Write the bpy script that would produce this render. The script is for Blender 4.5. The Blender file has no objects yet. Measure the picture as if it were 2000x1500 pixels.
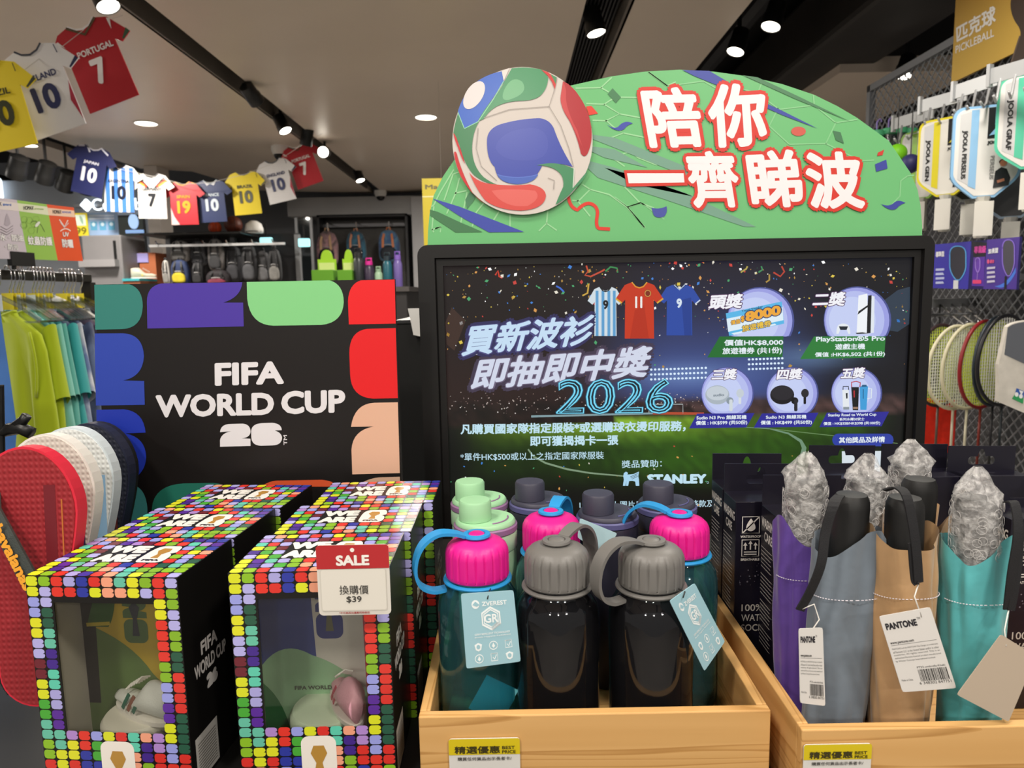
import bpy, bmesh, math, random
from mathutils import Vector, Matrix, Euler
from mathutils.geometry import tessellate_polygon

S = bpy.context.scene
COL = S.collection
rnd = random.Random(7)
PI = math.pi

# ------------------------------------------------------------------ camera
FPX, PITCH, ROLL, EYE = 1387.0, math.radians(7.1), math.radians(-1.1), 1.5
CAMROT = Matrix.Rotation(PI/2 - PITCH, 3, 'X') @ Matrix.Rotation(ROLL, 3, 'Z')
CAMLOC = Vector((0, 0, EYE))
cam = bpy.data.cameras.new('camera')
cam.sensor_fit = 'HORIZONTAL'; cam.sensor_width = 36.0; cam.lens = 36.0*FPX/2000.0
cam.clip_start = 0.02; cam.clip_end = 60
cam.dof.use_dof = True; cam.dof.focus_distance = 0.85; cam.dof.aperture_fstop = 10.0
camo = bpy.data.objects.new('camera', cam)
camo.matrix_world = Matrix.Translation(CAMLOC) @ CAMROT.to_4x4()
COL.objects.link(camo); S.camera = camo

# ------------------------------------------------------------------ view, world, lights
S.view_settings.view_transform = 'Standard'; S.view_settings.look = 'None'
S.view_settings.gamma = 1.0; S.view_settings.use_curve_mapping = False
EXPO = 0.0
S.view_settings.exposure = EXPO
GLOW = 2.0**(-EXPO)
wd = bpy.data.worlds.new('world'); S.world = wd; wd.use_nodes = True
wd.node_tree.nodes['Background'].inputs[0].default_value = (1.0, 0.95, 0.90, 1)
wd.node_tree.nodes['Background'].inputs[1].default_value = 0.35

def area(name, loc, size, power, col=(1, .93, .84), rot=(0, 0, 0), spread=180):
    l = bpy.data.lights.new(name, 'AREA'); l.shape = 'DISK'; l.size = size; l.energy = power; l.color = col
    l.spread = math.radians(spread)
    o = bpy.data.objects.new(name, l); o.location = loc; o.rotation_euler = rot; COL.objects.link(o); return o
def spot(name, loc, target, power, ang=50, blend=.6, rad=.05, col=(1, .94, .86)):
    l = bpy.data.lights.new(name, 'SPOT'); l.energy = power; l.spot_size = math.radians(ang); l.spot_blend = blend
    l.shadow_soft_size = rad; l.color = col
    o = bpy.data.objects.new(name, l); o.location = loc
    o.rotation_euler = (Vector(target)-Vector(loc)).to_track_quat('-Z', 'Y').to_euler(); COL.objects.link(o); return o
# shop ceiling lamps overhead; the rear row is added fill for carton interiors
for i, (x, y, p) in enumerate([(-1.5, -2.6, 34), (0.0, -2.9, 34), (1.5, -2.6, 34), (-.8, -.5, 25), (.8, -.5, 25), (-.65, .45, 13), (.75, .45, 13)]):
    area('ceiling_area_light', (x, y, 2.79), .28, p)
# lamps over the rest of the shop floor
for i, (x, y, p) in enumerate([(-3.2, 2.6, 50), (-3.0, 5.2, 46), (-.4, 3.4, 46), (-.8, 6.6, 56), (1.1, 1.9, 17), (2.4, 4.6, 44), (-5.2, 5.0, 34)]):
    area('ceiling_area_light', (x, y, 2.74), .25, p)

# ------------------------------------------------------------------ pixel helpers (photo frame 2000x1500)
def ray(px, py):
    return CAMROT @ Vector(((px-1000.0)/FPX, (750.0-py)/FPX, -1.0))
def at(px, py, Y):
    d = ray(px, py); return CAMLOC + d*(Y/d.y)
def atz(px, py, Z):
    d = ray(px, py); return CAMLOC + d*((Z-EYE)/d.z)
def atx(px, py, X):
    d = ray(px, py); return CAMLOC + d*(X/d.x)

class Frame:
    """a plane: origin, u to the right, w up, y away from the viewer"""
    def __init__(s, o, u, w=Vector((0, 0, 1))):
        s.o = Vector(o); s.u = Vector(u).normalized(); w = Vector(w)
        s.w = (w - s.u*w.dot(s.u)).normalized(); s.y = s.w.cross(s.u)
        s.m = Matrix(((s.u.x, s.y.x, s.w.x, s.o.x), (s.u.y, s.y.y, s.w.y, s.o.y), (s.u.z, s.y.z, s.w.z, s.o.z), (0, 0, 0, 1)))
    def uv(s, p):
        d = ray(*p); t = (s.o-CAMLOC).dot(s.y)/d.dot(s.y); q = CAMLOC+d*t-s.o
        return (q.dot(s.u), q.dot(s.w))
def vframe(p0, Y0, p1=None, Y1=None):
    """upright plane through two photo points at two distances; origin at the first"""
    a = at(p0[0], p0[1], Y0)
    if p1 is None: return Frame(a, (1, 0, 0))
    b = at(p1[0], p1[1], Y1); u = b-a; u.z = 0
    return Frame(a, u)

# ------------------------------------------------------------------ colour and materials
def lin(c):
    if isinstance(c, str):
        c = c.lstrip('#'); c = tuple(int(c[i:i+2], 16) for i in (0, 2, 4))
    r = []
    for v in c:
        v = v/255.0; r.append(v/12.92 if v <= .04045 else ((v+.055)/1.055)**2.4)
    return (r[0], r[1], r[2], 1.0)
MC = {}
def mat(c, rough=.5, metal=0.0, key='', noise=0.0, nscale=40, bump=0.0, bscale=200, coat=0.0, spec=.5, sheen=0, alpha=1.0, trans=0.0, ior=1.45, emit=0.0):
    k = (str(c), rough, metal, key, noise, nscale, bump, bscale, coat, spec, sheen, alpha, trans, emit)
    if k in MC: return MC[k]
    m = bpy.data.materials.new(key or 'paint'); m.use_nodes = True
    nt = m.node_tree; b = nt.nodes['Principled BSDF']; L = nt.links
    col = lin(c)
    b.inputs['Base Color'].default_value = col
    b.inputs['Roughness'].default_value = rough; b.inputs['Metallic'].default_value = metal
    b.inputs['Coat Weight'].default_value = coat; b.inputs['Specular IOR Level'].default_value = spec
    b.inputs['Sheen Weight'].default_value = sheen; b.inputs['Alpha'].default_value = alpha
    b.inputs['Transmission Weight'].default_value = trans; b.inputs['IOR'].default_value = ior
    if emit: b.inputs['Emission Color'].default_value = col; b.inputs['Emission Strength'].default_value = emit*GLOW
    if noise or bump:
        tc = nt.nodes.new('ShaderNodeTexCoord')
    if noise:
        n = nt.nodes.new('ShaderNodeTexNoise'); n.inputs['Scale'].default_value = nscale; n.inputs['Detail'].default_value = 4
        L.new(tc.outputs['Object'], n.inputs['Vector'])
        mp = nt.nodes.new('ShaderNodeMapRange'); mp.inputs[1].default_value = .3; mp.inputs[2].default_value = .7
        mp.inputs[3].default_value = 1-noise; mp.inputs[4].default_value = 1+noise
        L.new(n.outputs[0], mp.inputs[0])
        mx = nt.nodes.new('ShaderNodeMix'); mx.data_type = 'RGBA'; mx.blend_type = 'MULTIPLY'; mx.inputs[0].default_value = 1
        mx.inputs[6].default_value = col; L.new(mp.outputs[0], mx.inputs[7]); L.new(mx.outputs[2], b.inputs['Base Color'])
    if bump:
        n2 = nt.nodes.new('ShaderNodeTexNoise'); n2.inputs['Scale'].default_value = bscale; n2.inputs['Detail'].default_value = 3
        L.new(tc.outputs['Object'], n2.inputs['Vector'])
        bp = nt.nodes.new('ShaderNodeBump'); bp.inputs['Strength'].default_value = bump; bp.inputs['Distance'].default_value = .002
        L.new(n2.outputs[0], bp.inputs['Height']); L.new(bp.outputs[0], b.inputs['Normal'])
    MC[k] = m; return m

def attr_mat(name, rough=.45, emit=0.0, coat=0.0, spec=.5):
    """colour from the mesh's own colour attribute: flat print, or a lit screen"""
    m = bpy.data.materials.new(name); m.use_nodes = True; nt = m.node_tree; b = nt.nodes['Principled BSDF']
    a = nt.nodes.new('ShaderNodeAttribute'); a.attribute_name = 'Col'
    if emit:
        b.inputs['Base Color'].default_value = (.01, .01, .01, 1)
        nt.links.new(a.outputs['Color'], b.inputs['Emission Color']); b.inputs['Emission Strength'].default_value = emit*GLOW
    else: nt.links.new(a.outputs['Color'], b.inputs['Base Color'])
    b.inputs['Roughness'].default_value = rough; b.inputs['Coat Weight'].default_value = coat; b.inputs['Specular IOR Level'].default_value = spec
    return m
M_PRINT = attr_mat('matt_print', .42)
M_GLOSS = attr_mat('gloss_print', .25)
M_SCREEN = attr_mat('lit_screen', .3, emit=1.0, spec=.3)
M_CLOTHP = attr_mat('cloth_print', .8, spec=.2)

def wood_mat():
    m = bpy.data.materials.new('pine_wood'); m.use_nodes = True; nt = m.node_tree; b = nt.nodes['Principled BSDF']; L = nt.links
    tc = nt.nodes.new('ShaderNodeTexCoord'); mp = nt.nodes.new('ShaderNodeMapping'); mp.inputs['Scale'].default_value = (.30, 9, 9)
    L.new(tc.outputs['Object'], mp.inputs[0])
    n = nt.nodes.new('ShaderNodeTexNoise'); n.inputs['Scale'].default_value = 1.6; n.inputs['Detail'].default_value = 3; n.inputs['Distortion'].default_value = .6
    L.new(mp.outputs[0], n.inputs['Vector'])
    mul = nt.nodes.new('ShaderNodeMath'); mul.operation = 'MULTIPLY'; mul.inputs[1].default_value = 13; L.new(n.outputs[0], mul.inputs[0])
    fr = nt.nodes.new('ShaderNodeMath'); fr.operation = 'FRACT'; L.new(mul.outputs[0], fr.inputs[0])
    cr = nt.nodes.new('ShaderNodeValToRGB'); e = cr.color_ramp.elements
    e[0].position = 0; e[0].color = lin('#d6a86a'); e[1].position = 1; e[1].color = lin('#cc9c5c')
    x = cr.color_ramp.elements.new(.75); x.color = lin('#d0a162'); x = cr.color_ramp.elements.new(.94); x.color = lin('#b6864a')
    L.new(fr.outputs[0], cr.inputs[0]); L.new(cr.outputs[0], b.inputs['Base Color'])
    b.inputs['Roughness'].default_value = .5
    n2 = nt.nodes.new('ShaderNodeTexNoise'); n2.inputs['Scale'].default_value = 14; L.new(mp.outputs[0], n2.inputs['Vector'])
    bp = nt.nodes.new('ShaderNodeBump'); bp.inputs['Strength'].default_value = .12; bp.inputs['Distance'].default_value = .001
    L.new(n2.outputs[0], bp.inputs['Height']); L.new(bp.outputs[0], b.inputs['Normal'])
    return m
WOOD = wood_mat()
def clear_mat(name, tint, gl=.1, rough=.04):
    m = bpy.data.materials.new(name); m.use_nodes = True; nt = m.node_tree
    for n in list(nt.nodes):
        if n.type == 'BSDF_PRINCIPLED': nt.nodes.remove(n)
    out = [n for n in nt.nodes if n.type == 'OUTPUT_MATERIAL'][0]
    t = nt.nodes.new('ShaderNodeBsdfTransparent'); t.inputs[0].default_value = lin(tint)
    g = nt.nodes.new('ShaderNodeBsdfGlossy'); g.inputs['Roughness'].default_value = rough
    lf = nt.nodes.new('ShaderNodeLayerWeight'); lf.inputs[0].default_value = .5; lw = nt.nodes.new('ShaderNodeMath'); lw.operation = 'POWER'; lw.inputs[1].default_value = 5; nt.links.new(lf.outputs['Facing'], lw.inputs[0])
    ad = nt.nodes.new('ShaderNodeMath'); ad.operation = 'MULTIPLY_ADD'; ad.inputs[1].default_value = .8; ad.inputs[2].default_value = gl+.02; ad.use_clamp = True
    nt.links.new(lw.outputs[0], ad.inputs[0])
    mx = nt.nodes.new('ShaderNodeMixShader'); nt.links.new(ad.outputs[0], mx.inputs[0])
    nt.links.new(t.outputs[0], mx.inputs[1]); nt.links.new(g.outputs[0], mx.inputs[2]); nt.links.new(mx.outputs[0], out.inputs[0])
    return m
CLEAR = clear_mat('clear_plastic', '#efefed', .015)
GLASS = clear_mat('shop_glass', '#c8d0d4', .05)
BLACK = mat('#161514', .55, key='black_board'); BLACKP = mat('#131313', .4, key='black_plastic')
WHITE = mat('#e8e6e2', .5, key='white'); CHROME = mat('#d8d8d8', .18, 1.0, key='chrome'); STEEL = mat('#8b8c8e', .4, .6, key='grey_steel')

# ------------------------------------------------------------------ mesh builder
class MB:
    def __init__(s): s.v = []; s.f = []; s.c = []
    def add(s, vs, fs, col=None):
        n = len(s.v); s.v += [tuple(p) for p in vs]; s.f += [tuple(i+n for i in f) for f in fs]; s.c += [col]*len(fs); return s
    def box(s, a, b, col=None, bev=0.0):
        x0, y0, z0 = a; x1, y1, z1 = b
        if bev <= 0:
            v = [(x0, y0, z0), (x1, y0, z0), (x1, y1, z0), (x0, y1, z0), (x0, y0, z1), (x1, y0, z1), (x1, y1, z1), (x0, y1, z1)]
            return s.add(v, [(0, 3, 2, 1), (4, 5, 6, 7), (0, 1, 5, 4), (1, 2, 6, 5), (2, 3, 7, 6), (3, 0, 4, 7)], col)
        bm = bmesh.new(); bmesh.ops.create_cube(bm, size=1)
        for q in bm.verts: q.co = Vector(((x0+x1)/2+q.co.x*(x1-x0), (y0+y1)/2+q.co.y*(y1-y0), (z0+z1)/2+q.co.z*(z1-z0)))
        bmesh.ops.bevel(bm, geom=bm.edges[:], offset=bev, segments=2, affect='EDGES', profile=.5)
        bm.verts.index_update(); s.add([q.co for q in bm.verts], [[q.index for q in f.verts] for f in bm.faces], col); bm.free(); return s
    def lathe(s, prof, n=32, o=(0, 0, 0), col=None, rad=None, close=True):
        vs = []; fs = []
        for i, (r, z) in enumerate(prof):
            for k in range(n):
                a = 2*PI*k/n; rr = rad(r, z, a, i) if rad else r
                vs.append((o[0]+rr*math.cos(a), o[1]+rr*math.sin(a), o[2]+z))
        for i in range(len(prof)-1):
            for k in range(n):
                k2 = (k+1) % n; fs.append((i*n+k, i*n+k2, (i+1)*n+k2, (i+1)*n+k))
        if close:
            fs.append(tuple(range(n))[::-1]); fs.append(tuple((len(prof)-1)*n+k for k in range(n)))
        return s.add(vs, fs, col)
    def tube(s, pts, r, n=8, col=None, closed=False):
        pts = [Vector(p) for p in pts]; m = len(pts); vs = []; fs = []; up = Vector((0, 0, 1)); ref = None
        for i, p in enumerate(pts):
            if closed: t = pts[(i+1) % m]-pts[i-1]
            else: t = pts[min(i+1, m-1)]-pts[max(i-1, 0)]
            t.normalize()
            if ref is None: ref = t.orthogonal().normalized()
            ref = (ref-t*ref.dot(t)); ref = ref.normalized() if ref.length > 1e-6 else t.orthogonal().normalized()
            b = t.cross(ref); rr = r[i] if isinstance(r, (list, tuple)) else r
            for k in range(n):
                a = 2*PI*k/n; vs.append(p+ref*(rr*math.cos(a))+b*(rr*math.sin(a)))
        for i in range(m if closed else m-1):
            j = (i+1) % m
            for k in range(n):
                k2 = (k+1) % n; fs.append((i*n+k, i*n+k2, j*n+k2, j*n+k))
        if not closed: fs.append(tuple(range(n))[::-1]); fs.append(tuple((m-1)*n+k for k in range(n)))
        return s.add(vs, fs, col)
    def band(s, pts, side, w, th, col=None):
        """flat strap along pts; side = width direction (vector or list)"""
        pts = [Vector(p) for p in pts]; m = len(pts); vs = []; fs = []
        for i, p in enumerate(pts):
            t = (pts[min(i+1, m-1)]-pts[max(i-1, 0)]).normalized()
            sd = Vector(side[i] if isinstance(side, list) else side); sd = (sd-t*sd.dot(t)).normalized(); nn = t.cross(sd)
            ww = (w[i] if isinstance(w, (list, tuple)) else w)/2
            for a, b in ((-1, -1), (1, -1), (1, 1), (-1, 1)): vs.append(p+sd*(ww*a)+nn*(th/2*b))
        for i in range(m-1):
            for k in range(4):
                k2 = (k+1) % 4; fs.append((i*4+k, i*4+k2, i*4+4+k2, i*4+4+k))
        fs.append((3, 2, 1, 0)); fs.append(tuple((m-1)*4+k for k in range(4)))
        return s.add(vs, fs, col)
    def prism(s, poly, y0, y1, col=None, front=True):
        """2D outline (x,z) given thickness from y0 (front) to y1 (back)"""
        n = len(poly); tri = tessellate_polygon([[Vector((p[0], p[1], 0)) for p in poly]])
        vs = [(p[0], y0, p[1]) for p in poly]+[(p[0], y1, p[1]) for p in poly]
        fs = []
        for t in tri:
            a, b, c = t
            ar = (poly[b][0]-poly[a][0])*(poly[c][1]-poly[a][1])-(poly[c][0]-poly[a][0])*(poly[b][1]-poly[a][1])
            if ar < 0: a, c = c, a
            if front: fs.append((a, b, c))
            fs.append((c+n, b+n, a+n))
        A = sum(poly[i][0]*poly[(i+1) % n][1]-poly[(i+1) % n][0]*poly[i][1] for i in range(n))
        for i in range(n):
            j = (i+1) % n
            fs.append((i, i+n, j+n, j) if A > 0 else (j, j+n, i+n, i))
        return s.add(vs, fs, col)
    def flat(s, poly, y, col=None):
        tri = tessellate_polygon([[Vector((p[0], p[1], 0)) for p in poly]]); fs = []
        for a, b, c in tri:
            ar = (poly[b][0]-poly[a][0])*(poly[c][1]-poly[a][1])-(poly[c][0]-poly[a][0])*(poly[b][1]-poly[a][1])
            fs.append((a, b, c) if ar > 0 else (c, b, a))
        return s.add([(p[0], y, p[1]) for p in poly], fs, col)
    def xf(s, m):
        s.v = [tuple(m @ Vector(p)) for p in s.v]; return s
    def mesh(s, name, material, smooth=False):
        me = bpy.data.meshes.new(name); me.from_pydata(s.v, [], s.f)
        if any(c is not None for c in s.c):
            at_ = me.color_attributes.new('Col', 'FLOAT_COLOR', 'CORNER'); buf = []
            for f, c in zip(s.f, s.c):
                if isinstance(c, list): 
                    for q in c: buf += list(q)
                else: buf += list(c or (1, 1, 1, 1))*len(f)
            at_.data.foreach_set('color', buf)
        me.materials.append(material)
        if smooth:
            me.polygons.foreach_set('use_smooth', [True]*len(me.polygons))
            if smooth is not True: me.set_sharp_from_angle(angle=math.radians(smooth))
        me.update(); return me
    def build(s, name, material, parent=None, smooth=False, m=None):
        o = bpy.data.objects.new(name, s.mesh(name, material, smooth)); COL.objects.link(o)
        if parent is not None: o.parent = parent
        if m is not None: o.matrix_local = m
        return o
def tag(o, label=None, cat=None, group=None, kind=None):
    if label: o['label'] = label
    if cat: o['category'] = cat
    if group: o['group'] = group
    if kind: o['kind'] = kind
    return o
def empty(name, m=None, loc=None, rz=0, label=None, cat=None, group=None, parent=None):
    o = bpy.data.objects.new(name, None); o.empty_display_size = .05; COL.objects.link(o)
    if parent is not None: o.parent = parent
    if m is not None: o.matrix_world = m
    elif loc is not None: o.location = loc; o.rotation_euler = (0, 0, rz)
    return tag(o, label, cat, group)
def kids(o): return [c for c in bpy.data.objects if c.parent is o]
def dup(o, parent=None, label=None, m=None):
    c = o.copy(); COL.objects.link(c); c.parent = parent
    if label: c['label'] = label
    if m is not None: c.matrix_world = m
    for k in kids(o): dup(k, c)
    return c

# ------------------------------------------------------------------ 2D shapes
def path(*seg, n=8):
    """(x,y) line, (cx,cy,x,y) quadratic, (ax,ay,bx,by,x,y) cubic"""
    P = []
    for q in seg:
        if len(q) == 2: P.append(tuple(q))
        elif len(q) == 4:
            a = P[-1]
            for i in range(1, n+1):
                t = i/n; P.append(((1-t)**2*a[0]+2*t*(1-t)*q[0]+t*t*q[2], (1-t)**2*a[1]+2*t*(1-t)*q[1]+t*t*q[3]))
        else:
            a = P[-1]
            for i in range(1, n+1):
                t = i/n; u = 1-t
                P.append((u**3*a[0]+3*u*u*t*q[0]+3*u*t*t*q[2]+t**3*q[4], u**3*a[1]+3*u*u*t*q[1]+3*u*t*t*q[3]+t**3*q[5]))
    R = []
    for p in P:
        if not R or (abs(p[0]-R[-1][0])+abs(p[1]-R[-1][1])) > 1e-7: R.append(p)
    if len(R) > 2 and abs(R[0][0]-R[-1][0])+abs(R[0][1]-R[-1][1]) < 1e-7: R.pop()
    return R
def ell(cx, cy, rx, ry=None, rot=0, n=28, a0=0, a1=360):
    ry = rx if ry is None else ry; c, s_ = math.cos(math.radians(rot)), math.sin(math.radians(rot)); R = []
    full = abs(a1-a0) >= 360; k = n if full else n+1
    for i in range(k):
        a = math.radians(a0+(a1-a0)*i/n); x, y = rx*math.cos(a), ry*math.sin(a); R.append((cx+x*c-y*s_, cy+x*s_+y*c))
    return R
def rrect(x0, y0, x1, y1, r, n=5):
    R = []
    for cx, cy, a in ((x1-r, y1-r, 0), (x0+r, y1-r, 90), (x0+r, y0+r, 180), (x1-r, y0+r, 270)):
        for i in range(n+1):
            t = math.radians(a+90*i/n); R.append((cx+r*math.cos(t), cy+r*math.sin(t)))
    return R
def strokepoly(pts, w):
    L = []; Rr = []; m = len(pts)
    for i, p in enumerate(pts):
        a = pts[max(i-1, 0)]; b = pts[min(i+1, m-1)]; dx, dy = b[0]-a[0], b[1]-a[1]; l = math.hypot(dx, dy) or 1
        ww = (w[i] if isinstance(w, (list, tuple)) else w)/2
        L.append((p[0]-dy/l*ww, p[1]+dx/l*ww)); Rr.append((p[0]+dy/l*ww, p[1]-dx/l*ww))
    return L, Rr
TXT = {}
def glyphs(body):
    if body in TXT: return TXT[body]
    c = bpy.data.curves.new('lettering', 'FONT'); c.body = body; c.size = 1; c.fill_mode = 'FRONT'; c.resolution_u = 3
    o = bpy.data.objects.new('lettering', c); me = o.to_mesh()
    vs = [(v.co.x, v.co.y) for v in me.vertices]; fs = [tuple(p.vertices) for p in me.polygons]
    o.to_mesh_clear(); bpy.data.objects.remove(o); bpy.data.curves.remove(c)
    xs = [v[0] for v in vs]; ys = [v[1] for v in vs]
    TXT[body] = (vs, fs, min(xs), max(xs), min(ys), max(ys)); return TXT[body]

class Print:
    """flat print on a frame's plane; pixel points go through the frame, local points stay in metres"""
    def __init__(s, fr=None, zf=None, eps=.0004):
        s.b = MB(); s.fr = fr; s.zf = zf or (lambda p: p); s.eps = eps; s.base = 0.0
    def mp(s, p):
        p = s.zf(p); return s.fr.uv(p) if s.fr else p
    def poly(s, pts, col, layer=1, raw=False):
        s.b.flat(pts if raw else [s.mp(p) for p in pts], s.base-layer*s.eps, lin(col)); return s
    def stroke(s, pts, w, col, layer=1, closed=False):
        if closed: pts = list(pts)+[pts[0], pts[1]]
        L, R = strokepoly(pts, w); L = [s.mp(p) for p in L]; R = [s.mp(p) for p in R]
        vs = [(p[0], s.base-layer*s.eps, p[1]) for p in L+R]; m = len(L)
        s.b.add(vs, [(i, i+1, m+i+1, m+i) for i in range(m-1)], lin(col)); return s
    def text(s, body, BL, BR, TL, col, layer=2, bold=0.0, out=None, outw=0.0, n=8):
        vs, fs, x0, x1, y0, y1 = glyphs(body)
        e = max(bold, 0); x0 -= e; x1 += e; y0 -= e; y1 += e
        B, R, T = (Vector(s.mp(p)) for p in (BL, BR, TL))
        def put(dx, dy, y, c):
            q = []
            for vx, vy in vs:
                p = B+(R-B)*((vx+dx-x0)/(x1-x0))+(T-B)*((vy+dy-y0)/(y1-y0)); q.append((p.x, y, p.y))
            s.b.add(q, fs, lin(c))
        if out:
            for k in range(12): a = 2*PI*k/12; put((bold+outw)*math.cos(a), (bold+outw)*math.sin(a), s.base-(layer-.5+k*.035)*s.eps, out)
        if bold > 0:
            for k in range(n): a = 2*PI*(k+.5)/n; put(bold*math.cos(a), bold*math.sin(a), s.base-(layer+k*.4/n)*s.eps, col)
        else: put(0, 0, s.base-layer*s.eps, col)
        return s
    def outline(s, body, BL, BR, TL, col, layer, inset, w):
        vs, fs, x0, x1, y0, y1 = glyphs(body); ed = {}
        for f in fs:
            c = (sum(vs[i][0] for i in f)/len(f), sum(vs[i][1] for i in f)/len(f))
            for i in range(len(f)):
                a, b = f[i], f[(i+1) % len(f)]; k = (min(a, b), max(a, b)); ed.setdefault(k, []).append((a, b))
        B, R, T = (Vector(s.mp(p)) for p in (BL, BR, TL)); key = lambda i: (round(vs[i][0], 4), round(vs[i][1], 4)); cnt = {}
        for k, l in ed.items():
            q = tuple(sorted((key(k[0]), key(k[1])))); cnt.setdefault(q, []).extend(l)
        bd = [l[0] for l in cnt.values() if len(l) == 1]; nr = {}
        for a, b in bd:
            d = Vector((vs[b][0]-vs[a][0], vs[b][1]-vs[a][1]))
            if d.length < 1e-6: continue
            n = Vector((-d.y, d.x)).normalized()
            for i in (a, b): nr[key(i)] = nr.get(key(i), Vector((0, 0)))+n
        pt = lambda i, o: Vector(vs[i])+(nr[key(i)].normalized() if nr[key(i)].length > 1e-6 else Vector((0, 0)))*o
        mpp = lambda v: B+(R-B)*((v.x-x0)/(x1-x0))+(T-B)*((v.y-y0)/(y1-y0))
        for a, b in bd:
            if key(a) not in nr or key(b) not in nr: continue
            q = [mpp(pt(a, inset-w/2)), mpp(pt(b, inset-w/2)), mpp(pt(b, inset+w/2)), mpp(pt(a, inset+w/2))]
            s.b.add([(p.x, s.base-layer*s.eps, p.y) for p in q], [(0, 1, 2, 3)], lin(col))
        return s
    def line(s, body, x, y, h, col, layer=2, bold=.02, align='l', shear=0, stretch=1.0, out=None, outw=0, rot=0, n=4, dy=-1):
        """baseline-left text; h = height of the lettering; dy=-1 when y runs downward (photo), +1 when upward (metres)"""
        vs, fs, x0, x1, y0, y1 = glyphs(body)
        hh = y1-y0; w = (x1-x0)/hh*h*stretch
        X = x-(w/2 if align == 'c' else w if align == 'r' else 0)
        c, sn = math.cos(rot), math.sin(rot)
        return s.text(body, (X, y), (X+w*c, y+dy*w*sn), (X+shear*h-h*sn, y+dy*h*c), col, layer, bold, out, outw, n)
    def obj(s, name, material=None, parent=None):
        return s.b.build(name, material or M_PRINT, parent)

# ================================================================== SETTING
CEIL = 2.8
def hprism(poly, z0, z1):
    n = len(poly); b = MB(); tri = tessellate_polygon([[Vector((p[0], p[1], 0)) for p in poly]]); fs = []
    for t in tri:
        a, c, d = t; fs.append((a, c, d)); fs.append((d+n, c+n, a+n))
    for i in range(n): j = (i+1) % n; fs.append((i, j, j+n, i+n))
    b.add([(p[0], p[1], z0) for p in poly]+[(p[0], p[1], z1) for p in poly], fs)
    return b
def fixn(o):
    bm = bmesh.new(); bm.from_mesh(o.data); bmesh.ops.recalc_face_normals(bm, faces=bm.faces); bm.to_mesh(o.data); bm.free(); return o
M_CEIL = mat('#cfc1b2', .42, key='satin_ceiling_panel', noise=.04, nscale=1.5)
M_VOID = mat('#0b0b0c', .7, key='black_void')
M_FLOOR = mat('#a39d96', .4, key='dark_floor_tile', noise=.15, nscale=6)
M_GREYW = mat('#7f8083', .6, key='grey_wall', noise=.05, nscale=3)
M_PALEW = mat('#9aa0a8', .6, key='pale_wall', noise=.04, nscale=3)

fl = MB().box((-9, -3, -.05), (5, 11, 0)).build('floor', M_FLOOR); tag(fl, 'grey shop floor', kind='structure')
ce = MB().box((-9, -3, 3.35), (5, 11, 3.4)).build('ceiling', M_VOID); tag(ce, 'black open ceiling void above the panels', kind='structure')
def cx(px, py): return atz(px, py, CEIL).x
X1l, X1r = cx(222, 0), cx(283, 0)
X2l, X2r = cx(1145, 0), cx(1235, 0)
X3l = cx(1470, 0)
X0 = (cx(66, 262)+cx(200, 300))/2
XM = (cx(10, 295)+cx(148, 333))/2
YB = 9.1
def cpanel(poly, th=.05):
    o = fixn(hprism(poly, CEIL, CEIL+th).build('ceiling_panel', M_CEIL, ce)); return o
cpanel([(X1r, -2), (X2l, -2), (X2l, YB), (X1r, YB)])
cpanel([(X2r, -2), (X3l, -2), (X3l, YB), (X2r, YB)])
p1_, p2_, p3_ = (atz(500, 372, CEIL), atz(375, 335, CEIL), atz(292, 329, CEIL))
cpanel([(X0, -2), (X1l, -2), (X1l, YB), (p1_.x, p1_.y), (p2_.x, p2_.y), (X0, p3_.y)])
cpanel([(XM, -2), (X0-.22, -2), (X0-.22, 8.6), (XM, 8.6)])
q0, q1 = atz(1640, 142, CEIL), atz(1725, 140, CEIL)
cpanel([(q0.x, q0.y), (q1.x+.6, q0.y), (q1.x+.6, YB), (q0.x, YB)], .09)
# sides of the light slots, a lighter grey lip
for x in (X1l, X2r):
    MB().box((x-.012, -2, CEIL), (x+.012, YB-.4, CEIL+.16)).build('slot_lip', mat('#6c655e', .6, key='slot_lip'), ce)
for x in ((X1l+X1r)/2, (X2l+X2r)/2):
    MB().box((x-.02, -2, 2.93), (x+.02, YB-.4, 2.96)).build('light_track', BLACKP, ce)
g = MB()
xm = (X2l+X2r)/2
for i in range(9): g.box((X2l+.02+i*(X2r-X2l-.04)/9, 2.9, 2.86), (X2l+.02+i*(X2r-X2l-.04)/9+.008, 6.5, 2.9))
g.build('air_grille', mat('#1d1d1e', .5, key='grille'), ce)
# ducts in the open ceiling
d = MB()
d.box((1.75, 2.3, 2.85), (2.25, 9, 3.2), bev=.03); d.build('air_duct', mat('#252220', .6, key='duct', noise=.3, nscale=3), ce)
MB().tube([(1.35, 2, 3.05), (1.4, 9, 3.05)], .07, 10).build('ceiling_pipe', mat('#17171a', .5, key='pipe'), ce)
MB().box((XM-1.3, 1.0, 2.86), (XM-1.22, 8.4, 2.9)).build('light_track', BLACKP, ce)

wb = MB().box((-9, 9.6, 0), (5, 9.7, 3.35)).build('wall_back', M_GREYW); tag(wb, 'grey back wall of the shop', kind='structure')
wr = MB().box((3.4, 1.0, 0), (3.5, 9.6, 3.35)).build('wall_right', mat('#3a3a3d', .7, key='dark_wall')); tag(wr, 'dark wall behind the racket display', kind='structure')
WLY = 7.4
xw0, xw1 = at(-300, 400, WLY).x, at(318, 400, WLY).x
wl = MB().box((xw0, WLY, 0), (xw1, WLY+.1, 2.75)).build('wall_left', M_PALEW); tag(wl, 'pale wall behind the glowing sign', kind='structure')
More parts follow.
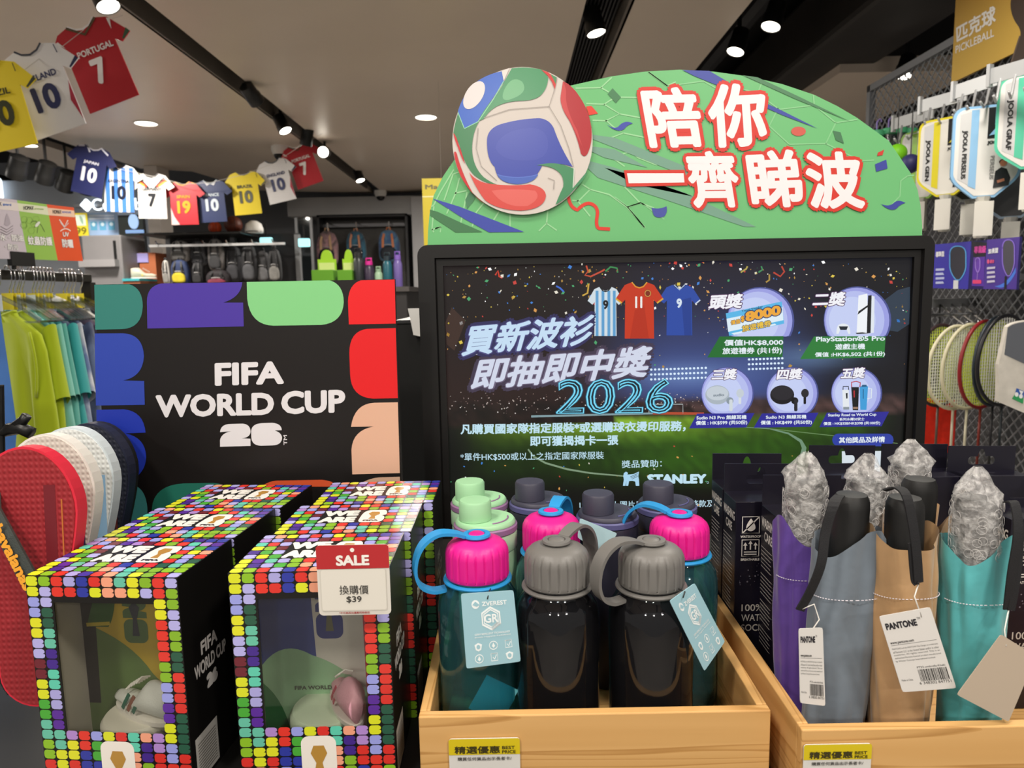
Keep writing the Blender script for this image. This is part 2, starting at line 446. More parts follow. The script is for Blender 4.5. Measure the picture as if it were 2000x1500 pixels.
# white pillar beside the sign wall and the beam and column by the back recess
a, b = at(288, 430, 7.0), at(314, 430, 7.0)
tag(MB().box((a.x, 7.0, 0), (b.x, 7.25, 2.8), bev=.008).build('pillar', mat('#d8d0c8', .6, key='white_pillar', noise=.03, nscale=5)), 'white square pillar beside the sign wall', kind='structure')
a, b = at(560, 385, 8.9), at(835, 418, 8.9)
tag(MB().box((a.x, 8.9, b.z), (b.x, 9.3, at(700, 384, 8.9).z)).build('beam', mat('#a3a3a3', .5, key='beam_grey', noise=.06, nscale=3)), 'pale grey beam over the back recess', kind='structure')
a, b = at(803, 400, 8.8), at(845, 400, 8.8)
tag(MB().box((a.x, 8.8, 0), (b.x, 9.3, at(800, 384, 8.8).z)).build('column', mat('#b0b0b2', .5, key='column_grey', noise=.06, nscale=3)), 'pale grey column at the side of the back recess', kind='structure')

# ------------------------------------------------------------------ lamps
M_LAMP = mat('#fff6e6', .4, key='lamp_lens', emit=9.0)
def spotlamp(px, py, z=2.70, aim=(0, -.6, -.8), lit=True, r=.048, h=.13, track=2.93, group='black track spotlights', label='black cylindrical track spotlight hanging in a ceiling slot'):
    p = atz(px, py, z); d = Vector(aim).normalized()
    root = empty('track_spotlight', loc=p, label=label, cat='spotlight', group=group)
    q = d.to_track_quat('Z', 'Y').to_matrix().to_4x4()
    MB().lathe([(r*.55, -h), (r*.9, -h+.01), (r*.92, -h*.45), (r, -h*.4), (r, 0), (r*.93, 0), (r*.9, -.008)], 24).build('housing', BLACKP, root, 35, q)
    MB().lathe([(0.0005, -.006), (r*.89, -.006), (r*.89, -.003), (.0005, -.003)], 24).build('lens', M_LAMP if lit else mat('#2a2a2a', .2, key='unlit_lens'), root, False, q)
    c = -d*h*.6
    b_ = MB(); b_.tube([c, (c.x, c.y, max(track-p.z-.02, .05))], .011, 8); b_.box((c.x-.02, c.y-.05, max(track-p.z-.03, .04)), (c.x+.02, c.y+.05, max(track-p.z, .07)))
    b_.build('bracket', BLACKP, root)
    return root
for px, py, aim, lit in [(212, 14, (.40, -.15, -.9), 1), (503, 200, (.3, .75, -.6), 0), (558, 256, (.45, -.2, -.85), 1), (597, 283, (-.3, .3, -.9), 1),
                         (631, 297, (.05, -.98, -.2), 1), (704, 353, (.3, -.2, -.92), 1)]:
    spotlamp(px, py, 2.70, aim, lit)
spotlamp(1165, 66, 2.74, (.2, -.1, -.95), group='black track spotlights by the air grille', label='black lit spotlight beside the ceiling air grille')
for px, py, aim in [(1505, 53, (-.3, -.15, -.9)), (1436, 102, (-.3, -.15, -.9))]:
    spotlamp(px, py, 2.76, aim, track=3.2, group='spotlights in the open ceiling', label='black lit spotlight hanging in the open black ceiling above the green sign')
spotlamp(1763, 148, 2.72, (-.35, -.2, -.9), track=3.2, group=None, label='lit spotlight seen through the wire mesh panel')
for px, py in [(30, 345), (85, 355), (125, 370), (165, 375)]:
    spotlamp(px, py, 2.45, (-.5, .3, -.8), 0, r=.07, h=.17, track=2.86, group='unlit spotlights before the sign wall', label='unlit black spotlight on the track before the pale sign wall')
for px, py, r in [(285, 240, .075), (832, 228, .075), (57, 283, .06)]:
    p = atz(px, py, CEIL)
    root = empty('downlight', loc=p, label='round lit downlight set flush into the ceiling panel', cat='downlight', group='flush ceiling downlights')
    MB().lathe([(r, 0), (r*1.15, -.001), (r*1.15, -.006), (r, -.008)], 28, close=False).build('rim', WHITE, root, 30)
    MB().lathe([(.0005, -.003), (r, -.003), (r, -.001), (.0005, -.001)], 28).build('lens', M_LAMP, root)
for px, py, z in [(547, 288, 2.79), (743, 374, 2.79)]:
    p = atz(px, py, z)
    root = empty('dome_camera', loc=p, label='white ceiling dome camera with dark round eye', cat='camera', group='ceiling dome cameras')
    MB().lathe([(.075, .01), (.075, -.03), (.06, -.06)], 24).build('housing', WHITE, root, 30)
    MB().lathe([(.055*math.cos(t*PI/16), -.06-.05*math.sin(t*PI/16)) for t in range(9)], 24).build('dome', mat('#141416', .1, key='dark_dome'), root, True)

# ------------------------------------------------------------------ display table
TZ = 1.03
tb = empty('display_table', loc=(0, 0, 0), label='black display table carrying the boxes, crates and screen', cat='table')
MB().box((-.415, .50, TZ-.03), (1.05, 1.45, TZ), bev=.004).build('table_top', BLACK, tb)
MB().box((-.40, .54, .05), (1.0, 1.40, TZ-.03)).build('cabinet_body', mat('#121212', .6, key='cabinet_black'), tb)

# ================================================================== SCREEN WITH GREEN HEADER
def Z(x0, y0, s): return lambda p: (x0+p[0]*s, y0+p[1]*s)
zA, zB, zC, zD, zE = Z(820, 100, .25), Z(1200, 100, .325), Z(850, 500, .25), Z(1300, 520, .26660), Z(850, 780, .3)
JERSEY = [(-.16, 0), (-.09, .06), (0, .085), (.09, .06), (.16, 0), (.31, .05), (.5, .29), (.37, .37), (.3, .31), (.31, 1), (-.31, 1), (-.3, .31), (-.37, .37), (-.5, .29), (-.31, .05)]
TVY = 1.10
tvf = vframe((1322, 760), TVY)
def tvx(px, py): return tvf.uv((px, py))
L_ = (tvx(817, 482)[0]+tvx(830, 1000)[0])/2; R_ = (tvx(1829, 466)[0]+tvx(1802, 900)[0])/2
T_ = (tvx(830, 477)[1]+tvx(1815, 461)[1])/2; B_ = T_-(R_-L_)*.585
tv = empty('promotion_screen', tvf.m, label='black framed display screen showing a prize draw advert', cat='screen')
out = rrect(L_, B_, R_, T_, .016)
sf = Frame(tvf.o+tvf.y*.012, tvf.u)
sl = (sf.uv((865, 520))[0]+sf.uv((881, 1000))[0])/2; sr = (sf.uv((1781, 510))[0]+sf.uv((1763, 890))[0])/2
st = (sf.uv((866, 517))[1]+sf.uv((1779, 505))[1])/2; sb = sf.uv((1100, 1029))[1]
fb = MB()
# frame ring: outer rounded outline to inner rectangle
N = len(out)
inn = []
for p in out: inn.append((min(max(p[0], sl-.010), sr+.010), min(max(p[1], sb-.010), st+.010)))
def ring(b, A, ya, Bq, yb):
    n = len(A); b.add([(p[0], ya, p[1]) for p in A]+[(p[0], yb, p[1]) for p in Bq], [(i, (i+1) % n, n+(i+1) % n, n+i) for i in range(n)])
corn = lambda e: [(sr+e, st+e), (sl-e, st+e), (sl-e, sb-e), (sr+e, sb-e)]
def ringo(b, e, y0, e2, y1):
    A = corn(e); Bq = corn(e2); b.add([(p[0], y0, p[1]) for p in A]+[(p[0], y1, p[1]) for p in Bq], [(i, (i+1) % 4, 4+(i+1) % 4, 4+i) for i in range(4)])
inn = []
for i, p in enumerate(out): inn.append(corn(.012)[i//6])
ring(fb, out, 0, inn, 0); ring(fb, out, .05, out, 0); fb.flat(out, .05)
ringo(fb, .012, 0, .010, .006); ringo(fb, .010, .006, 0, .006); ringo(fb, 0, .006, 0, .0125)
fixn(fb.build('bezel', mat('#0d0b0a', .45, key='screen_bezel'), tv, False))
MB().box(((L_+R_)/2-.06, .05, TZ-tvf.o.z+.0105), ((L_+R_)/2+.06, .07, B_+.2)).box(((L_+R_)/2-.2, .02, TZ-tvf.o.z+.0005), ((L_+R_)/2+.2, .13, TZ-tvf.o.z+.0105)).build('stand', BLACKP, tv)

# ---- lit picture
bgb = MB(); NX, NY = 72, 44
def lerp(a, b, t): t = max(0, min(1, t)); return tuple(a[i]+(b[i]-a[i])*t for i in range(3))
def sm(a, b, x): t = max(0, min(1, (x-a)/(b-a))); return t*t*(3-2*t)
def bgcol(u, v, r):
    # u across, v down
    skyL = lerp((22, 14, 15), (38, 22, 20), sm(.1, .5, v)); skyM = lerp((24, 22, 38), (58, 74, 132), sm(0, .45, v)); skyR = (13, 14, 22)
    c = lerp(skyL, skyM, sm(.22, .5, u)); c = lerp(c, skyR, sm(.66, .9, u))
    c = lerp(c, (120, 150, 200), .6*math.exp(-((u-.52)/.12)**2-((v-.42)/.05)**2))
    c = lerp(c, (110, 145, 185), .6*math.exp(-((u-.80)/.10)**2-((v-.36)/.05)**2))
    if v > .49:
        k = sm(.49, .53, v); crowd = lerp((26, 17, 15), (58, 42, 40), sm(.3, .6, u)); j = r.uniform(.6, 1.5)
        c = lerp(c, tuple(q*j for q in crowd), k)
    vh = .572+.03*(1-u)
    if v > vh:
        t = (v-vh)/(1-vh)
        gtop = lerp((52, 72, 16), (128, 170, 44), math.exp(-((u-.38)/.24)**2)); gtop = lerp(gtop, (60, 104, 30), sm(.6, .9, u))
        gm = lerp((22, 40, 10), (44, 82, 16), math.exp(-((u-.6)/.28)**2)); g_ = lerp(gtop, gm, sm(0, .28, t)); j = r.uniform(.88, 1.12)
        g_ = tuple(q*j for q in g_)
        c = lerp(g_, (4, 6, 5), sm(.42, .78, t+.12*abs(u-.6)))
        c = lerp(c, (8, 12, 8), sm(.10, 0, u))
        c = lerp(c, (6, 10, 8), sm(.88, 1.0, u))
    return lin(tuple(max(0, min(255, q)) for q in c))
rb = random.Random(3); grid = [[bgcol(i/NX, j/NY, rb) for i in range(NX+1)] for j in range(NY+1)]
vs = [(sl+(sr-sl)*i/NX, .012, st+(sb-st)*j/NY) for j in range(NY+1) for i in range(NX+1)]; fs = []; cs = []
for j in range(NY):
    for i in range(NX):
        a = j*(NX+1)+i; fs.append((a, a+NX+1, a+NX+2, a+1)); cs.append([grid[j][i], grid[j+1][i], grid[j+1][i+1], grid[j][i+1]])
bgb.add(vs, fs); bgb.c = cs
scr = bgb.build('screen_picture', M_SCREEN, tv)
# confetti, floodlights, pitch lines
P = Print(sf, None, .00012); P.base = .012
rc = random.Random(11); CONF = ['#c8423a', '#d8c04a', '#3f7fd0', '#4aa06a', '#e6e0d0', '#d89a50', '#ffffff', '#b08a40']
for i in range(420):
    x = rc.uniform(872, 1772); y = 512+abs(rc.gauss(0, 1))*95
    if y > 740: continue
    s_ = rc.choice([1, 1, 1.5, 2, 3.2, 4.5]); a = rc.uniform(0, 3.14); e = rc.uniform(.4, 1)
    P.poly([(x+s_*math.cos(a+k*PI/2)*(1 if k % 2 else e), y+s_*math.sin(a+k*PI/2)*(1 if k % 2 else e)) for k in range(4)], rc.choice(CONF), 1)
for i in range(230):
    x = rc.uniform(876, 1400); y = rc.gauss(786, 11); P.poly(ell(x, y, rc.choice([.7, 1, 1.4]), n=5), rc.choice(['#b8a8a0', '#8a7068', '#d8d0cc', '#705858']), 1)
for i in range(60):
    x = rc.uniform(880, 1760); y = rc.uniform(870, 1000); s_ = rc.choice([1.5, 2, 3]); P.poly(ell(x, y, s_, s_*.6, rc.uniform(0, 180), 5), rc.choice(CONF), 1)
for x0, y0, n, sx in [(1272, 722, 15, 7.6), (1463, 702, 10, 7.2)]:
    for r_ in range(3):
        for k in range(n): P.poly(ell(x0+k*sx, y0+r_*9.5-k*.25, 2.6, 2.3, n=7), '#d8ecff', 1)
for s_, cc in [((1030, 880), '#e8f0e0')]:
    pts = [zE(p) for p in [(605, 325), (640, 372), (720, 415), (860, 455), (1010, 480), (1200, 497), (1300, 505)]]
    P.stroke(pts, [3, 3.2, 3.6, 3.6, 3.2, 2.6, 2], '#7d9478', 1)
pts = [zD(p) for p in [(560, 1178), (760, 1190), (900, 1225), (990, 1280), (1015, 1330), (1000, 1400)]]
P.stroke(pts, [1, 2, 3.5, 6, 9, 10], '#6f8f74', 1)
P.stroke([zD((760, 1190)), zD((1260, 1245)), zD((1700, 1298))], 1.5, '#6a8a5a', 1)
P.stroke([zC((1670, 1230)), zC((1670, 1158)), zC((1935, 1158)), zC((1935, 1230))], 1.6, '#a8b0b0', 1)
P.poly([zC(p) for p in [(1700, 1218), (2100, 1222), (2100, 1240), (1700, 1238)]], '#b04a30', 1)
P.poly([zC(p) for p in [(750, 1245), (1700, 1222), (1700, 1236), (750, 1262)]], '#7f9aa0', 1)
# goalkeeper glove shade at the edge
P.poly([zC(p) for p in [(80, 520), (130, 400), (200, 470), (240, 500), (150, 740), (90, 690)]], '#3a2720', 1)
# streamers
for pts, c in [([(470, 150), (490, 115), (500, 160), (525, 172)], '#c83a28'), ([(1180, 75), (1195, 120), (1170, 150), (1215, 160), (1300, 120), (1325, 105)], '#c04a30'),
               ([(945, 235), (975, 250), (1005, 280)], '#3a6ad0'), ([(1330, 120), (1370, 85), (1420, 95), (1425, 130)], '#3a8a50'), ([(1150, 310), (1190, 290), (1200, 215), (1180, 240)], '#c8a040')]:
    P.stroke([zC(p) for p in pts], 3.2, c, 1)
for pts, c in [([(850, 0), (870, 40), (840, 75), (790, 45)], '#b8402e'), ([(550, 45), (590, 20), (600, 0)], '#b0a050'), ([(680, 45), (710, 25), (700, 0)], '#3f8a58'), ([(760, 60), (760, 100), (735, 118)], '#a88a40')]:
    P.stroke([zD(p) for p in pts], 3.2, c, 1)
P.poly([zD(p) for p in [(1600, 250), (1700, 175), (1790, 150), (1790, 420), (1700, 480), (1630, 470)]], '#2c3a4a', 1)
P.obj('confetti', M_SCREEN, scr)['kind'] = 'stuff'
# three shirts on the screen
P = Print(sf, None, .00012); P.base = .012
def jersey2(P, zf, x0, y0, x1, y1, col, L=2):
    cx_, w, h = (x0+x1)/2, x1-x0, y1-y0; pts = [zf((cx_+a*w, y0+b*h)) for a, b in JERSEY]; P.poly(pts, col, L); return lambda a, b: zf((cx_+a*w, y0+b*h))
J = jersey2(P, zC, 1190, 240, 1470, 625, '#cfdbe2')
for a in (-.24, -.075, .09, .24): P.poly([J(a-.035, .08), J(a+.045, .08), J(a+.045, 1), J(a-.035, 1)], '#5d9ccb', 3)
P.stroke([J(-.16, 0), J(-.08, .08), J(0, .1), J(.08, .08), J(.16, 0)], 2.2, '#15181d', 4); P.text('9', J(-.07, .46), J(.08, .46), J(-.07, .27), '#14161a', 5, .05)
P.stroke([J(-.5, .3), J(-.37, .38)], 2.5, '#15181d', 4)
J = jersey2(P, zC, 1745, 225, 2070, 620, '#2748a0', 2)
P.poly([J(.05, .3), J(.28, .25), J(.29, 1), J(.12, 1)], '#1f3c8c', 2.5)
P.text('9', J(-.07, .46), J(.06, .46), J(-.07, .27), '#d5e2ee', 5, .05); P.stroke([J(-.13, 0), J(0, .1), J(.13, 0)], 2, '#a8bede', 4); P.stroke([J(.38, .38), J(.5, .3)], 2.5, '#c8d4e8', 4)
J = jersey2(P, zC, 1410, 205, 1780, 645, '#c23518', 4)
P.poly([J(-.1, .5), J(.1, .4), J(.2, 1), J(-.2, 1)], '#b32d14', 4.5)
P.text('11', J(-.09, .46), J(.06, .46), J(-.09, .25), '#eceae6', 6, .05); P.stroke([J(-.16, 0), J(-.08, .08), J(0, .1), J(.08, .08), J(.16, 0)], 2.2, '#d89a30', 6)
P.poly([zC(p) for p in ell(1660, 292, 27, 30)], '#7d2a14', 6); P.stroke([zC(p) for p in ell(1660, 292, 22, 24)], 1.4, '#d0a050', 7, True)
P.stroke([J(.5, .29), J(.37, .37)], 3, '#d8a530', 6); P.stroke([J(-.5, .29), J(-.37, .37)], 3, '#d8a530', 6)
P.obj('screen_shirts', M_SCREEN, scr)
# headline
P = Print(sf, zC, .00012); P.base = .012
P.text('買新波衫', (190, 795), (1190, 705), (262, 535), '#4c4a80', 3.2, .07, '#2f2c58', .10, 12)
P.text('即抽即中獎', (262, 1058), (1640, 950), (335, 795), '#6a5f78', 3.4, .07, '#40364a', .10, 12)
P.text('買新波衫', (198, 785), (1198, 695), (265, 540), '#c3dcf2', 5, .032, n=10)
P.text('即抽即中獎', (268, 1050), (1645, 945), (338, 800), '#d0d6e8', 5, .032, n=10)
for c, L, ins, w_ in (('#1d5f80', 5.6, .0, .075), ('#0e171c', 5.8, .035, .05), ('#7fe0fa', 6.2, -.012, .024), ('#6fd2f2', 6.4, .052, .018)): P.outline('2026', (955, 1228), (1842, 1222), (968, 972), c, L, ins, w_)
P.obj('screen_headline', M_SCREEN, scr)
P = Print(sf, zE, .00012); P.base = .012
for b, BL, BR, TL, bo in [('凡購買國家隊指定服裝*或選購球衣燙印服務，', (165, 230), (1630, 208), (165, 160), .035), ('即可獲揭揭卡一張', (618, 305), (1192, 297), (617, 238), .035),
                          ('*單件HK$500或以上之指定國家隊服裝', (165, 402), (1098, 390), (164, 350), .006), ('獎品贊助：', (1215, 447), (1475, 440), (1214, 398), .008),
                          ('STANLEY', (1380, 550), (1765, 548), (1380, 487), .07), ('19日。 以上圖片只供參考。須受條款及', (940, 710), (1815, 700), (939, 664), .006)]:
    P.text(b, BL, BR, TL, '#bfe0ee', 4, bo, n=8)
P.stroke(ell(1774, 541, 6), 1.6, '#bfe0ee', 4, True)
# winged lion mark
P.poly([(1222, 562), (1228, 520), (1224, 500), (1228, 480), (1242, 470), (1254, 478), (1252, 490), (1290, 486), (1326, 470), (1322, 500), (1326, 520), (1328, 562), (1306, 562), (1302, 535), (1285, 530), (1262, 532), (1256, 562), (1242, 562), (1244, 530), (1238, 562)], '#a9d3ec', 4)
for k in range(3): P.stroke([(1268+k*6, 505+k*7), (1318, 482+k*9)], 3, '#0c140f', 5)
P.obj('screen_conditions', M_SCREEN, scr)
# prizes
P = Print(sf, zD, .00012); P.base = .012
def glowdisc(cx_, cy_, r, cut=None):
    for k, (f, c) in enumerate(((1.04, '#4a5290'), (1.0, '#9a9ee0'), (.9, '#b4bcec'), (.72, '#c3cdf2'))):
        pts = ell(cx_-(1-f)*r*.5, cy_, r*f, n=40)
        if cut: pts = [(x, min(y, cut)) for x, y in pts]
        P.poly(pts, c, 3+k*.25)
glowdisc(690, 400, 238, 515); glowdisc(1400, 395, 238, 515); glowdisc(450, 930, 186, 1078); glowdisc(925, 930, 184, 1074); glowdisc(1395, 930, 180, 1070)
P.poly([(440, 345), (850, 258), (868, 420), (465, 510)], '#58b4e4', 5); P.poly([(445, 385), (855, 300), (862, 395), (458, 480)], '#dcecf6', 5.5); P.poly([(480, 492), (800, 420), (812, 430), (500, 502)], '#dcecf6', 5.6)
P.text('Travel Voucher', (557, 338), (712, 302), (556, 322), '#18344a', 6, .02)
P.text('$', (550, 415), (578, 408), (548, 368), '#e8a428', 6.5, .06, '#1d3a6a', .07); P.text('8000', (585, 408), (845, 355), (580, 335), '#eaa63a', 6.5, .06, '#1d3a6a', .07)
P.text('價值', (477, 432), (547, 418), (474, 398), '#e8b03a', 6.5, .03, '#1d3a6a', .06); P.text('旅遊禮券', (562, 482), (775, 438), (556, 436), '#e8c040', 6.5, .03, '#1d3a6a', .06)
# console and pad
P.poly([(1398, 495), (1412, 215), (1476, 200), (1484, 495)], '#eef2f6', 5); P.poly([(1500, 490), (1508, 214), (1530, 222), (1524, 488)], '#dfe6ee', 5)
P.poly([(1472, 490), (1478, 300), (1405, 355), (1412, 330), (1478, 285), (1482, 214), (1508, 212), (1500, 490)], '#14171b', 5.5); P.poly([(1390, 488), (1440, 484), (1490, 492), (1400, 496)], '#181a1e', 5.4)
P.poly(path((1250, 495), (1250, 430, 1275, 425), (1300, 415, 1325, 425), (1350, 430, 1352, 495), (1338, 495), (1325, 465), (1278, 465), (1266, 495)), '#e4eaf0', 5); P.poly([(1268, 440), (1335, 440), (1325, 466), (1278, 466)], '#1b2430', 5.5)
for x0 in (450, 925):
    dk = x0 > 600; c1, c2, c3 = ('#17161a', '#26242a', '#0d0c10') if dk else ('#a9b4bd', '#c3ccd4', '#8a97a2')
    dx = x0-450
    P.poly(ell(378+dx, 942, 88, 70), c1, 5); P.poly(ell(378+dx, 930, 80, 52), c2, 5.3); P.poly(ell(470+dx, 985, 26, 26), c3, 5.2); P.poly(rrect(465+dx, 975, 490+dx, 1062, 10), c2 if dk else '#cfd7dd', 5.6)
    P.poly(ell(545+dx, 930, 28, 32), c2, 5.3); P.poly(rrect(534+dx, 940, 553+dx, 1010, 8), c1 if dk else '#d5dce2', 5.2)
P.text('sudio', (348, 955), (428, 950), (348, 935), '#6f7c88', 6, .03)
P.poly([(1298, 1050), (1294, 905), (1340, 905), (1345, 1050)], '#e3e8ec', 5); P.poly([(1318, 930), (1332, 928), (1332, 968), (1322, 970)], '#22272c', 5.4); P.poly([(1300, 1030), (1344, 1030), (1344, 1050), (1300, 1050)], '#8a949c', 5.3)
P.stroke([(1298, 905), (1300, 880), (1338, 880), (1340, 905)], 7, '#2a2f36', 5.2)
P.poly([(1370, 1055), (1358, 885), (1415, 885), (1410, 1055)], '#15171c', 5.2); P.stroke([(1362, 885), (1360, 850), (1395, 843), (1425, 852), (1422, 885)], 7, '#b8242a', 5.4); P.poly([(1375, 910), (1384, 910), (1384, 960), (1377, 960)], '#c8323a', 5.6); P.poly([(1372, 1030), (1408, 1030), (1408, 1045), (1372, 1045)], '#9a7a68', 5.6)
P.poly([(1425, 1052), (1420, 880), (1482, 878), (1470, 1052)], '#3f9bd6', 5.2); P.stroke([(1480, 895), (1508, 897), (1505, 965), (1476, 970)], 8, '#dce6ee', 5.1); P.stroke([(1446, 900), (1446, 970)], 5, '#123a5a', 5.6); P.poly([(1440, 868), (1470, 868), (1474, 882), (1430, 884)], '#245a80', 5.5)
# prize banners
P.poly([(305, 668), (395, 515), (862, 512), (855, 665)], '#1d6a2c', 6); P.poly([(985, 680), (1085, 515), (1480, 512), (1610, 515), (1600, 668)], '#2a7a36', 6)
for q in ([(172, 1187), (230, 1080), (650, 1075), (590, 1180)], [(645, 1182), (705, 1078), (1118, 1072), (1065, 1175)], [(1125, 1178), (1180, 1072), (1635, 1065), (1580, 1172)]): P.poly(q, '#2c2a92', 6)
P.poly(rrect(1220, 1226, 1668, 1318, 45), '#2d3fa0', 6)
for b, BL, BR, ty, bo in [('價值HK$8,000', (428, 585), (860, 580), 538, .03), ('旅遊禮券 (共1份)', (415, 652), (850, 645), 597, .03), ('PlayStation®5 Pro', (1100, 562), (1605, 555), 515, .03), ('遊戲主機', (1240, 612), (1460, 608), 568, .03),
                          ('價值 :HK$6,502 (共1份)', (1092, 670), (1605, 662), 630, .03), ('Sudio N3 Pro 無線耳機', (225, 1125), (592, 1120), 1093, .03), ('價值 : HK$599 (共50份)', (220, 1168), (597, 1162), 1132, .03),
                          ('Sudio N3 無線耳機', (733, 1120), (1030, 1116), 1090, .03), ('價值 : HK$499 (共50份)', (695, 1165), (1070, 1160), 1130, .03), ('Stanley Road to World Cup', (1188, 1106), (1542, 1100), 1080, .03),
                          ('系列水樽30安士', (1272, 1132), (1455, 1129), 1110, .025), ('價值 : HK$358/HK$398 (共100份)', (1155, 1168), (1570, 1162), 1140, .025), ('其他獎品及詳情', (1268, 1296), (1605, 1289), 1252, .03)]:
    P.text(b, BL, BR, (BL[0], ty), '#e2ecf2', 7, bo, n=6)
for b, BL, BR, TL in [('頭獎', (308, 318), (552, 308), (332, 208)), ('二獎', (1070, 297), (1305, 290), (1092, 192)), ('三獎', (332, 836), (512, 830), (348, 754)), ('四獎', (808, 834), (992, 828), (824, 752)), ('五獎', (1278, 826), (1452, 820), (1294, 744))]:
    P.text(b, BL, BR, TL, '#f0f0f6', 8, .04, '#4c2a52', .05, 8)
P.poly([(1290, 1355), (1612, 1352), (1614, 1660), (1292, 1663)], '#d5dfe6', 6)
P.obj('screen_prizes', M_SCREEN, scr)

# ---- green header board standing on the screen
hf = vframe((1320, 470), TVY+.015)
hd = empty('header_board', hf.m, label='green arched header board with Chinese slogan and printed football above the screen', cat='sign')
op = [(835, 474), (836, 450), (839, 417), (847, 382), (865, 345), (886, 314), (925, 265), (990, 215), (1050, 188), (1115, 167), (1195, 149), (1257, 140), (1327, 136), (1395, 140), (1460, 149), (1527, 164), (1590, 185), (1635, 207), (1674, 230), (1736, 275), (1778, 337), (1792, 370), (1798, 402), (1801, 440), (1801, 460)]
hp = [hf.uv(p) for p in op]
zb_ = T_+tvf.o.z-hf.o.z
hp[0] = (hp[0][0], zb_); hp[-1] = (hp[-1][0], zb_)
MB().prism(hp, 0, .006).build('board', mat('#6cb777', .38, key='header_green'), hd)
def clipin(pts):  # keep print inside the arched outline
    from mathutils.geometry import intersect_point_tri_2d
    return pts
P = Print(hf, zA)
net = '#97cf99'
for q in [[(90, 1215), (110, 1200), (160, 1100), (265, 925)], [(110, 1415), (95, 1390), (110, 1210)], [(160, 1415), (165, 1370), (95, 1395)], [(210, 1270), (280, 1110), (310, 990)], [(190, 1165), (260, 960), (320, 940)], [(270, 1110), (365, 1090)],
          [(320, 1340), (370, 1100)], [(410, 1370), (440, 1260), (500, 1185)], [(570, 1330), (620, 1250)], [(705, 1370), (705, 1275)], [(990, 1345), (1000, 1240)], [(930, 1405), (990, 1345), (1070, 1400)], [(120, 1385), (165, 1375)],
          [(1215, 290), (1415, 285), (1500, 205)], [(1415, 285), (1475, 320)], [(1300, 410), (1440, 415), (1510, 370)], [(1440, 415), (1560, 490), (1450, 545)], [(1350, 540), (1460, 545), (1510, 590), (1590, 640), (1460, 690)],
          [(1570, 360), (1700, 362)], [(1785, 165), (1930, 270), (2000, 240)], [(1590, 640), (1760, 675)], [(1560, 490), (1720, 520)], [(1570, 810), (1650, 780), (1700, 830), (1850, 890)], [(1340, 740), (1500, 830), (1600, 900)],
          [(1190, 1165), (1240, 1170), (1330, 1080), (1480, 1120), (1620, 1220), (1760, 1380)], [(1620, 1220), (1720, 1185), (1830, 1225)], [(1330, 1080), (1270, 1040)], [(1600, 1060), (1720, 1185)], [(1230, 1165), (1330, 1290)]]:
    P.stroke(q, 11, net, 1)
P.zf = zB
for q in [[(205, 125), (320, 210), (535, 180), (640, 240)], [(1330, 430), (1200, 325), (990, 350), (860, 255), (885, 190)], [(1200, 325), (1195, 262)], [(1330, 430), (1460, 410)], [(1330, 430), (1270, 555), (1050, 560), (930, 450), (985, 340)], [(1270, 555), (1480, 660), (1560, 655)],
          [(1760, 750), (1720, 780), (1715, 870), (1660, 930)], [(1760, 750), (1800, 745)], [(0, 875), (80, 935), (160, 910), (300, 1010)], [(80, 935), (180, 1060)], [(850, 250), (720, 215)]]:
    P.stroke(q, 8, '#86c58c', 1)
for q in [[(-230, 490), (0, 520), (420, 690), (560, 800), (300, 700), (0, 580)], [(-230, 560), (0, 590), (200, 700), (-60, 640)], [(-230, 640), (0, 700), (420, 850), (850, 1055), (780, 1055), (300, 890), (-100, 760)], [(-60, 700), (110, 745), (500, 880), (120, 800)]]:
    P.poly(q, '#719c88', 1.5)
P.poly(path((408, 114), (570, 119), (690, 190), (840, 280), (1010, 360), (1220, 465), (1010, 385), (840, 310), (640, 215), (480, 150)), '#3a489e', 2)
P.poly([(770, 145), (860, 158), (1100, 270), (1420, 425), (1080, 285), (860, 185)], '#4a7d58', 2)
P.poly([(1312, 478), (1358, 488), (1378, 555), (1330, 535)], '#447552', 2); P.poly([(1582, 610), (1620, 592), (1610, 625), (1578, 630)], '#c8382e', 2); P.poly([(1565, 680), (1632, 652), (1640, 705), (1572, 725)], '#3a449a', 2)
P.poly(path((1600, 918), (1650, 940, 1680, 910), (1705, 888, 1748, 912), (1715, 920, 1695, 945), (1660, 970, 1600, 918)), '#3a449a', 2)
P.poly(path((222, 940), (265, 955, 312, 932), (322, 965, 300, 992), (260, 1010, 235, 985)), '#424d9f', 2); P.poly(ell(1105, 482, 44, 28), '#c95a4c', 2)
P.zf = zA
P.poly([(100, 1152), (130, 1160), (310, 1215), (815, 1412), (540, 1415), (330, 1300)], '#3d4aa5', 2); P.poly([(78, 1238), (140, 1255), (300, 1330), (490, 1412), (280, 1415), (82, 1285)], '#41754d', 2)
P.poly([(355, 1160), (390, 1100), (440, 1130), (420, 1170), (368, 1235)], '#48805a', 2); P.poly([(1468, 335), (1505, 290), (1570, 360), (1530, 405)], '#437a52', 2); P.poly([(1298, 432), (1340, 428), (1392, 488), (1320, 502)], '#d83a2c', 2)
P.poly(path((1455, 570), (1520, 615, 1550, 590), (1600, 530, 1665, 565), (1620, 575, 1600, 605), (1550, 650, 1455, 570)), '#3d4aa5', 2)
P.stroke(path((1160, 1135), (1170, 1220, 1230, 1240), (1290, 1180, 1330, 1190), (1400, 1210, 1385, 1290), (1370, 1370, 1400, 1385), (1485, 1390)), 26, '#d5382b', 2)
P.obj('backdrop_print', M_PRINT, hd)
P = Print(hf, zB)
chars = [('陪', (212, 585), (548, 578), (148, 222)), ('你', (575, 588), (922, 568), (548, 205)), ('一', (84, 796), (420, 792), (74, 732)), ('齊', (470, 945), (772, 942), (412, 602)), ('睇', (828, 948), (1145, 935), (778, 602)), ('波', (1172, 950), (1508, 948), (1128, 605))]
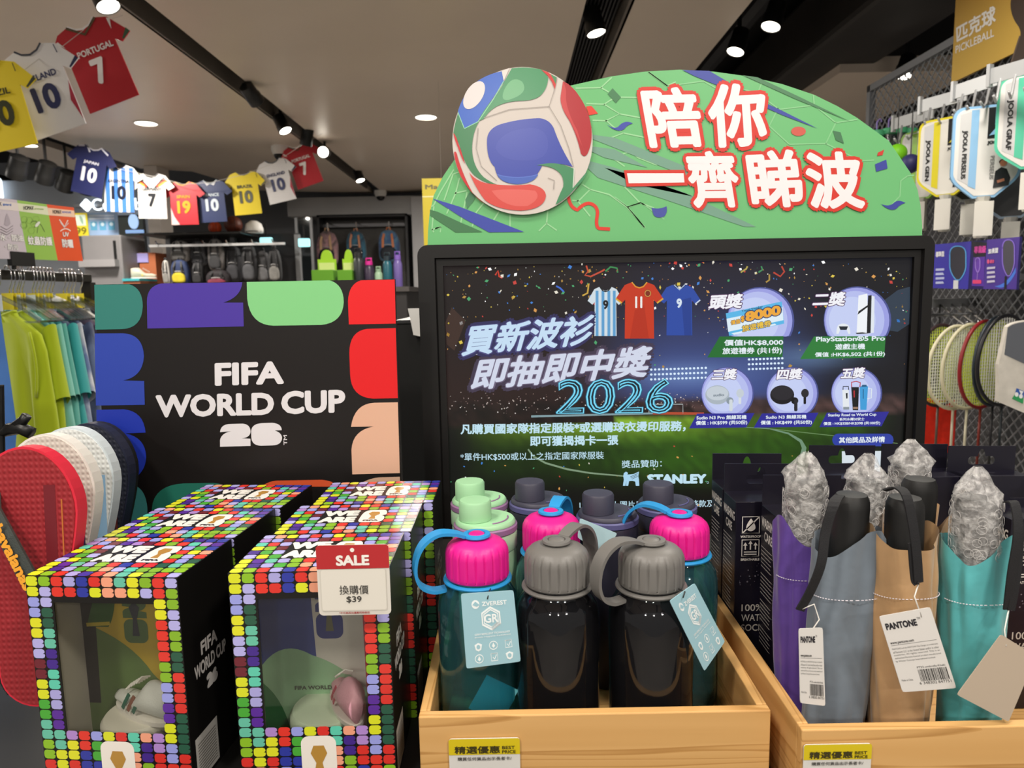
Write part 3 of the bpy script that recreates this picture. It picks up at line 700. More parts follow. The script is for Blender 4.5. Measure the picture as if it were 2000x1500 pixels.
for c, BL, BR, TL in chars:
    if c == '一':
        P.poly([(74, 735), (414, 735), (419, 790), (85, 795)], '#eae7ea', 5); P.poly([(56, 716), (420, 714), (440, 808), (72, 815)], '#cf3327', 4.5)
    else: P.text(c, BL, BR, TL, '#eae7ea', 5, .034, '#cf3327', .062, 12)
P.obj('slogan_lettering', M_PRINT, hd)
# printed football, its own cut-out layer
bf = Frame(hf.o-hf.y*.006, hf.u); bd = MB()
bpts = [bf.uv(zA(p)) for p in ell(802, 700, 548, 577, n=64)]
bd.prism(bpts, -.006, -.0005).build('football_cutout', mat('#cfc7c0', .4, key='ball_white'), hd)
P = Print(bf, zA); P.base = -.006
P.poly(path((262, 640), (275, 560, 300, 480), (350, 605), (462, 552), (410, 640, 408, 760), (410, 900, 500, 985), (560, 1030, 620, 1048), (500, 1035, 420, 965), (360, 900, 330, 800), (300, 690, 262, 640)), '#47825a', 2)
P.poly(path((640, 158), (660, 238), (600, 320, 570, 370), (500, 460, 450, 552), (348, 606), (298, 470), (330, 350, 430, 250), (520, 180, 640, 158)), '#3f66c0', 2)
P.stroke([(348, 606), (455, 552), (575, 375), (655, 235)], 6, '#8fd0a8', 2.5); P.stroke([(298, 480), (348, 606)], 6, '#8fd0a8', 2.5)
P.poly(ell(424, 345, 66, 122, 32), '#d8d3d2', 3)
P.poly(path((718, 134), (840, 118, 955, 146), (985, 170, 1002, 208), (1000, 290, 945, 345), (900, 385, 800, 388), (680, 390, 600, 432), (540, 465, 500, 530), (455, 550), (500, 450, 575, 372), (640, 290, 660, 238)), '#4a9064', 2)
P.poly(path((660, 300), (720, 180, 800, 240), (860, 330, 700, 380), (620, 400, 660, 300)), '#6fae80', 2.2)
P.poly([(948, 146), (1000, 165), (1062, 215), (1068, 232), (1055, 300), (1030, 240), (1000, 195)], '#c63a38', 3); P.poly([(1020, 180), (1068, 205), (1062, 260), (1040, 215)], '#4a8a60', 3.2)
P.poly(path((1118, 235), (1180, 262, 1230, 330), (1320, 450, 1340, 600), (1350, 720, 1310, 800), (1285, 840, 1258, 800), (1225, 650, 1165, 540), (1095, 440, 1100, 360), (1120, 300, 1118, 235)), '#ad3238', 2)
P.poly(path((1118, 235), (1150, 300, 1140, 360), (1150, 480, 1230, 620), (1270, 760, 1290, 790), (1200, 600, 1160, 520), (1090, 430, 1100, 350)), '#c4484a', 2.2)
P.poly(path((525, 690), (530, 610, 620, 575), (760, 530, 930, 524), (1010, 530, 1045, 600), (1100, 760, 1195, 905), (1080, 860, 920, 892), (955, 895), (940, 930, 915, 965), (880, 1030, 760, 1040), (650, 1035, 610, 980), (590, 940, 585, 905), (520, 850, 525, 690)), '#424fa8', 2)
P.poly(path((590, 760), (620, 620, 860, 600), (980, 600, 1000, 700), (1020, 820, 900, 850), (650, 880, 590, 760)), '#4854ac', 2.2)
P.poly(path((605, 965), (760, 1010, 925, 965), (890, 1035, 760, 1040), (640, 1030, 605, 965)), '#4a66b8', 2.3); P.stroke(path((605, 965), (760, 1010, 920, 965)), 7, '#5d78cc', 2.6)
P.poly(path((912, 893), (1060, 850, 1200, 918), (1195, 1070), (1310, 935), (1290, 1010, 1210, 1075), (1150, 1150, 1060, 1200), (1090, 1120, 1120, 1060), (1135, 960, 1040, 915), (980, 890, 912, 893)), '#4a8a62', 3)
P.stroke([(1205, 915), (1196, 1068)], 6, '#cfe0d0', 3.4)
P.poly(path((385, 945), (430, 1010, 520, 1032), (700, 1060, 860, 1040), (985, 1060, 985, 1135), (970, 1235, 790, 1246), (600, 1240, 510, 1165), (440, 1080, 385, 945)), '#d0504a', 2.4); P.poly(path((560, 1090), (700, 1070, 900, 1090), (960, 1150, 840, 1210), (650, 1230, 560, 1090)), '#da6862', 2.6)
P.poly(path((262, 640), (285, 660, 300, 720), (330, 790, 352, 880), (330, 850, 300, 760), (270, 690, 262, 640)), '#c43436', 3); P.poly(path((268, 790), (285, 770, 296, 830), (340, 980, 420, 1120), (500, 1190), (400, 1120, 320, 980), (270, 860, 268, 790)), '#c43436', 3)
for q in [[(500, 522), (700, 455), (1010, 432), (1050, 310), (1072, 205)], [(1010, 432), (1100, 580), (1165, 760), (1200, 905)], [(455, 600), (440, 760), (480, 900), (600, 1010)], [(1000, 990), (1050, 1010), (1045, 1080)]]:
    P.stroke(path(q[0], *q[1:]), 5, '#a49c96', 2.8)
P.poly([(700, 132), (655, 235), (640, 158)], '#d8d2cc', 3)
P.obj('football_print', M_GLOSS, hd)

# ================================================================== BLACK TOURNAMENT BOARD
bdf = vframe((480, 760), 1.0)
bo = empty('tournament_board', bdf.m, label='black board with bright rounded shapes and white tournament lettering', cat='sign')
zF = Z(180, 520, .32)
brd = [bdf.uv(zF(p)) for p in ((12, 112), (1848, 79))]
lowz = TZ-bdf.o.z
bl_, br_ = bdf.uv(zF((25, 1000)))[0], bdf.uv(zF((1880, 1310)))[0]
BP = [(bl_, lowz), (br_, lowz), (brd[1][0], brd[1][1]), (brd[0][0], brd[0][1])]
MB().prism(BP, 0, .005).build('board', mat('#130f0e', .42, key='board_black'), bo)
def shape(pts, col): 
    P = Print(bdf, zF); P.poly(pts, col, 1); P.obj('colour_shape', M_PRINT, bo)
shape(path((14, 113), (228, 110), (310, 135, 310, 245), (305, 380, 180, 384), (20, 387)), '#2f7a72')
shape(path((338, 380), (335, 215), (335, 120, 425, 105), (917, 98), (910, 190, 800, 222), (922, 222), (926, 367)), '#46319c')
shape(path((944, 96), (1450, 86), (1535, 110, 1536, 220), (1530, 345, 1400, 358), (1110, 363), (965, 360, 947, 200)), '#7fc984')
shape(path((1567, 355), (1562, 215), (1565, 110, 1640, 86), (1847, 81), (1853, 350)), '#e0131a')
shape(path((1853, 377), (1866, 805), (1715, 808), (1580, 800, 1575, 660), (1570, 530), (1570, 395, 1680, 382)), '#dc1219')
shape(path((1866, 830), (1720, 833), (1600, 840, 1580, 980), (1718, 978), (1590, 1000, 1583, 1120), (1588, 1270), (1878, 1262)), '#dbae94')
shape(path((16, 410), (190, 409), (312, 415, 317, 550), (310, 675, 190, 697), (318, 700), (322, 845), (24, 850)), '#2b43a8')
shape(path((27, 876), (195, 873), (315, 885, 327, 1015), (205, 1020), (325, 1045, 330, 1160), (330, 1240, 268, 1288), (30, 1300)), '#1f35a8')
shape(path((30, 1335), (240, 1330), (330, 1350, 338, 1480), (338, 1560), (30, 1560)), '#3f8a8a')
shape(path((365, 1560), (365, 1480), (375, 1335, 560, 1325), (740, 1322), (880, 1330, 900, 1480), (900, 1560)), '#1f6a5a')
shape(path((1030, 1345), (1080, 1310, 1130, 1308), (1400, 1303), (1480, 1310, 1495, 1345)), '#c8502a')
shape(path((1640, 1325), (1700, 1290, 1760, 1288), (1878, 1284), (1880, 1325)), '#c4a088')
P = Print(bdf, zF)
P.text('FIFA', (750, 730), (1172, 718), (748, 590), '#dcdade', 2, .045, n=12)
P.text('WORLD', (392, 925), (1112, 908), (388, 785), '#dcdade', 2, .045, n=12)
P.text('CUP', (1156, 905), (1547, 893), (1153, 762), '#dcdade', 2, .045, n=12)
P.poly(path((782, 1101), (782, 1060), (790, 1018, 850, 1006), (782, 1012), (785, 962, 850, 962), (920, 960), (968, 965, 968, 1010), (965, 1045, 915, 1050), (967, 1052), (968, 1096)), '#dcdade', 2)
P.poly(path((1040, 957), (1100, 955), (1158, 960, 1158, 1000), (1115, 1002), (1160, 1015, 1160, 1050), (1155, 1092, 1100, 1093), (1030, 1095), (975, 1092, 973, 1045), (972, 1005), (975, 960, 1040, 957)), '#dcdade', 2)
P.text('TM', (1192, 1090), (1190, 1030), (1170, 1090), '#dcdade', 2, .02)
P.obj('lettering', M_PRINT, bo)

# ================================================================== PRINTED DISPLAY CARTONS
CW, CH, CD = .150, .217, .106
PAL = ['#d9df2a', '#8cbe2a', '#e0382c', '#a9a6e0', '#2f3aa0', '#d8342c', '#efa283', '#67bfa6', '#dfe02c', '#86b52c', '#df3a30', '#b3b0ea', '#45298c', '#b08ad0', '#4aa83a', '#2b5a46', '#6e2430', '#5fcab0', '#5a2c9a', '#9aa0e6']
def tile(x0, z0, w, h):
    g_ = .0005; x0 += g_; z0 += g_; x1, z1 = x0+w-2*g_, z0+h-2*g_; r = min(w, h)*.26; zm = (z0+z1)/2
    return [(x0+r, z0), (x1-r, z0), (x1-r*.3, z0+r*.3), (x1, z0+r), (x1-.0002, zm-h*.06), (x1-w*.16, zm), (x1-.0006, zm+h*.06), (x1, z1-r), (x1-r*.3, z1-r*.3), (x1-r, z1), (x0+r, z1), (x0+r*.3, z1-r*.3), (x0, z1-r), (x0, z0+r), (x0+r*.3, z0+r*.3)]
WX0, WX1, WZ0, WZ1 = -.049, .052, .060, .191
def carton_meshes():
    b = MB(); t = .0012; x0, x1 = -CW/2, CW/2
    # front frame with window
    for a, c in (((x0, 0, 0), (x1, t, WZ0)), ((x0, 0, WZ1), (x1, t, CH)), ((x0, 0, WZ0), (WX0, t, WZ1)), ((WX1, 0, WZ0), (x1, t, WZ1)),
                 ((x0, t, 0), (x0+t, CD, CH)), ((x1-t, t, 0), (x1, CD, CH)), ((x0+t, CD-t, 0), (x1-t, CD, CH)), ((x0+t, t, CH-t), (x1-t, CD-t, CH)), ((x0+t, t, 0), (x1-t, CD-t, t))): b.box(a, c)
    shell = b.mesh('carton_shell', mat('#131211', .35, key='carton_card'))
    r = random.Random(5)
    P = Print(None, None, .0002); cw = CW/12; nr = 21; ch = CH/nr
    for i in range(12):
        prev = None
        for j in range(nr):
            x, z = x0+i*cw, CH-(j+1)*ch
            if x+cw*.75 > WX0 and x+cw*.25 < WX1 and z+ch*.6 > WZ0 and z+ch*.35 < WZ1: prev = None; continue
            if prev is None or (j+i) % 2 == 0: prev = PAL[i] if j == 0 else r.choice(PAL)
            P.poly(tile(x, z, cw, ch), prev, 1)
    # tournament tile with cup at the foot of the front
    P.poly(rrect(-.016, .012, .018, .052, .008), '#efe9e0', 2); P.poly([(-.004, .014), (.006, .014), (.004, .024), (.009, .034), (.006, .042), (-.004, .042), (-.007, .034), (-.002, .024)], '#b5893c', 3)
    front = P.b.mesh('front_print', M_GLOSS)
    P = Print(None, None, .0002); nr2 = 9; ch2 = CD/nr2
    for i in range(12):
        for j in range(nr2):
            x, z = x0+i*cw, j*ch2
            if 3 <= i <= 8 and 3 <= j <= 6: continue
            P.poly(tile(x, z, cw, ch2), PAL[i] if j == 0 else r.choice(PAL), 1)
    P.text('WE', (x0+3.0*cw, CD*.57), (x0+6.4*cw, CD*.57), (x0+3.0*cw, CD*.77), '#f2efe8', 1, .085, n=12)
    P.text('ARE', (x0+3.0*cw, CD*.345), (x0+6.4*cw, CD*.345), (x0+3.0*cw, CD*.545), '#f2efe8', 1, .085, n=12)
    P.poly(path((x0+6.7*cw, CD*.565), (x0+6.7*cw, CD*.77, x0+7.4*cw, CD*.77), (x0+8.5*cw, CD*.77), (x0+9*cw, CD*.77, x0+9*cw, CD*.6), (x0+8.6*cw, CD*.57), (x0+9*cw, CD*.55, x0+9*cw, CD*.45), (x0+9*cw, CD*.34, x0+8.4*cw, CD*.34), (x0+7.1*cw, CD*.34), (x0+6.7*cw, CD*.34, x0+6.7*cw, CD*.45)), '#f2efe8', 1)
    kx, kz = x0+7.85*cw, CD*.45
    P.poly([(kx-.004, kz), (kx+.004, kz), (kx+.002, kz+.010), (kx+.0065, kz+.018), (kx+.005, kz+.026), (kx-.004, kz+.027), (kx-.007, kz+.020), (kx-.002, kz+.010)], '#b5863a', 2)
    P.text('FIFA', (kx-.009, CD*.375), (kx+.009, CD*.375), (kx-.009, CD*.42), '#2a2826', 2, .06)
    P.b.xf(Matrix(((1, 0, 0, 0), (0, 0, 1, 0), (0, -1, 0, CH), (0, 0, 0, 1))))
    top = P.b.mesh('top_print', M_GLOSS)
    P = Print(None, None, .0002)
    P.text('FIFA', (.030, .125), (.062, .125), (.030, .139), '#d4d0cc', 1, .04); P.text('WORLD CUP', (.016, .106), (.078, .106), (.016, .120), '#d4d0cc', 1, .04); P.text('26', (.036, .086), (.058, .086), (.036, .101), '#d4d0cc', 1, .12)
    MX = Matrix(((0, -1, 0, x1), (1, 0, 0, 0), (0, 0, 1, 0), (0, 0, 0, 1))); P.b.xf(MX); side = P.b.mesh('side_lettering', M_PRINT); P = Print(None, None, .0002)
    P.poly([(.008, .004), (.05, .004), (.05, .05), (.008, .05)], '#b9b6b0', 1)
    for k in range(12): P.poly([(.012, .008+k*.003), (.046, .008+k*.003), (.046, .0095+k*.003), (.012, .0095+k*.003)], '#77746f', 1.5)
    P.b.xf(Matrix(((0, -1, 0, x1), (1, 0, 0, 0), (0, 0, 1, 0), (0, 0, 0, 1))))
    stk = P.b.mesh('barcode_sticker', M_PRINT)
    w = MB(); w.box((WX0-.002, t+.0002, WZ0-.002), (WX1+.002, t+.0005, WZ1+.002)); win = w.mesh('window_film', CLEAR)
    l = MB(); k_ = t+.0004
    l.box((x0+k_, t+.001, t), (x0+k_+.0006, CD-t-.0004, CH-t)).box((x1-k_-.0006, t+.001, t), (x1-k_, CD-t-.0004, CH-t)).box((x0+k_+.0007, t+.001, t+.0003), (x1-k_-.0007, CD-t-.0004, t+.0009)); lin_ = l.mesh('inner_liner', mat('#d2cabd', .6, key='liner_card'))
    return shell, front, top, side, win, stk, lin_
CM = carton_meshes()
def emblem(P, cx_, z0, s, c, cup):
    P.poly(path((cx_-s*.5, z0+s*1.05), (cx_-s*.5, z0+s*1.3), (cx_-s*.45, z0+s*1.45, cx_-s*.1, z0+s*1.5), (cx_-s*.5, z0+s*1.55), (cx_-s*.5, z0+s*2, cx_, z0+s*2), (cx_+s*.5, z0+s*2, cx_+s*.5, z0+s*1.6), (cx_+s*.45, z0+s*1.4, cx_+s*.2, z0+s*1.35), (cx_+s*.5, z0+s*1.3), (cx_+s*.5, z0+s*1.05)), c, 2)
    P.poly(rrect(cx_-s*.5, z0, cx_+s*.5, z0+s, s*.28), c, 2)
    P.poly([(cx_-s*.15, z0+s*.3), (cx_+s*.15, z0+s*.3), (cx_+s*.08, z0+s), (cx_+s*.22, z0+s*1.5), (cx_, z0+s*1.75), (cx_-s*.22, z0+s*1.5), (cx_-s*.08, z0+s)], cup, 3)
def carton(fl_, fr_, label, inside=None, grp='printed display cartons'):
    a = atz(*fl_, TZ+CH); b = atz(*fr_, TZ+CH); c = (a+b)/2; u = (b-a); u.z = 0
    f = Frame((c.x, c.y, TZ), u); root = empty('display_carton', f.m, label=label, cat='box', group=grp)
    for me, nm in zip(CM, ('shell', 'front_print', 'top_print', 'side_lettering', 'window_film', 'barcode_sticker', 'inner_liner')):
        o = bpy.data.objects.new(nm, me); COL.objects.link(o); o.parent = root
    if inside:
        P = Print(None, None, .0003); P.base = CD*.62
        if inside == 'green':
            P.poly([(-.073, .002), (.073, .002), (.073, .215), (-.073, .215)], '#d2b440', 1)
            P.poly(path((-.073, .14), (-.02, .12, .0, .085), (.02, .06, .073, .05), (.073, .002), (-.073, .002)), '#6f8a52', 1.5); P.poly([(-.073, .05), (-.060, .05), (-.056, .205), (-.062, .215), (-.073, .215)], '#2d2a2c', 1.6)
            P.poly(path((-.068, .135), (-.058, .165), (-.052, .205), (-.036, .205, -.033, .175), (-.036, .145, -.044, .135)), '#3f6b35', 1.8); P.stroke([(-.068, .137), (-.042, .139)], .004, '#d8c040', 2.2)
            emblem(P, -.014, .118, .026, '#5f7a50', '#3b3f4c')
        else:
            P.poly([(-.073, .002), (.073, .002), (.073, .215), (-.073, .215)], '#dedbd4', 1)
            P.poly([(-.073, .002), (-.012, .002), (-.020, .215), (-.073, .215)], '#33489a', 1.5); P.poly([(.036, .002), (.073, .002), (.073, .215), (.034, .215)], '#c8304a', 1.5); P.poly(path((-.073, .09), (-.05, .12, -.02, .1), (.01, .09, .036, .06), (.036, .002), (-.073, .002)), '#9cc8a0', 1.7)
            P.poly(path((-.073, .07), (-.05, .05, -.045, .002), (-.073, .002)), '#2a7a40', 1.9)
            emblem(P, .000, .118, .028, '#2b3a8c', '#6a6a50')
        P.text('FIFA WORLD CUP 2026', (-.04, .062), (.03, .062), (-.04, .0665), '#4a4a44', 4, .03)
        P.obj('inner_backdrop', M_PRINT, root)
        MB().lathe([(.036, .0), (.038, .003), (.038, .050), (.035, .054), (.0005, .055)], 36, (.0, .0435, .0025)).build('stand_base', mat('#d9d6c8' if inside == 'green' else '#cfe0c6', .5, key='base_disc'), root, 40)
        if inside != 'green':
            P = Print(None, None, .0003); P.base = .0050
            P.text('FIFA WORLD CUP 2026', (-.022, .045), (.04, .045), (-.022, .049), '#4c6a58', 1, .03); P.text('OFFICIAL LICENSED PRODUCT', (-.022, .040), (.04, .040), (-.022, .043), '#4c6a58', 1, .02); P.obj('base_lettering', M_PRINT, root)
    return root, f
cA, fA = carton((33, 1124), (362, 1129), 'tile-printed window carton with a modelled reflection of a white striped shoe before a yellow and green backdrop', 'green')
cB, fB = carton((434, 1120), (768, 1113), 'tile-printed window carton behind the sale card, blue white red inside', 'red')
def carton_behind(f0, k, dx, label):
    f = Frame(f0.o+f0.y*(k*(CD+.0025))+f0.u*dx, f0.u); root = empty('display_carton', f.m, label=label, cat='box', group='printed cartons in the rear rows')
    for me, nm in zip(CM, ('shell', 'front_print', 'top_print', 'side_lettering', 'window_film', 'barcode_sticker', 'inner_liner')):
        o = bpy.data.objects.new(nm, me); COL.objects.link(o); o.parent = root
carton_behind(fA, 1, .002, 'tile-printed carton directly behind the carton with the yellow and green backdrop')
carton_behind(fA, 2, .008, 'tile-printed carton against the black board, two behind the yellow and green one')
carton_behind(fB, 1, .007, 'tile-printed carton directly behind the carton with the sale card')
carton_behind(fB, 2, .020, 'tile-printed carton two behind the sale card, beside the screen')

def shoe_model(f, x, y, z, yaw, sc, col, stripes, label):
    m = f.m @ Matrix.Translation((x, y, z)) @ Matrix.Rotation(yaw, 4, 'Z') @ Matrix.Scale(sc, 4)
    root = empty('shoe_model', m, label=label, cat='shoe')
    b = MB(); rings = []; n = 20; K = 18
    for i in range(K):
        t = i/(K-1); L = -.5+t
        w = .16*(math.sin(PI*min(1, max(.02, (t*.93+.035))))**.35)*(1+.12*math.sin(2*PI*t)); h = .17+.25*sm(.62, .3, t)-.05*sm(.8, 1, t)-.04*sm(.1, 0, t)
        for k in range(n):
            a = 2*PI*k/n; cx_, sz = math.cos(a), math.sin(a); b.v.append((L, w*cx_*(1-.35*max(0, sz)), max(0, .5+.5*sz)**.9*h))
    for i in range(K-1):
        for k in range(n): b.f.append((i*n+k, (i+1)*n+k, (i+1)*n+(k+1) % n, i*n+(k+1) % n)); b.c.append(None)
    b.f.append(tuple(range(n))); b.f.append(tuple((K-1)*n+k for k in range(n))[::-1]); b.c += [None, None]
    fixn(b.build('upper', mat(col, .5, key='shoe_upper', bump=.2, bscale=60), root, True))
    s_ = MB(); s_.prism([(x_, y_) for x_, y_ in ell(0, 0, .52, .18, n=28)], -.05, .0); s_.xf(Matrix(((1, 0, 0, 0), (0, 0, 1, 0), (0, 1, 0, 0), (0, 0, 0, 1)))); fixn(s_.build('sole', mat('#e8e4dc', .5, key='shoe_sole'), root))
    for k, c in enumerate(stripes):
        for sd in (-1, 1): MB().band([(-.02+k*.1, sd*.168, .05), (-.06+k*.1, sd*.155, .13), (-.09+k*.1, sd*.118, .22)], (1, 0, 0), .05, .012).build('stripe', mat(c, .5, key='shoe_stripe'), root)
    for k in range(5): MB().tube([(.0+k*.055, -.09, .37-k*.035), (.02+k*.055, 0, .40-k*.035), (.0+k*.055, .09, .37-k*.035)], .012, 6).build('lace', mat('#f0ede6', .7, key='lace'), root)
    return root
shoe_model(fA, .006, .040, .0565+.05*.085, math.radians(155), .085, '#dfe2dc', ['#3a6a58', '#8a5a48', '#2f6a56'], 'small white shoe with green and brown stripes, a modelled window reflection inside a carton')  # shoe modelled in place of a reflection in the window film
shoe_model(fB, .020, .042, .0565+.05*.085, math.radians(115), .085, '#d8a0ae', ['#b8405a', '#b8405a'], 'small pink toy shoe with white laces inside a carton')

# sale card on the second carton
sf_ = Frame((fB.o.x, fB.o.y-.016, fB.o.z), fB.u); sc_ = empty('sale_card', sf_.m, label='red and white sale price card hanging before a carton window', cat='price card')
cr_ = [sf_.uv(p) for p in ((622, 1066), (763, 1062), (760, 1203), (618, 1199))]
x0, x1, z0, z1 = (cr_[0][0]+cr_[3][0])/2, (cr_[1][0]+cr_[2][0])/2, (cr_[2][1]+cr_[3][1])/2, (cr_[0][1]+cr_[1][1])/2
MB().prism(rrect(x0, z0, x1, z1, .004), 0, .0008).build('card', mat('#d8d4cb', .35, key='card_white'), sc_)
P = Print(None); w_, h_ = x1-x0, z1-z0; N_ = lambda p: (x0+p[0]*w_, z0+p[1]*h_); P.zf = N_
P.poly([(.0, .665), (1, .665), (1, .97), (.97, 1), (.03, 1), (0, .97)], '#b3262b', 1); P.poly(ell(.5, .93, .03, .03, n=16), '#efeae2', 1.5)
P.text('SALE', (.27, .71), (.73, .71), (.27, .86), '#eeeae4', 2, .045)
P.poly(rrect(.04, .06, .95, .66, .03), '#cfcbc0', 1.2); P.poly(rrect(.05, .075, .94, .65, .03), '#dcd8ce', 1.4)
P.text('換購價', (.30, .30), (.70, .30), (.30, .43), '#3a3834', 2, .004); P.text('$39', (.39, .175), (.60, .175), (.39, .275), '#3a3834', 2, .02)
P.text('*不可與其他優惠同時使用', (.28, .022), (.70, .022), (.28, .052), '#a83a3a', 2, .01)
P.obj('lettering', M_PRINT, sc_)
MB().band([((x0+x1)/2, .0012, z1-.02), ((x0+x1)/2, .0012, CH+.003), ((x0+x1)/2, .016, CH+.003), ((x0+x1)/2, .04, CH+.0025)], (1, 0, 0), .01, .0006).build('clip', CLEAR, sc_)

# ================================================================== WOODEN CRATES
def crate(fl_, fr_, zr, yb, label, xr=None):
    a = atz(*fl_, zr); b = atz(*fr_, zr); x0 = a.x; x1 = b.x if xr is None else xr; y0 = (a.y+b.y)/2 if xr is None else a.y; t = .010; z0 = TZ+.001
    root = empty('wooden_crate', loc=(0, 0, 0), label=label, cat='crate')
    def pl(name, A, Bq, rot=False):
        cx_ = [(A[i]+Bq[i])/2 for i in range(3)]; e = [(Bq[i]-A[i])/2 for i in range(3)]
        if rot: o = MB().box((-e[1], -e[0], -e[2]), (e[1], e[0], e[2]), bev=.0012).build(name, WOOD, root); o.rotation_euler = (0, 0, PI/2)
        else: o = MB().box((-e[0], -e[1], -e[2]), (e[0], e[1], e[2]), bev=.0012).build(name, WOOD, root)
        o.location = cx_
    pl('front_board', (x0, y0, z0), (x1, y0+t, zr)); pl('back_board', (x0, yb-t, z0), (x1, yb, zr))
    pl('side_board', (x0, y0+t+.0003, z0), (x0+t, yb-t-.0003, zr), True); pl('side_board', (x1-t, y0+t+.0003, z0), (x1, yb-t-.0003, zr), True)
    pl('base_board', (x0+t+.0003, y0+t+.0003, z0), (x1-t-.0003, yb-t-.0003, z0+.010))
    return x0, x1, y0
RIM = 1.117
K1 = crate((817, 1402), (1505, 1386), RIM, .965, 'open pine crate filled with water bottles')
K2 = crate((1566, 1426), (2000, 1407), RIM, 1.0, 'open pine crate filled with folded umbrellas and black boxes', .70)
BZ = TZ+.0115
def pricecard(y, pts, label):
    f = Frame((at(pts[0][0], pts[0][1], y).x, y-.0022, RIM-.05), (1, 0, 0)); root = empty('price_card', f.m, label=label, cat='price card')
    a, b = f.uv(pts[0]), f.uv(pts[1]); w = b[0]-a[0]; z1 = (a[1]+b[1])/2; h = w*.75
    MB().prism(rrect(a[0], z1-h, b[0], z1, .003), 0, .001).build('card', mat('#d9d7d2', .4, key='card_white'), root)
    P = Print(None); P.zf = lambda p: (a[0]+p[0]*w, z1-h+p[1]*h)
    P.poly([(0, .68), (1, .68), (1, .97), (.98, 1), (.02, 1), (0, .97)], '#d3bd14', 1)
    P.text('精選優惠', (.08, .71), (.72, .71), (.08, .86), '#3a3414', 2, .022); P.text('BEST', (.75, .79), (.93, .79), (.75, .855), '#3a3414', 2, .012); P.text('PRICE', (.75, .705), (.94, .705), (.75, .77), '#3a3414', 2, .012)
    P.text('購買任何貨品出示長者卡/', (.12, .57), (.88, .57), (.12, .64), '#4a4844', 2, .004); P.obj('lettering', M_PRINT, root)
pricecard(K1[2], ((876, 1444), (1015, 1441)), 'yellow best price card on the front of the bottle crate')
pricecard(K2[2], ((1570, 1458), (1703, 1449)), 'yellow best price card on the front of the umbrella crate')

# ================================================================== BOTTLES
def cap_mesh(r=.0322, h=.040):
    n = 132; prof = [(r*.97, 0), (r, .0015), (r, .005), (r, h*.60), (r*.985, h*.70), (r*.93, h*.80), (r*.80, h*.90), (r*.55, h*.965), (r*.3, h), (.0006, h)]
    def rad(q, z, a, i):
        k = (a/(2*PI)*22) % 1
        if .4 < k < .6 and 2 <= i <= 4: return q*.955
        return q
    return MB().lathe(prof, n, rad=rad)
CAPM = {}
def cap_for(col):
    if col not in CAPM: CAPM[col] = cap_mesh().mesh('screw_cap', mat(col, .42, key='cap_plastic', bump=.05, bscale=900), 40)
    return CAPM[col]
def tinted(name, c, dens):
    m = bpy.data.materials.new(name); m.use_nodes = True; b = m.node_tree.nodes['Principled BSDF']
    b.inputs['Base Color'].default_value = lin(c); b.inputs['Roughness'].default_value = .04; b.inputs['Transmission Weight'].default_value = dens; b.inputs['IOR'].default_value = 1.45
    return m
M_TEAL = tinted('teal_tritan', '#7cccd8', .95); M_SMOKE = tinted('smoke_tritan', '#5c5c63', .95)
BH = .182
def body_mesh(m):
    o = [(.0006, 0), (.034, 0), (.0395, .003), (.0415, .009), (.0418, .03), (.0412, .075), (.0418, .12), (.0415, .145), (.0395, .156), (.034, .165), (.0305, .170), (.030, .174), (.0318, .176), (.0318, .179), (.0295, .180), (.0295, BH)]
    i = [(max(r-.0022, .0005), max(z+(.0035 if z < .004 else 0), .0035)) for r, z in o][::-1]
    return MB().lathe(o+i, 48).mesh('bottle_body', m, 50)
BODY = {'teal': body_mesh(M_TEAL), 'smoke': body_mesh(M_SMOKE)}
def water_bottle(px, py, kind, capc, strapc, sdir, label, grp):
    top = BZ+BH-.006+.040; p = atz(px, py, top-.002)
    root = empty('water_bottle', loc=(p.x, p.y, BZ), label=label, cat='bottle', group=grp)
    o = bpy.data.objects.new('body', BODY[kind]); COL.objects.link(o); o.parent = root
    cz = BH-.006
    c = bpy.data.objects.new('screw_cap', cap_for(capc)); COL.objects.link(c); c.parent = root; c.location = (0, 0, cz)
    sm_ = mat(strapc, .45, key='strap_rubber', bump=.05, bscale=800); a = math.radians(sdir); d = Vector((math.cos(a), math.sin(a), 0)); sd = Vector((-d.y, d.x, 0)); zt = cz+.0405
    b = MB(); b.lathe([(.0075, 0), (.0135, 0), (.0145, .0012), (.0138, .0032), (.0090, .0036), (.0085, .0020)], 32, (0, 0, zt), close=False)
    ctrl = [(.013, zt+.002), (.024, zt+.006), (.040, zt+.007), (.054, zt-.001), (.062, zt-.015), (.0635, zt-.032), (.058, zt-.045), (.046, zt-.0515), (.033, zt-.051)]
    pts = []
    for i in range(len(ctrl)-1):
        q0, q1, q2, q3 = (ctrl[max(0, min(len(ctrl)-1, i+k))] for k in (-1, 0, 1, 2))
        for s_ in range(4):
            t = s_/4; f_ = lambda k: .5*(2*q1[k]+(q2[k]-q0[k])*t+(2*q0[k]-5*q1[k]+4*q2[k]-q3[k])*t*t+(3*q1[k]-q0[k]-3*q2[k]+q3[k])*t**3); pts.append((f_(0), f_(1)))
    pts.append(ctrl[-1]); W = [.0125+.0045*math.sin(PI*min(1, i/(len(pts)-1)*1.05)) for i in range(len(pts))]
    b.band([d*q[0]+Vector((0, 0, q[1])) for q in pts], sd, W, .0032)
    b.lathe([(.0308, 0), (.0345, 0), (.0352, .0015), (.0345, .003), (.0308, .003)], 40, (0, 0, cz-.0045), close=False)
    b.build('carry_strap', sm_, root, 45)
    MB().lathe([(.0080, 0), (.0080, .0035), (.006, .0048), (.0005, .0052)], 24, (0, 0, zt-.0005)).build('strap_button', mat(capc, .42, key='cap_plastic', bump=.05, bscale=900), root, 40)
    return root
MAG, BLU, GRY = '#dc1a8a', '#2a93d2', '#6f6d6a'
g1 = 'sports bottles in the pine crate'
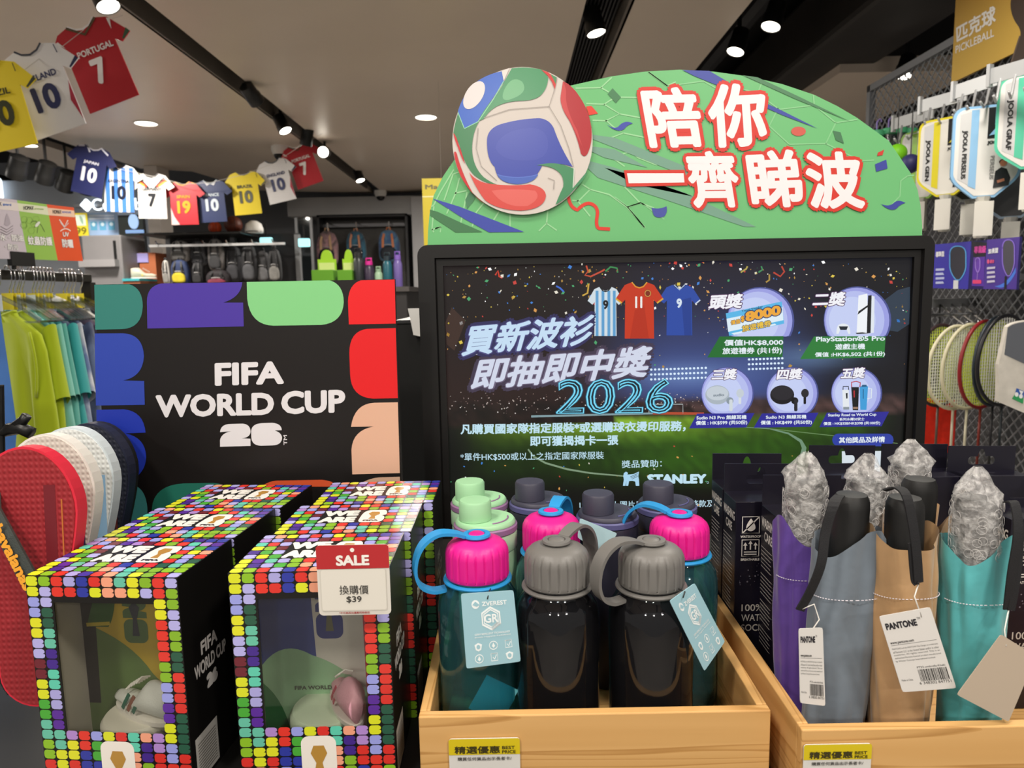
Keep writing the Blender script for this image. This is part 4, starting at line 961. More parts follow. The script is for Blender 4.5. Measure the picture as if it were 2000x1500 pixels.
bt1 = water_bottle(931, 1052, 'teal', MAG, BLU, 195, 'teal bottle with pink cap, blue strap looping out beside the cartons and light blue tag', g1)
bt2 = water_bottle(1087, 1064, 'smoke', GRY, GRY, 52, 'smoky black bottle with grey cap standing between the tagged teal bottle and another grey-capped bottle', g1)
bt3 = water_bottle(1272, 1064, 'smoke', GRY, GRY, 205, 'smoky black bottle with grey cap and slanted light blue tag', g1)
bt4 = water_bottle(1076, 1006, 'teal', MAG, BLU, 70, 'teal bottle with pink cap behind the middle grey-capped bottle', g1)
bt5 = water_bottle(1327, 1010, 'teal', MAG, BLU, 150, 'teal bottle with pink cap beside the black sock boxes', g1)
MB().box((-.018, -.0006, -.020), (.018, .0006, .020)).build('leaflet', mat('#7fe0ee', .5, key='leaflet'), bt1, False, Matrix.Translation((.014, -.020, .052)) @ Matrix.Rotation(.5, 4, 'Y'))
def flask(px, py, cap, bandc, bodyc, label, rz=200):
    zl = BZ+.195; p = atz(px, py, zl+.010)
    root = empty('lidded_flask', loc=(p.x, p.y, BZ), label=label, cat='bottle', group='lidded flasks at the back of the pine crate')
    MB().lathe([(.0005, 0), (.033, 0), (.0352, .003), (.0352, .168), (.0345, .172), (.0005, .173)], 40).build('body', mat(bodyc, .45, key='flask_body'), root, 40)
    MB().lathe([(.0355, .1725), (.0362, .174), (.0362, .190), (.0355, .192)], 48, close=True).build('lid_wall', mat(bodyc, .45, key='flask_body'), root, 40)
    MB().lathe([(.0355, .1925), (.0366, .1935), (.0366, .1990), (.035, .2005)], 48, close=True).build('lid_band', mat(bandc, .5, key='lid_band'), root, 40)
    lid = MB().lathe([(.0345, .2008), (.0345, .2030), (.0325, .2055), (.0005, .2058)], 48).build('lid', mat(cap, .5, key='lid_plastic'), root, 40)
    a = math.radians(rz); q = Vector((.012*math.cos(a), .012*math.sin(a), 0))
    MB().lathe([(.0185, .206), (.0185, .226), (.0170, .2285), (.0005, .229)], 40, q).build('spout_cap', mat(cap, .5, key='lid_plastic'), root, 40)
    MB().tube([(.026*math.cos(t), .026*math.sin(t), .206) for t in [math.radians(-70+k*8) for k in range(11)]], .0009, 6).build('lid_groove', mat(bandc, .6, key='lid_band'), lid)
    return root
flask(936, 972, '#9ed0a2', '#8d6a90', '#a9cfaa', 'mint green lidded flask standing in front of the cartons, touching the screen side', 200)
flask(948, 1012, '#9ed0a2', '#8d6a90', '#a9cfaa', 'mint green lidded flask just behind the tagged teal bottle', 200)
flask(1051, 972, '#3d3d4c', '#565684', '#2c2c3a', 'dark navy lidded flask beside the mint flasks', 210)
flask(1186, 998, '#3d3d4c', '#565684', '#2c2c3a', 'dark navy lidded flask between the two rear pink caps', 200)
flask(1302, 978, '#3d3d4c', '#565684', '#2c2c3a', 'dark navy lidded flask behind the blue strap of the far pink-capped bottle', 200)

# hang tags: a part of the bottle or umbrella they are tied to
def aff(TL, TR, BL):
    return lambda p: (TL[0]+(TR[0]-TL[0])*p[0]+(BL[0]-TL[0])*p[1], TL[1]+(TR[1]-TL[1])*p[0]+(BL[1]-TL[1])*p[1])
def bil(c):
    def g(p):
        a, b = p; w = ((1-a)*(1-b), a*(1-b), a*b, (1-a)*b); return (sum(w[i]*c[i][0] for i in range(4)), sum(w[i]*c[i][1] for i in range(4)))
    return g
def hang_tag(owner, c4, Y, cardc, fill, string=None, tilt=None):
    f = vframe(c4[0], Y[0], c4[1], Y[1]); h = empty('hang_tag', f.m); h.parent = owner; h.matrix_parent_inverse = owner.matrix_basis.inverted()
    q = [f.uv(p) for p in c4]; r_ = []
    for i in range(4):
        a, b, c = Vector(q[i-1]), Vector(q[i]), Vector(q[(i+1) % 4]); k = .0025
        p0, p1 = b+(a-b).normalized()*k, b+(c-b).normalized()*k; r_ += [tuple(p0), tuple(b*.6+(p0+p1)*.2), tuple(p1)]
    MB().prism(r_, 0, .0006).build('tag_card', mat(cardc, .45, key='tag_card'), h)
    P = Print(f, bil(c4)); P.eps = .0002
    if fill: fill(P); P.obj('tag_print', M_PRINT, h)
    if string:
        MB().tube([h.matrix_basis.inverted() @ Vector(p) for p in string[0]], .0006, 6).build('tag_string', mat(string[1], .5, key='tag_string'), h, True)
    return h
def bottle_print(P):
    w = '#eef6f8'
    P.poly(ell(.26, .155, .075, .06, n=20), w, 1); P.poly([(.2, .16), (.26, .115), (.34, .165), (.28, .185)], '#9cc6d3', 2)
    P.text('ZVEREST', (.38, .185), (.85, .185), (.38, .125), w, 1, .03)
    H = lambda r: [(.53+r*math.cos(PI/6+k*PI/3), .36+r*.80*math.sin(PI/6+k*PI/3)) for k in range(6)]
    P.stroke(H(.19), .03, w, 1, True); P.stroke(H(.15), .02, w, 1, True); P.text('GR', (.40, .42), (.66, .42), (.40, .30), w, 1, .03)
    P.text('GERM REPELLENT TECHNOLOGY', (.2, .575), (.86, .575), (.2, .55), w, 1, .02); P.text('Bottle Hygiene Redefined', (.2, .615), (.86, .615), (.2, .592), w, 1, .01)
    for i in range(3):
        for j in range(2):
            cx_, cy_ = .25+i*.28, .73+j*.16
            if (i+j) % 3 == 0: P.poly([(cx_, cy_-.055), (cx_+.07, cy_-.03), (cx_+.05, cy_+.04), (cx_, cy_+.06), (cx_-.05, cy_+.04), (cx_-.07, cy_-.03)], w, 1); P.poly(ell(cx_, cy_, .035, .03, n=12), '#9cc6d3', 2)
            elif (i+j) % 3 == 1: P.stroke(ell(cx_, cy_, .075, .055, n=18), .012, w, 1, True); P.poly([(cx_, cy_-.04), (cx_+.03, cy_+.01), (cx_, cy_+.035), (cx_-.03, cy_+.01)], w, 1)
            else: P.stroke([(cx_-.06, cy_-.05), (cx_+.06, cy_-.05), (cx_+.06, cy_+.05), (cx_-.06, cy_+.05)], .012, w, 1, True); P.stroke([(cx_-.03, cy_), (cx_, cy_+.03), (cx_+.04, cy_-.03)], .014, w, 1)
yb1 = bt1.location.y-.044
hang_tag(bt1, [(900, 1160), (1003, 1153), (1017, 1292), (911, 1306)], (yb1-.008, yb1-.006), '#9cc6d3', bottle_print, ([at(952, 1170, yb1-.0075), at(955, 1157, yb1-.006), at(958, 1150, yb1+.012)], '#2a2a2a'))
yb3 = bt3.location.y-.040
hang_tag(bt3, [(1308, 1174), (1357, 1139), (1416, 1253), (1376, 1311)], (yb3-.008, yb3+.008), '#9cc6d3', bottle_print, ([at(1334, 1168, yb3-.002), at(1338, 1156, yb3), at(1325, 1150, yb3+.012)], '#2a2a2a'))
yb4 = bt4.location.y
hang_tag(bt4, [(1133, 1012), (1206, 1042), (1178, 1082), (1128, 1050)], (yb4-.03, yb4-.02), '#b3d4dc', None)
MB()

# ================================================================== BLACK SOCK BOXES
def sock_meshes():
    W, D, H = .090, .048, .214
    b = MB().box((0, 0, 0), (W, D, H), bev=.0008); body = b.mesh('box_body', mat('#15131f', .3, key='sock_box', noise=.35, nscale=25))
    hb = MB(); o = [(0, H), (W, H), (W, H+.033), (0, H+.035)]
    slot = path((W*.30, H+.014), (W*.30, H+.020, W*.36, H+.020), (W*.44, H+.020), (W*.46, H+.030, W*.5, H+.030), (W*.54, H+.030, W*.56, H+.020), (W*.64, H+.020), (W*.70, H+.020, W*.70, H+.014), (W*.70, H+.009, W*.64, H+.009), (W*.36, H+.009), (W*.30, H+.009, W*.30, H+.014))
    tri = tessellate_polygon([[Vector((p[0], p[1], 0)) for p in o], [Vector((p[0], p[1], 0)) for p in slot]]); allp = o+slot; n = len(allp)
    vs = [(p[0], D-.002, p[1]) for p in allp]+[(p[0], D-.001, p[1]) for p in allp]; fs = [t for t in tri]+[(t[2]+n, t[1]+n, t[0]+n) for t in tri]
    for base, m in ((0, len(o)), (len(o), len(slot))):
        for i in range(m): j = (i+1) % m; fs.append((base+i, base+j, base+j+n, base+i+n))
    hb.add(vs, fs); head = hb.mesh('hang_header', mat('#191722', .35, key='sock_header'))
    P = Print(None, None, .00025); w = '#d8d4ce'
    for cz, kind in ((.186, 0), (.158, 1)):
        a_, b_2, m_ = .008, .028, .018
        P.stroke([(a_, cz-.010), (b_2, cz-.010), (b_2, cz+.010), (a_, cz+.010)], .0012, w, 1, True)
        if kind == 0: P.poly(path((m_, cz+.008), (m_+.007, cz-.001, m_+.005, cz-.005), (m_, cz-.010, m_-.005, cz-.005), (m_-.007, cz-.001, m_, cz+.008)), w, 1); P.stroke([(a_, cz-.010), (b_2, cz+.010)], .0014, w, 1); P.text('WATERPROOF', (a_-.002, cz-.0155), (b_2+.002, cz-.0155), (a_-.002, cz-.0125), w, 1, .03)
        else:
            for k in (-1, 0, 1): x = m_+k*.006; e = .002 if k == 0 else 0; P.poly([(x-.0008, cz-.002), (x+.0008, cz-.002), (x+.0008, cz+.003+e), (x+.0026, cz+.003+e), (x, cz+.007+e), (x-.0026, cz+.003+e), (x-.0008, cz+.003+e)], w, 1)
            for k in (0, 1): P.poly([(a_+.0025, cz-.0055-k*.0028), (b_2-.0025, cz-.0055-k*.0028), (b_2-.0025, cz-.0042-k*.0028), (a_+.0025, cz-.0042-k*.0028)], w, 1)
            P.text('BREATHABLE', (a_-.001, cz-.0155), (b_2+.001, cz-.0155), (a_-.001, cz-.0125), w, 1, .03)
    P.text('100%', (.009, .080), (.034, .080), (.009, .0885), '#bdb8b0', 1, .01); P.text('WATERPROOF', (.009, .0675), (.072, .0675), (.009, .076), '#bdb8b0', 1, .01); P.text('SOCK', (.009, .055), (.036, .055), (.009, .0635), '#bdb8b0', 1, .01)
    P.poly([(.03, H-.009), (.042, H-.009), (.042, H-.002), (.03, H-.002)], '#15131f', 1)
    r = random.Random(2)
    for k in range(40): P.poly(ell(.005+r.random()*.06, .100+r.gauss(.018, .007), r.uniform(.0003, .0012), n=5), '#6a6672', 1)
    front = P.b.mesh('front_print', M_GLOSS)
    P = Print(None, None, .00025)
    P.text('WASHING', (-.046, .190), (-.003, .190), (-.046, .201), w, 1, .03); P.text('CARE', (-.036, .175), (-.012, .175), (-.036, .186), w, 1, .03)
    for k in range(26):
        if k % 7 == 6: continue
        P.poly([(-.045, .166-k*.0046), (-.045+r.uniform(.028, .042), .166-k*.0046), (-.045+.03, .1648-k*.0046), (-.045, .1648-k*.0046)], '#a8a4a0', 1)
    # onto the x=0 side (faces -x): local right is -y ... reads from the side
    P.b.xf(Matrix(((0, 1, 0, 0), (-1, 0, 0, 0), (0, 0, 1, 0), (0, 0, 0, 1))))
    side = P.b.mesh('side_print', M_GLOSS)
    return body, head, front, side
SM_ = sock_meshes()
def sock_box(px, Y, label, grp=None, rz=0):
    p = at(px, 1150, Y); root = empty('sock_box', loc=(p.x, Y, BZ), rz=rz, label=label, cat='box', group=grp)
    for me, nm in zip(SM_, ('box_body', 'hang_header', 'front_print', 'side_print')):
        o = bpy.data.objects.new(nm, me); COL.objects.link(o); o.parent = root
SG = 'black sock boxes in the umbrella crate'
sock_box(1408, .862, 'black sock box rearmost of three beside the pink-capped bottle', SG)
sock_box(1434, .806, 'black sock box with waterproof symbol facing out beside the pink-capped bottle', SG)
sock_box(1514, .748, 'black sock box pressed behind the purple umbrella', SG)
for px, Y in ((1600, .90), (1745, .90), (1880, .88)): sock_box(px, Y, 'black sock box standing behind the wrapped umbrella handles', SG)
sock_box(1966, .725, 'black sock box beside the turquoise umbrella', SG)

# ================================================================== FOLDED UMBRELLAS
M_BUB = bpy.data.materials.new('bubble_wrap'); M_BUB.use_nodes = True
def _bub():
    nt = M_BUB.node_tree; b = nt.nodes['Principled BSDF']; b.inputs['Base Color'].default_value = lin('#f2f0ee'); b.inputs['Roughness'].default_value = .16; b.inputs['Alpha'].default_value = .42; b.inputs['Specular IOR Level'].default_value = 1.0
    tc = nt.nodes.new('ShaderNodeTexCoord'); n = nt.nodes.new('ShaderNodeTexNoise'); n.inputs['Scale'].default_value = 170; n.inputs['Detail'].default_value = 5
    bp = nt.nodes.new('ShaderNodeBump'); bp.inputs['Strength'].default_value = .9; bp.inputs['Distance'].default_value = .003
    n3 = nt.nodes.new('ShaderNodeTexNoise'); n3.inputs['Scale'].default_value = 90; n3.inputs['Detail'].default_value = 6; n3.inputs['Distortion'].default_value = 1.2; nt.links.new(tc.outputs['Object'], n3.inputs['Vector'])
    mr = nt.nodes.new('ShaderNodeMapRange'); mr.inputs[1].default_value = .40; mr.inputs[2].default_value = .66; mr.inputs[3].default_value = .18; mr.inputs[4].default_value = .50; nt.links.new(n3.outputs[0], mr.inputs[0]); nt.links.new(mr.outputs[0], b.inputs['Alpha'])
    nt.links.new(tc.outputs['Object'], n.inputs['Vector']); nt.links.new(n.outputs[0], bp.inputs['Height']); nt.links.new(bp.outputs[0], b.inputs['Normal'])
_bub()
def umbrella(px, py, top, col, label, w=.032, d=.022, lean=(0, 0), hp_=.205, wrap=False, seed=1, grp='folded umbrellas', rz=0):
    """px,py = where the top of the handle shows; top = its height"""
    p = atz(px, py, top); H = top-BZ-.001
    base = Vector((p.x-lean[0]*H, p.y-lean[1]*H, BZ+.0005)); root = empty('folded_umbrella', loc=base, label=label, cat='umbrella', group=grp)
    r = random.Random(seed); ph = [r.uniform(0, 6.3) for _ in range(8)]; n, K = 64, 40; b = MB()
    ax = lambda z: Vector((lean[0]*z, lean[1]*z, z))
    for i in range(K):
        t = i/(K-1)
        for k in range(n):
            a = 2*PI*k/n; z = t*hp_
            if t > .85: z += (.010*math.sin(a*2+ph[0])+.005*math.sin(a*3+ph[1]))*(t-.85)/.15
            e = .82+.18*t; wr = 1+.035*math.sin(3*a+ph[2]+t*5)+.03*math.sin(5*a+ph[3]-t*9)*(.4+t)+.030*math.sin(9*a+ph[4]+t*14*math.sin(ph[5]))+.026*math.sin(t*26+3*math.sin(a*2+ph[6]))*(.25+.75*abs(t-.5))
            fold = 1-.10*math.exp(-((a-(PI*1.5+.9*math.sin(ph[7])))/.16)**2)
            c, s_ = math.cos(a), math.sin(a); q = Vector((w*e*wr*fold*math.copysign(abs(c)**.8, c), d*e*wr*fold*math.copysign(abs(s_)**.8, s_), 0))+ax(z); b.v.append(tuple(q))
    for i in range(K-1):
        for k in range(n): b.f.append((i*n+k, i*n+(k+1) % n, (i+1)*n+(k+1) % n, (i+1)*n+k)); b.c.append(None)
    b.f.append(tuple(range(n))[::-1]); b.c.append(None)
    b.build('pouch', mat(col, .48, key='nylon', bump=1.0, bscale=26, sheen=.25, noise=.06, nscale=30), root, True)
    st_ = MB(); zz = hp_*.78
    for k in range(34, 62):
        a0, a1 = 2*PI*k/n, 2*PI*(k+.6)/n; pt = []
        for a in (a0, a1):
            c, s_ = math.cos(a), math.sin(a); pt.append(Vector((w*.99*1.05*math.copysign(abs(c)**.8, c), d*.99*1.05*math.copysign(abs(s_)**.8, s_), 0))+ax(zz))
        st_.tube(pt, .0004, 5)
    so = st_.build('stitching', mat('#d9d4dc', .7, key='thread'), root); so['kind'] = 'stuff'
    hz = H; hb = MB().lathe([(.0160, 0), (.0165, .004), (.0165, hz-hp_+.055), (.0160, hz-hp_+.062), (.0135, hz-hp_+.068), (.0005, hz-hp_+.069)], 36)
    sh = Matrix(((1, 0, lean[0], 0), (0, 1, lean[1], 0), (0, 0, 1, hp_-.069), (0, 0, 0, 1))); sh[0][3] = lean[0]*(hp_-.069); sh[1][3] = lean[1]*(hp_-.069)
    hb.xf(sh).build('handle', mat('#161616', .5, key='soft_black'), root, 40)
    if wrap:
        pr = [(.0195, hp_-.02), (.0205, hp_), (.0205, H-.012), (.019, H-.002), (.0175, H+.004), (.0140, H+.010), (.0105, H+.016), (.0070, H+.022), (.0030, H+.028)]
        wb_ = MB().lathe(pr, 40, close=False, rad=lambda q, z, a, i: q*(1+.06*math.sin(4*a+i*1.7+ph[1])+.05*math.sin(7*a-i*2.3+ph[2]) + (.30*math.sin(2*a+ph[3])+.22*math.sin(5*a+ph[4]+i) if i > 3 else 0)))
        wb_.xf(Matrix(((1, 0, lean[0], 0), (0, 1, lean[1], 0), (0, 0, 1, 0), (0, 0, 0, 1))))
        wo = wb_.build('bubble_wrap', M_BUB, root, True)
        bb = MB()
        for _ in range(60):
            a, z = r.uniform(0, 2*PI), r.uniform(hp_-.01, H-.006); q = Vector((.0212*math.cos(a), .0212*math.sin(a), 0)); nn = q.normalized(); t1 = Vector((-nn.y, nn.x, 0)); rr = r.uniform(.0034, .0046)
            bb.tube([ax(z)+q+t1*(rr*math.cos(s_*PI/6))+Vector((0, 0, rr*math.sin(s_*PI/6))) for s_ in range(12)], .00028, 5, closed=True)
        bo_ = bb.build('bubbles', mat('#d4d2d0', .15, key='bubble_rim', alpha=.45), wo, True); bo_['kind'] = 'stuff'
    return root
def strap(owner, pts, side=(1, .2, 0), w=.009, name='wrist_strap'):
    inv = owner.matrix_basis.inverted(); P_ = [inv @ at(*q) for q in pts]; sp = []
    for i in range(len(P_)-1):
        q0, q1, q2, q3 = (P_[max(0, min(len(P_)-1, i+k))] for k in (-1, 0, 1, 2))
        for s_ in range(5):
            t = s_/5; sp.append(.5*(2*q1+(q2-q0)*t+(2*q0-5*q1+4*q2-q3)*t*t+(3*q1-q0-3*q2+q3)*t**3))
    sp.append(P_[-1]); MB().band(sp, side, w, .0014).build(name, mat('#17171a', .7, key='webbing', bump=.3, bscale=1500), owner)
TOP = 1.309
um_p = umbrella(1574, 935, 1.312, '#5b3f96', 'purple folded umbrella with bubble-wrapped handle', w=.0290, lean=(.002, .02), hp_=.222, wrap=True, seed=3)
um_g = umbrella(1664, 962, TOP, '#6b7681', 'slate grey folded umbrella with bare black handle and narrow white tag', w=.0325, d=.022, lean=(.075, .07), hp_=.222, seed=5)
um_t = umbrella(1768, 968, TOP, '#b08c63', 'tan folded umbrella with black handle, strap and printed white tag', w=.0295, d=.021, lean=(.012, .05), hp_=.228, seed=8)
um_b = umbrella(1797, 932, 1.312, '#b08c63', 'tan folded umbrella with bare black handle behind the tagged tan one', w=.031, lean=(.03, .0), hp_=.222, seed=9)
um_q = umbrella(1908, 968, TOP, '#4fa5a8', 'turquoise folded umbrella with bubble-wrapped handle', w=.0300, d=.022, lean=(.0, .04), hp_=.222, wrap=True, seed=12)
um_d = umbrella(1693, 935, 1.302, '#4c5560', 'dark folded umbrella with bubble-wrapped handle behind the grey umbrella', w=.03, hp_=.21, wrap=True, seed=15)
um_e = umbrella(1778, 905, 1.306, '#b08c63', 'folded umbrella with bubble-wrapped handle behind the bare tan handles', w=.03, hp_=.21, wrap=True, seed=17)
yg = um_g.location.y
strap(um_g, [(1640, 968, yg+.0), (1628, 985, yg-.022), (1612, 1040, yg-.030), (1604, 1100, yg-.036), (1585, 1150, yg-.036), (1562, 1192, yg-.034)])
yt = um_t.location.y
strap(um_t, [(1728, 958, yt+.004), (1752, 952, yt-.004), (1770, 968, yt-.022), (1782, 1020, yt-.028), (1790, 1080, yt-.030), (1794, 1138, yt-.031)])
strap(um_t, [(1794, 1138, yt-.031), (1786, 1130, yt-.030), (1780, 1060, yt-.029)], w=.007)
yq = um_q.location.y
strap(um_q, [(1968, 980, yq-.004), (1982, 985, yq-.014), (1988, 1040, yq-.026), (1976, 1120, yq-.03), (1968, 1190, yq-.03)])
strap(um_q, [(1982, 985, yq-.012), (1992, 1040, yq-.022), (1985, 1130, yq-.028), (1974, 1192, yq-.03)], w=.008)
def barcode(P, x0, x1, y0, y1):
    r = random.Random(4); x = x0
    while x < x1:
        w = r.choice([.008, .012, .02]); P.poly([(x, y0), (x+w, y0), (x+w, y1), (x, y1)], '#2a2a2a', 1); x += w+r.choice([.008, .014])
def tag_pantone(P):
    P.text('PANTONE', (.06, .19), (.66, .19), (.06, .10), '#1d1c24', 1, .05); P.text('TM', (.68, .12), (.74, .12), (.68, .09), '#1d1c24', 1)
    P.text('www.pantone.com', (.05, .385), (.5, .385), (.05, .345), '#2a2a2a', 1, .01); P.poly([(.05, .39), (.92, .39), (.92, .394), (.05, .394)], '#555555', 1)
    for k, t in enumerate(['PANTONE and the PANTONE Chip Design are trademarks', 'of Pantone LLC in the United States and/or in other', 'countries. All rights reserved. This is an', 'authorized Pantone licensed product manufactured', 'by Winner Concept International Limited.']):
        P.text(t, (.05, .455+k*.04), (.92-(.12 if k == 4 else 0), .455+k*.04), (.05, .428+k*.04), '#6a6a68', 1)
    P.text('PT23-umbrella-Khaki', (.40, .715), (.93, .715), (.40, .69), '#4a4a4a', 1); barcode(P, .4, .93, .73, .88); P.text('6 348302 847751', (.36, .92), (.95, .92), (.36, .885), '#3a3a3a', 1); P.text('Made in China', (.05, .86), (.26, .86), (.05, .835), '#4a4a4a', 1)
hang_tag(um_t, [(1717, 1204), (1817, 1186), (1868, 1344), (1763, 1352)], (yt-.040, yt-.038), '#d9d6d2', tag_pantone, ([at(1794, 1140, yt-.031), at(1786, 1165, yt-.036), at(1800, 1205, yt-.0385)], '#dedbd4'))
hang_tag(um_g, [(1560, 1228), (1607, 1226), (1612, 1379), (1563, 1373)], (yg-.046, yg-.040), '#d9d6d2', tag_pantone, ([at(1565, 1190, yg-.034), at(1590, 1180, yg-.034), at(1600, 1210, yg-.036), at(1583, 1235, yg-.0425)], '#dedbd4'))
hang_tag(um_q, [(1955, 1239), (2024, 1282), (1970, 1410), (1869, 1357)], (yq-.044, yq-.040), '#b9a996', None, ([at(1970, 1190, yq-.03), at(1962, 1230, yq-.038), at(1965, 1262, yq-.0435)], '#dedbd4'))

# ================================================================== FLIP-FLOPS AND THEIR STAND
def sole_outline(L, W, n=30):
    R = []
    for sgn in (1, -1):
        for i in range(n+1):
            t = .5-.5*math.cos(PI*i/n); t = t if sgn > 0 else 1-t
            hw = .36+.16*sm(.35, .8, t)-.03*math.exp(-((t-.42)/.12)**2)
            hw *= math.sqrt(max(0, 1-((.13-t)/.13)**2)) if t < .13 else (max(0, 1-((t-.74)/.26)**2)**.5 if t > .74 else 1)
            R.append((sgn*hw*W, t*L))
    out_ = []
    for p in R:
        if not out_ or math.hypot(p[0]-out_[-1][0], p[1]-out_[-1][1]) > 1e-5: out_.append(p)
    if math.hypot(out_[0][0]-out_[-1][0], out_[0][1]-out_[-1][1]) < 1e-5: out_.pop()
    return out_
def tread_mat(c):
    k = 'tread'+c
    if k in MC: return MC[k]
    m = bpy.data.materials.new('tread_rubber'); m.use_nodes = True; nt = m.node_tree; b = nt.nodes['Principled BSDF']; b.inputs['Base Color'].default_value = lin(c); b.inputs['Roughness'].default_value = .6
    tc = nt.nodes.new('ShaderNodeTexCoord'); hs = []
    for ax_, sc in (('X', 300), ('Z', 260)):
        w = nt.nodes.new('ShaderNodeTexWave'); w.bands_direction = ax_; w.inputs['Scale'].default_value = sc/6.28*1.2; w.inputs['Distortion'].default_value = 1.0; nt.links.new(tc.outputs['Object'], w.inputs['Vector']); hs.append(w)
    mu = nt.nodes.new('ShaderNodeMath'); mu.operation = 'MULTIPLY'; nt.links.new(hs[0].outputs['Fac'], mu.inputs[0]); nt.links.new(hs[1].outputs['Fac'], mu.inputs[1])
    bp = nt.nodes.new('ShaderNodeBump'); bp.inputs['Strength'].default_value = .5; bp.inputs['Distance'].default_value = .0012; nt.links.new(mu.outputs[0], bp.inputs['Height']); nt.links.new(bp.outputs[0], b.inputs['Normal'])
    MC[k] = m; return m
def flipflop(px, py, Y, side, bed, stripes, label, strapc=None, rz=0.0):
    p = at(px, py, Y); L, W = .275, .104; root = empty('flip_flop', loc=(p.x, p.y, p.z-L), rz=rz, label=label, cat='flip-flop', group='flip-flops on the stand')
    root.rotation_euler = (math.radians(-4), 0, rz)
    O = sole_outline(L, W); c = (0, L/2)
    MB().prism(O, 0, .017).build('sole', mat(side, .55, key='foam', bump=.1, bscale=600), root)
    I = [(c[0]+(q[0]-c[0])*.955, c[1]+(q[1]-c[1])*.982) for q in O]
    MB().prism(I, -.0008, .001).build('footbed', tread_mat(bed), root)
    if stripes:
        P = Print(None, None, .0003); P.base = -.0008
        for x, w, z0, z1, cc in stripes: P.poly([(x-w/2, z0), (x+w/2, z0), (x+w/2+.002, z1), (x-w/2+.002, z1)], cc, 1)
        P.obj('stripe_print', M_PRINT, root)
    if strapc:
        pts = [(-.030, -.001, .228), (-.022, -.014, .212), (-.004, -.023, .185), (.014, -.024, .148), (.026, -.018, .115), (.032, -.006, .090), (.033, .004, .083)]
        st_ = MB().band(pts, (.8, .1, .5), [.009, .012, .016, .017, .016, .014, .010], .0035).build('strap', mat(strapc, .5, key='strap_rubber_dark', bump=.2, bscale=700), root)
        MB().band([(-x_-.06, y_, z_) for x_, y_, z_ in pts], (.8, .1, -.5), [.009, .012, .016, .017, .016, .014, .010], .0035).build('strap', mat(strapc, .5, key='strap_rubber_dark', bump=.2, bscale=700), root)
        P = Print(None, None, .0003)
        fA_ = Frame(Vector((-.012, -.0258, .200)), Vector((.030, -.003, -.062)), Vector((.8, .1, .5)))
        P.text('havaianas', (0, -.0055), (.072, -.0055), (0, .0055), '#e09a2a', 1, .05); P.b.xf(fA_.m); P.obj('strap_lettering', M_PRINT, st_)
    return root
flipflop(18, 879, .70, '#d0243a', '#8f1a22', [(.024, .012, .0, .235, '#6d1620'), (.036, .0015, .0, .22, '#b8662a')], 'red flip-flop with dark strap lettered in orange', '#3a3f3c')
flipflop(66, 853, .775, '#dedbd4', '#c9c2b8', [(.026, .006, .02, .228, '#a3242e'), (.036, .005, .02, .215, '#27305c')], 'off-white flip-flop with one red and one navy stripe')
flipflop(114, 839, .845, '#c9d3d8', '#d5d8d6', [(.034, .014, .02, .215, '#8db6d8'), (.022, .004, .02, .24, '#2c4c8c'), (-.012, .0015, .15, .262, '#5f8fc4'), (.006, .0015, .19, .26, '#5f8fc4')], 'white flip-flop with pale blue stripes')
flipflop(152, 831, .905, '#1f2338', '#1d2130', [(.024, .004, .02, .235, '#9a5a28'), (.032, .003, .02, .225, '#6a2a24')], 'navy flip-flop with orange stripes')
flipflop(162, 829, .945, '#191919', '#201e1e', None, 'black flip-flop with stitched rim behind the navy one')
sd = empty('sandal_stand', loc=(0, 0, 0), label='black metal stand holding the row of flip-flops', cat='stand')
MB().box((-1.05, .50, 0), (-.43, 1.12, .88), bev=.004).build('base_shade_block', BLACKP, sd)  # dark block added in place of the shaded floor by the stand
pA = at(105, 1450, .80)
MB().box((pA.x-.012, .80, .02), (pA.x+.012, .83, 1.12), bev=.003).build('post', BLACKP, sd); MB().box((-.8, .80, .02), (-.776, .83, 1.42), bev=.003).build('post', BLACKP, sd)
for yy in (.722, .798, .868, .927, .967): MB().tube([(-.79, .815, 1.40), (-.70, yy, 1.39), (at(60, 1380, yy).x-.02, yy, 1.085), (at(120, 1380, yy).x, yy, 1.072)], .004, 8).build('peg', BLACKP, sd)
MB().box((-.80, .79, 1.085), (pA.x+.012, .84, 1.10)).build('cross_bar', BLACKP, sd)
a, b, c = at(-30, 850, .97), at(22, 838, .97), at(52, 812, .97)
MB().tube([(-.79, .83, 1.41), a, b, at(40, 836, .97), at(62, 846, .97)], [.009]*5, 8).tube([b, at(45, 822, .97), c], .007, 8).build('hook_arm', BLACKP, sd, True)

# ================================================================== CLOTHES RACK
RX, RZ = -1.62, at(90, 534, 2.4).z
rk = empty('clothes_rack', loc=(RX, 0, 0), label='black rail of the clothes rack hung with bright sports shirts', cat='rack')
MB().box((-.016, 1.75, RZ-.022), (.016, 2.76, RZ+.010), bev=.004).build('rail', mat('#2b2926', .35, .4, key='rail_metal'), rk)
for yy in (1.75, 2.74): MB().box((-.018, yy, 0), (.018, yy+.036, RZ-.022)).build('post', mat('#2b2926', .35, .4, key='rail_metal'), rk)
MB().box((-.3, 1.74, 0), (.3, 1.79, .03)).box((-.3, 2.73, 0), (.3, 2.78, .03)).build('foot', mat('#2b2926', .35, .4, key='rail_metal'), rk)
ANG = math.radians(-26)
HOOK = MB().tube([(0, .0, -.075), (0, 0, -.06), (.012, 0, -.045), (.020, 0, -.025), (.018, 0, -.004), (.008, 0, .012), (-.008, 0, .014), (-.017, 0, .004)], .0022, 8).mesh('hook', CHROME, True)
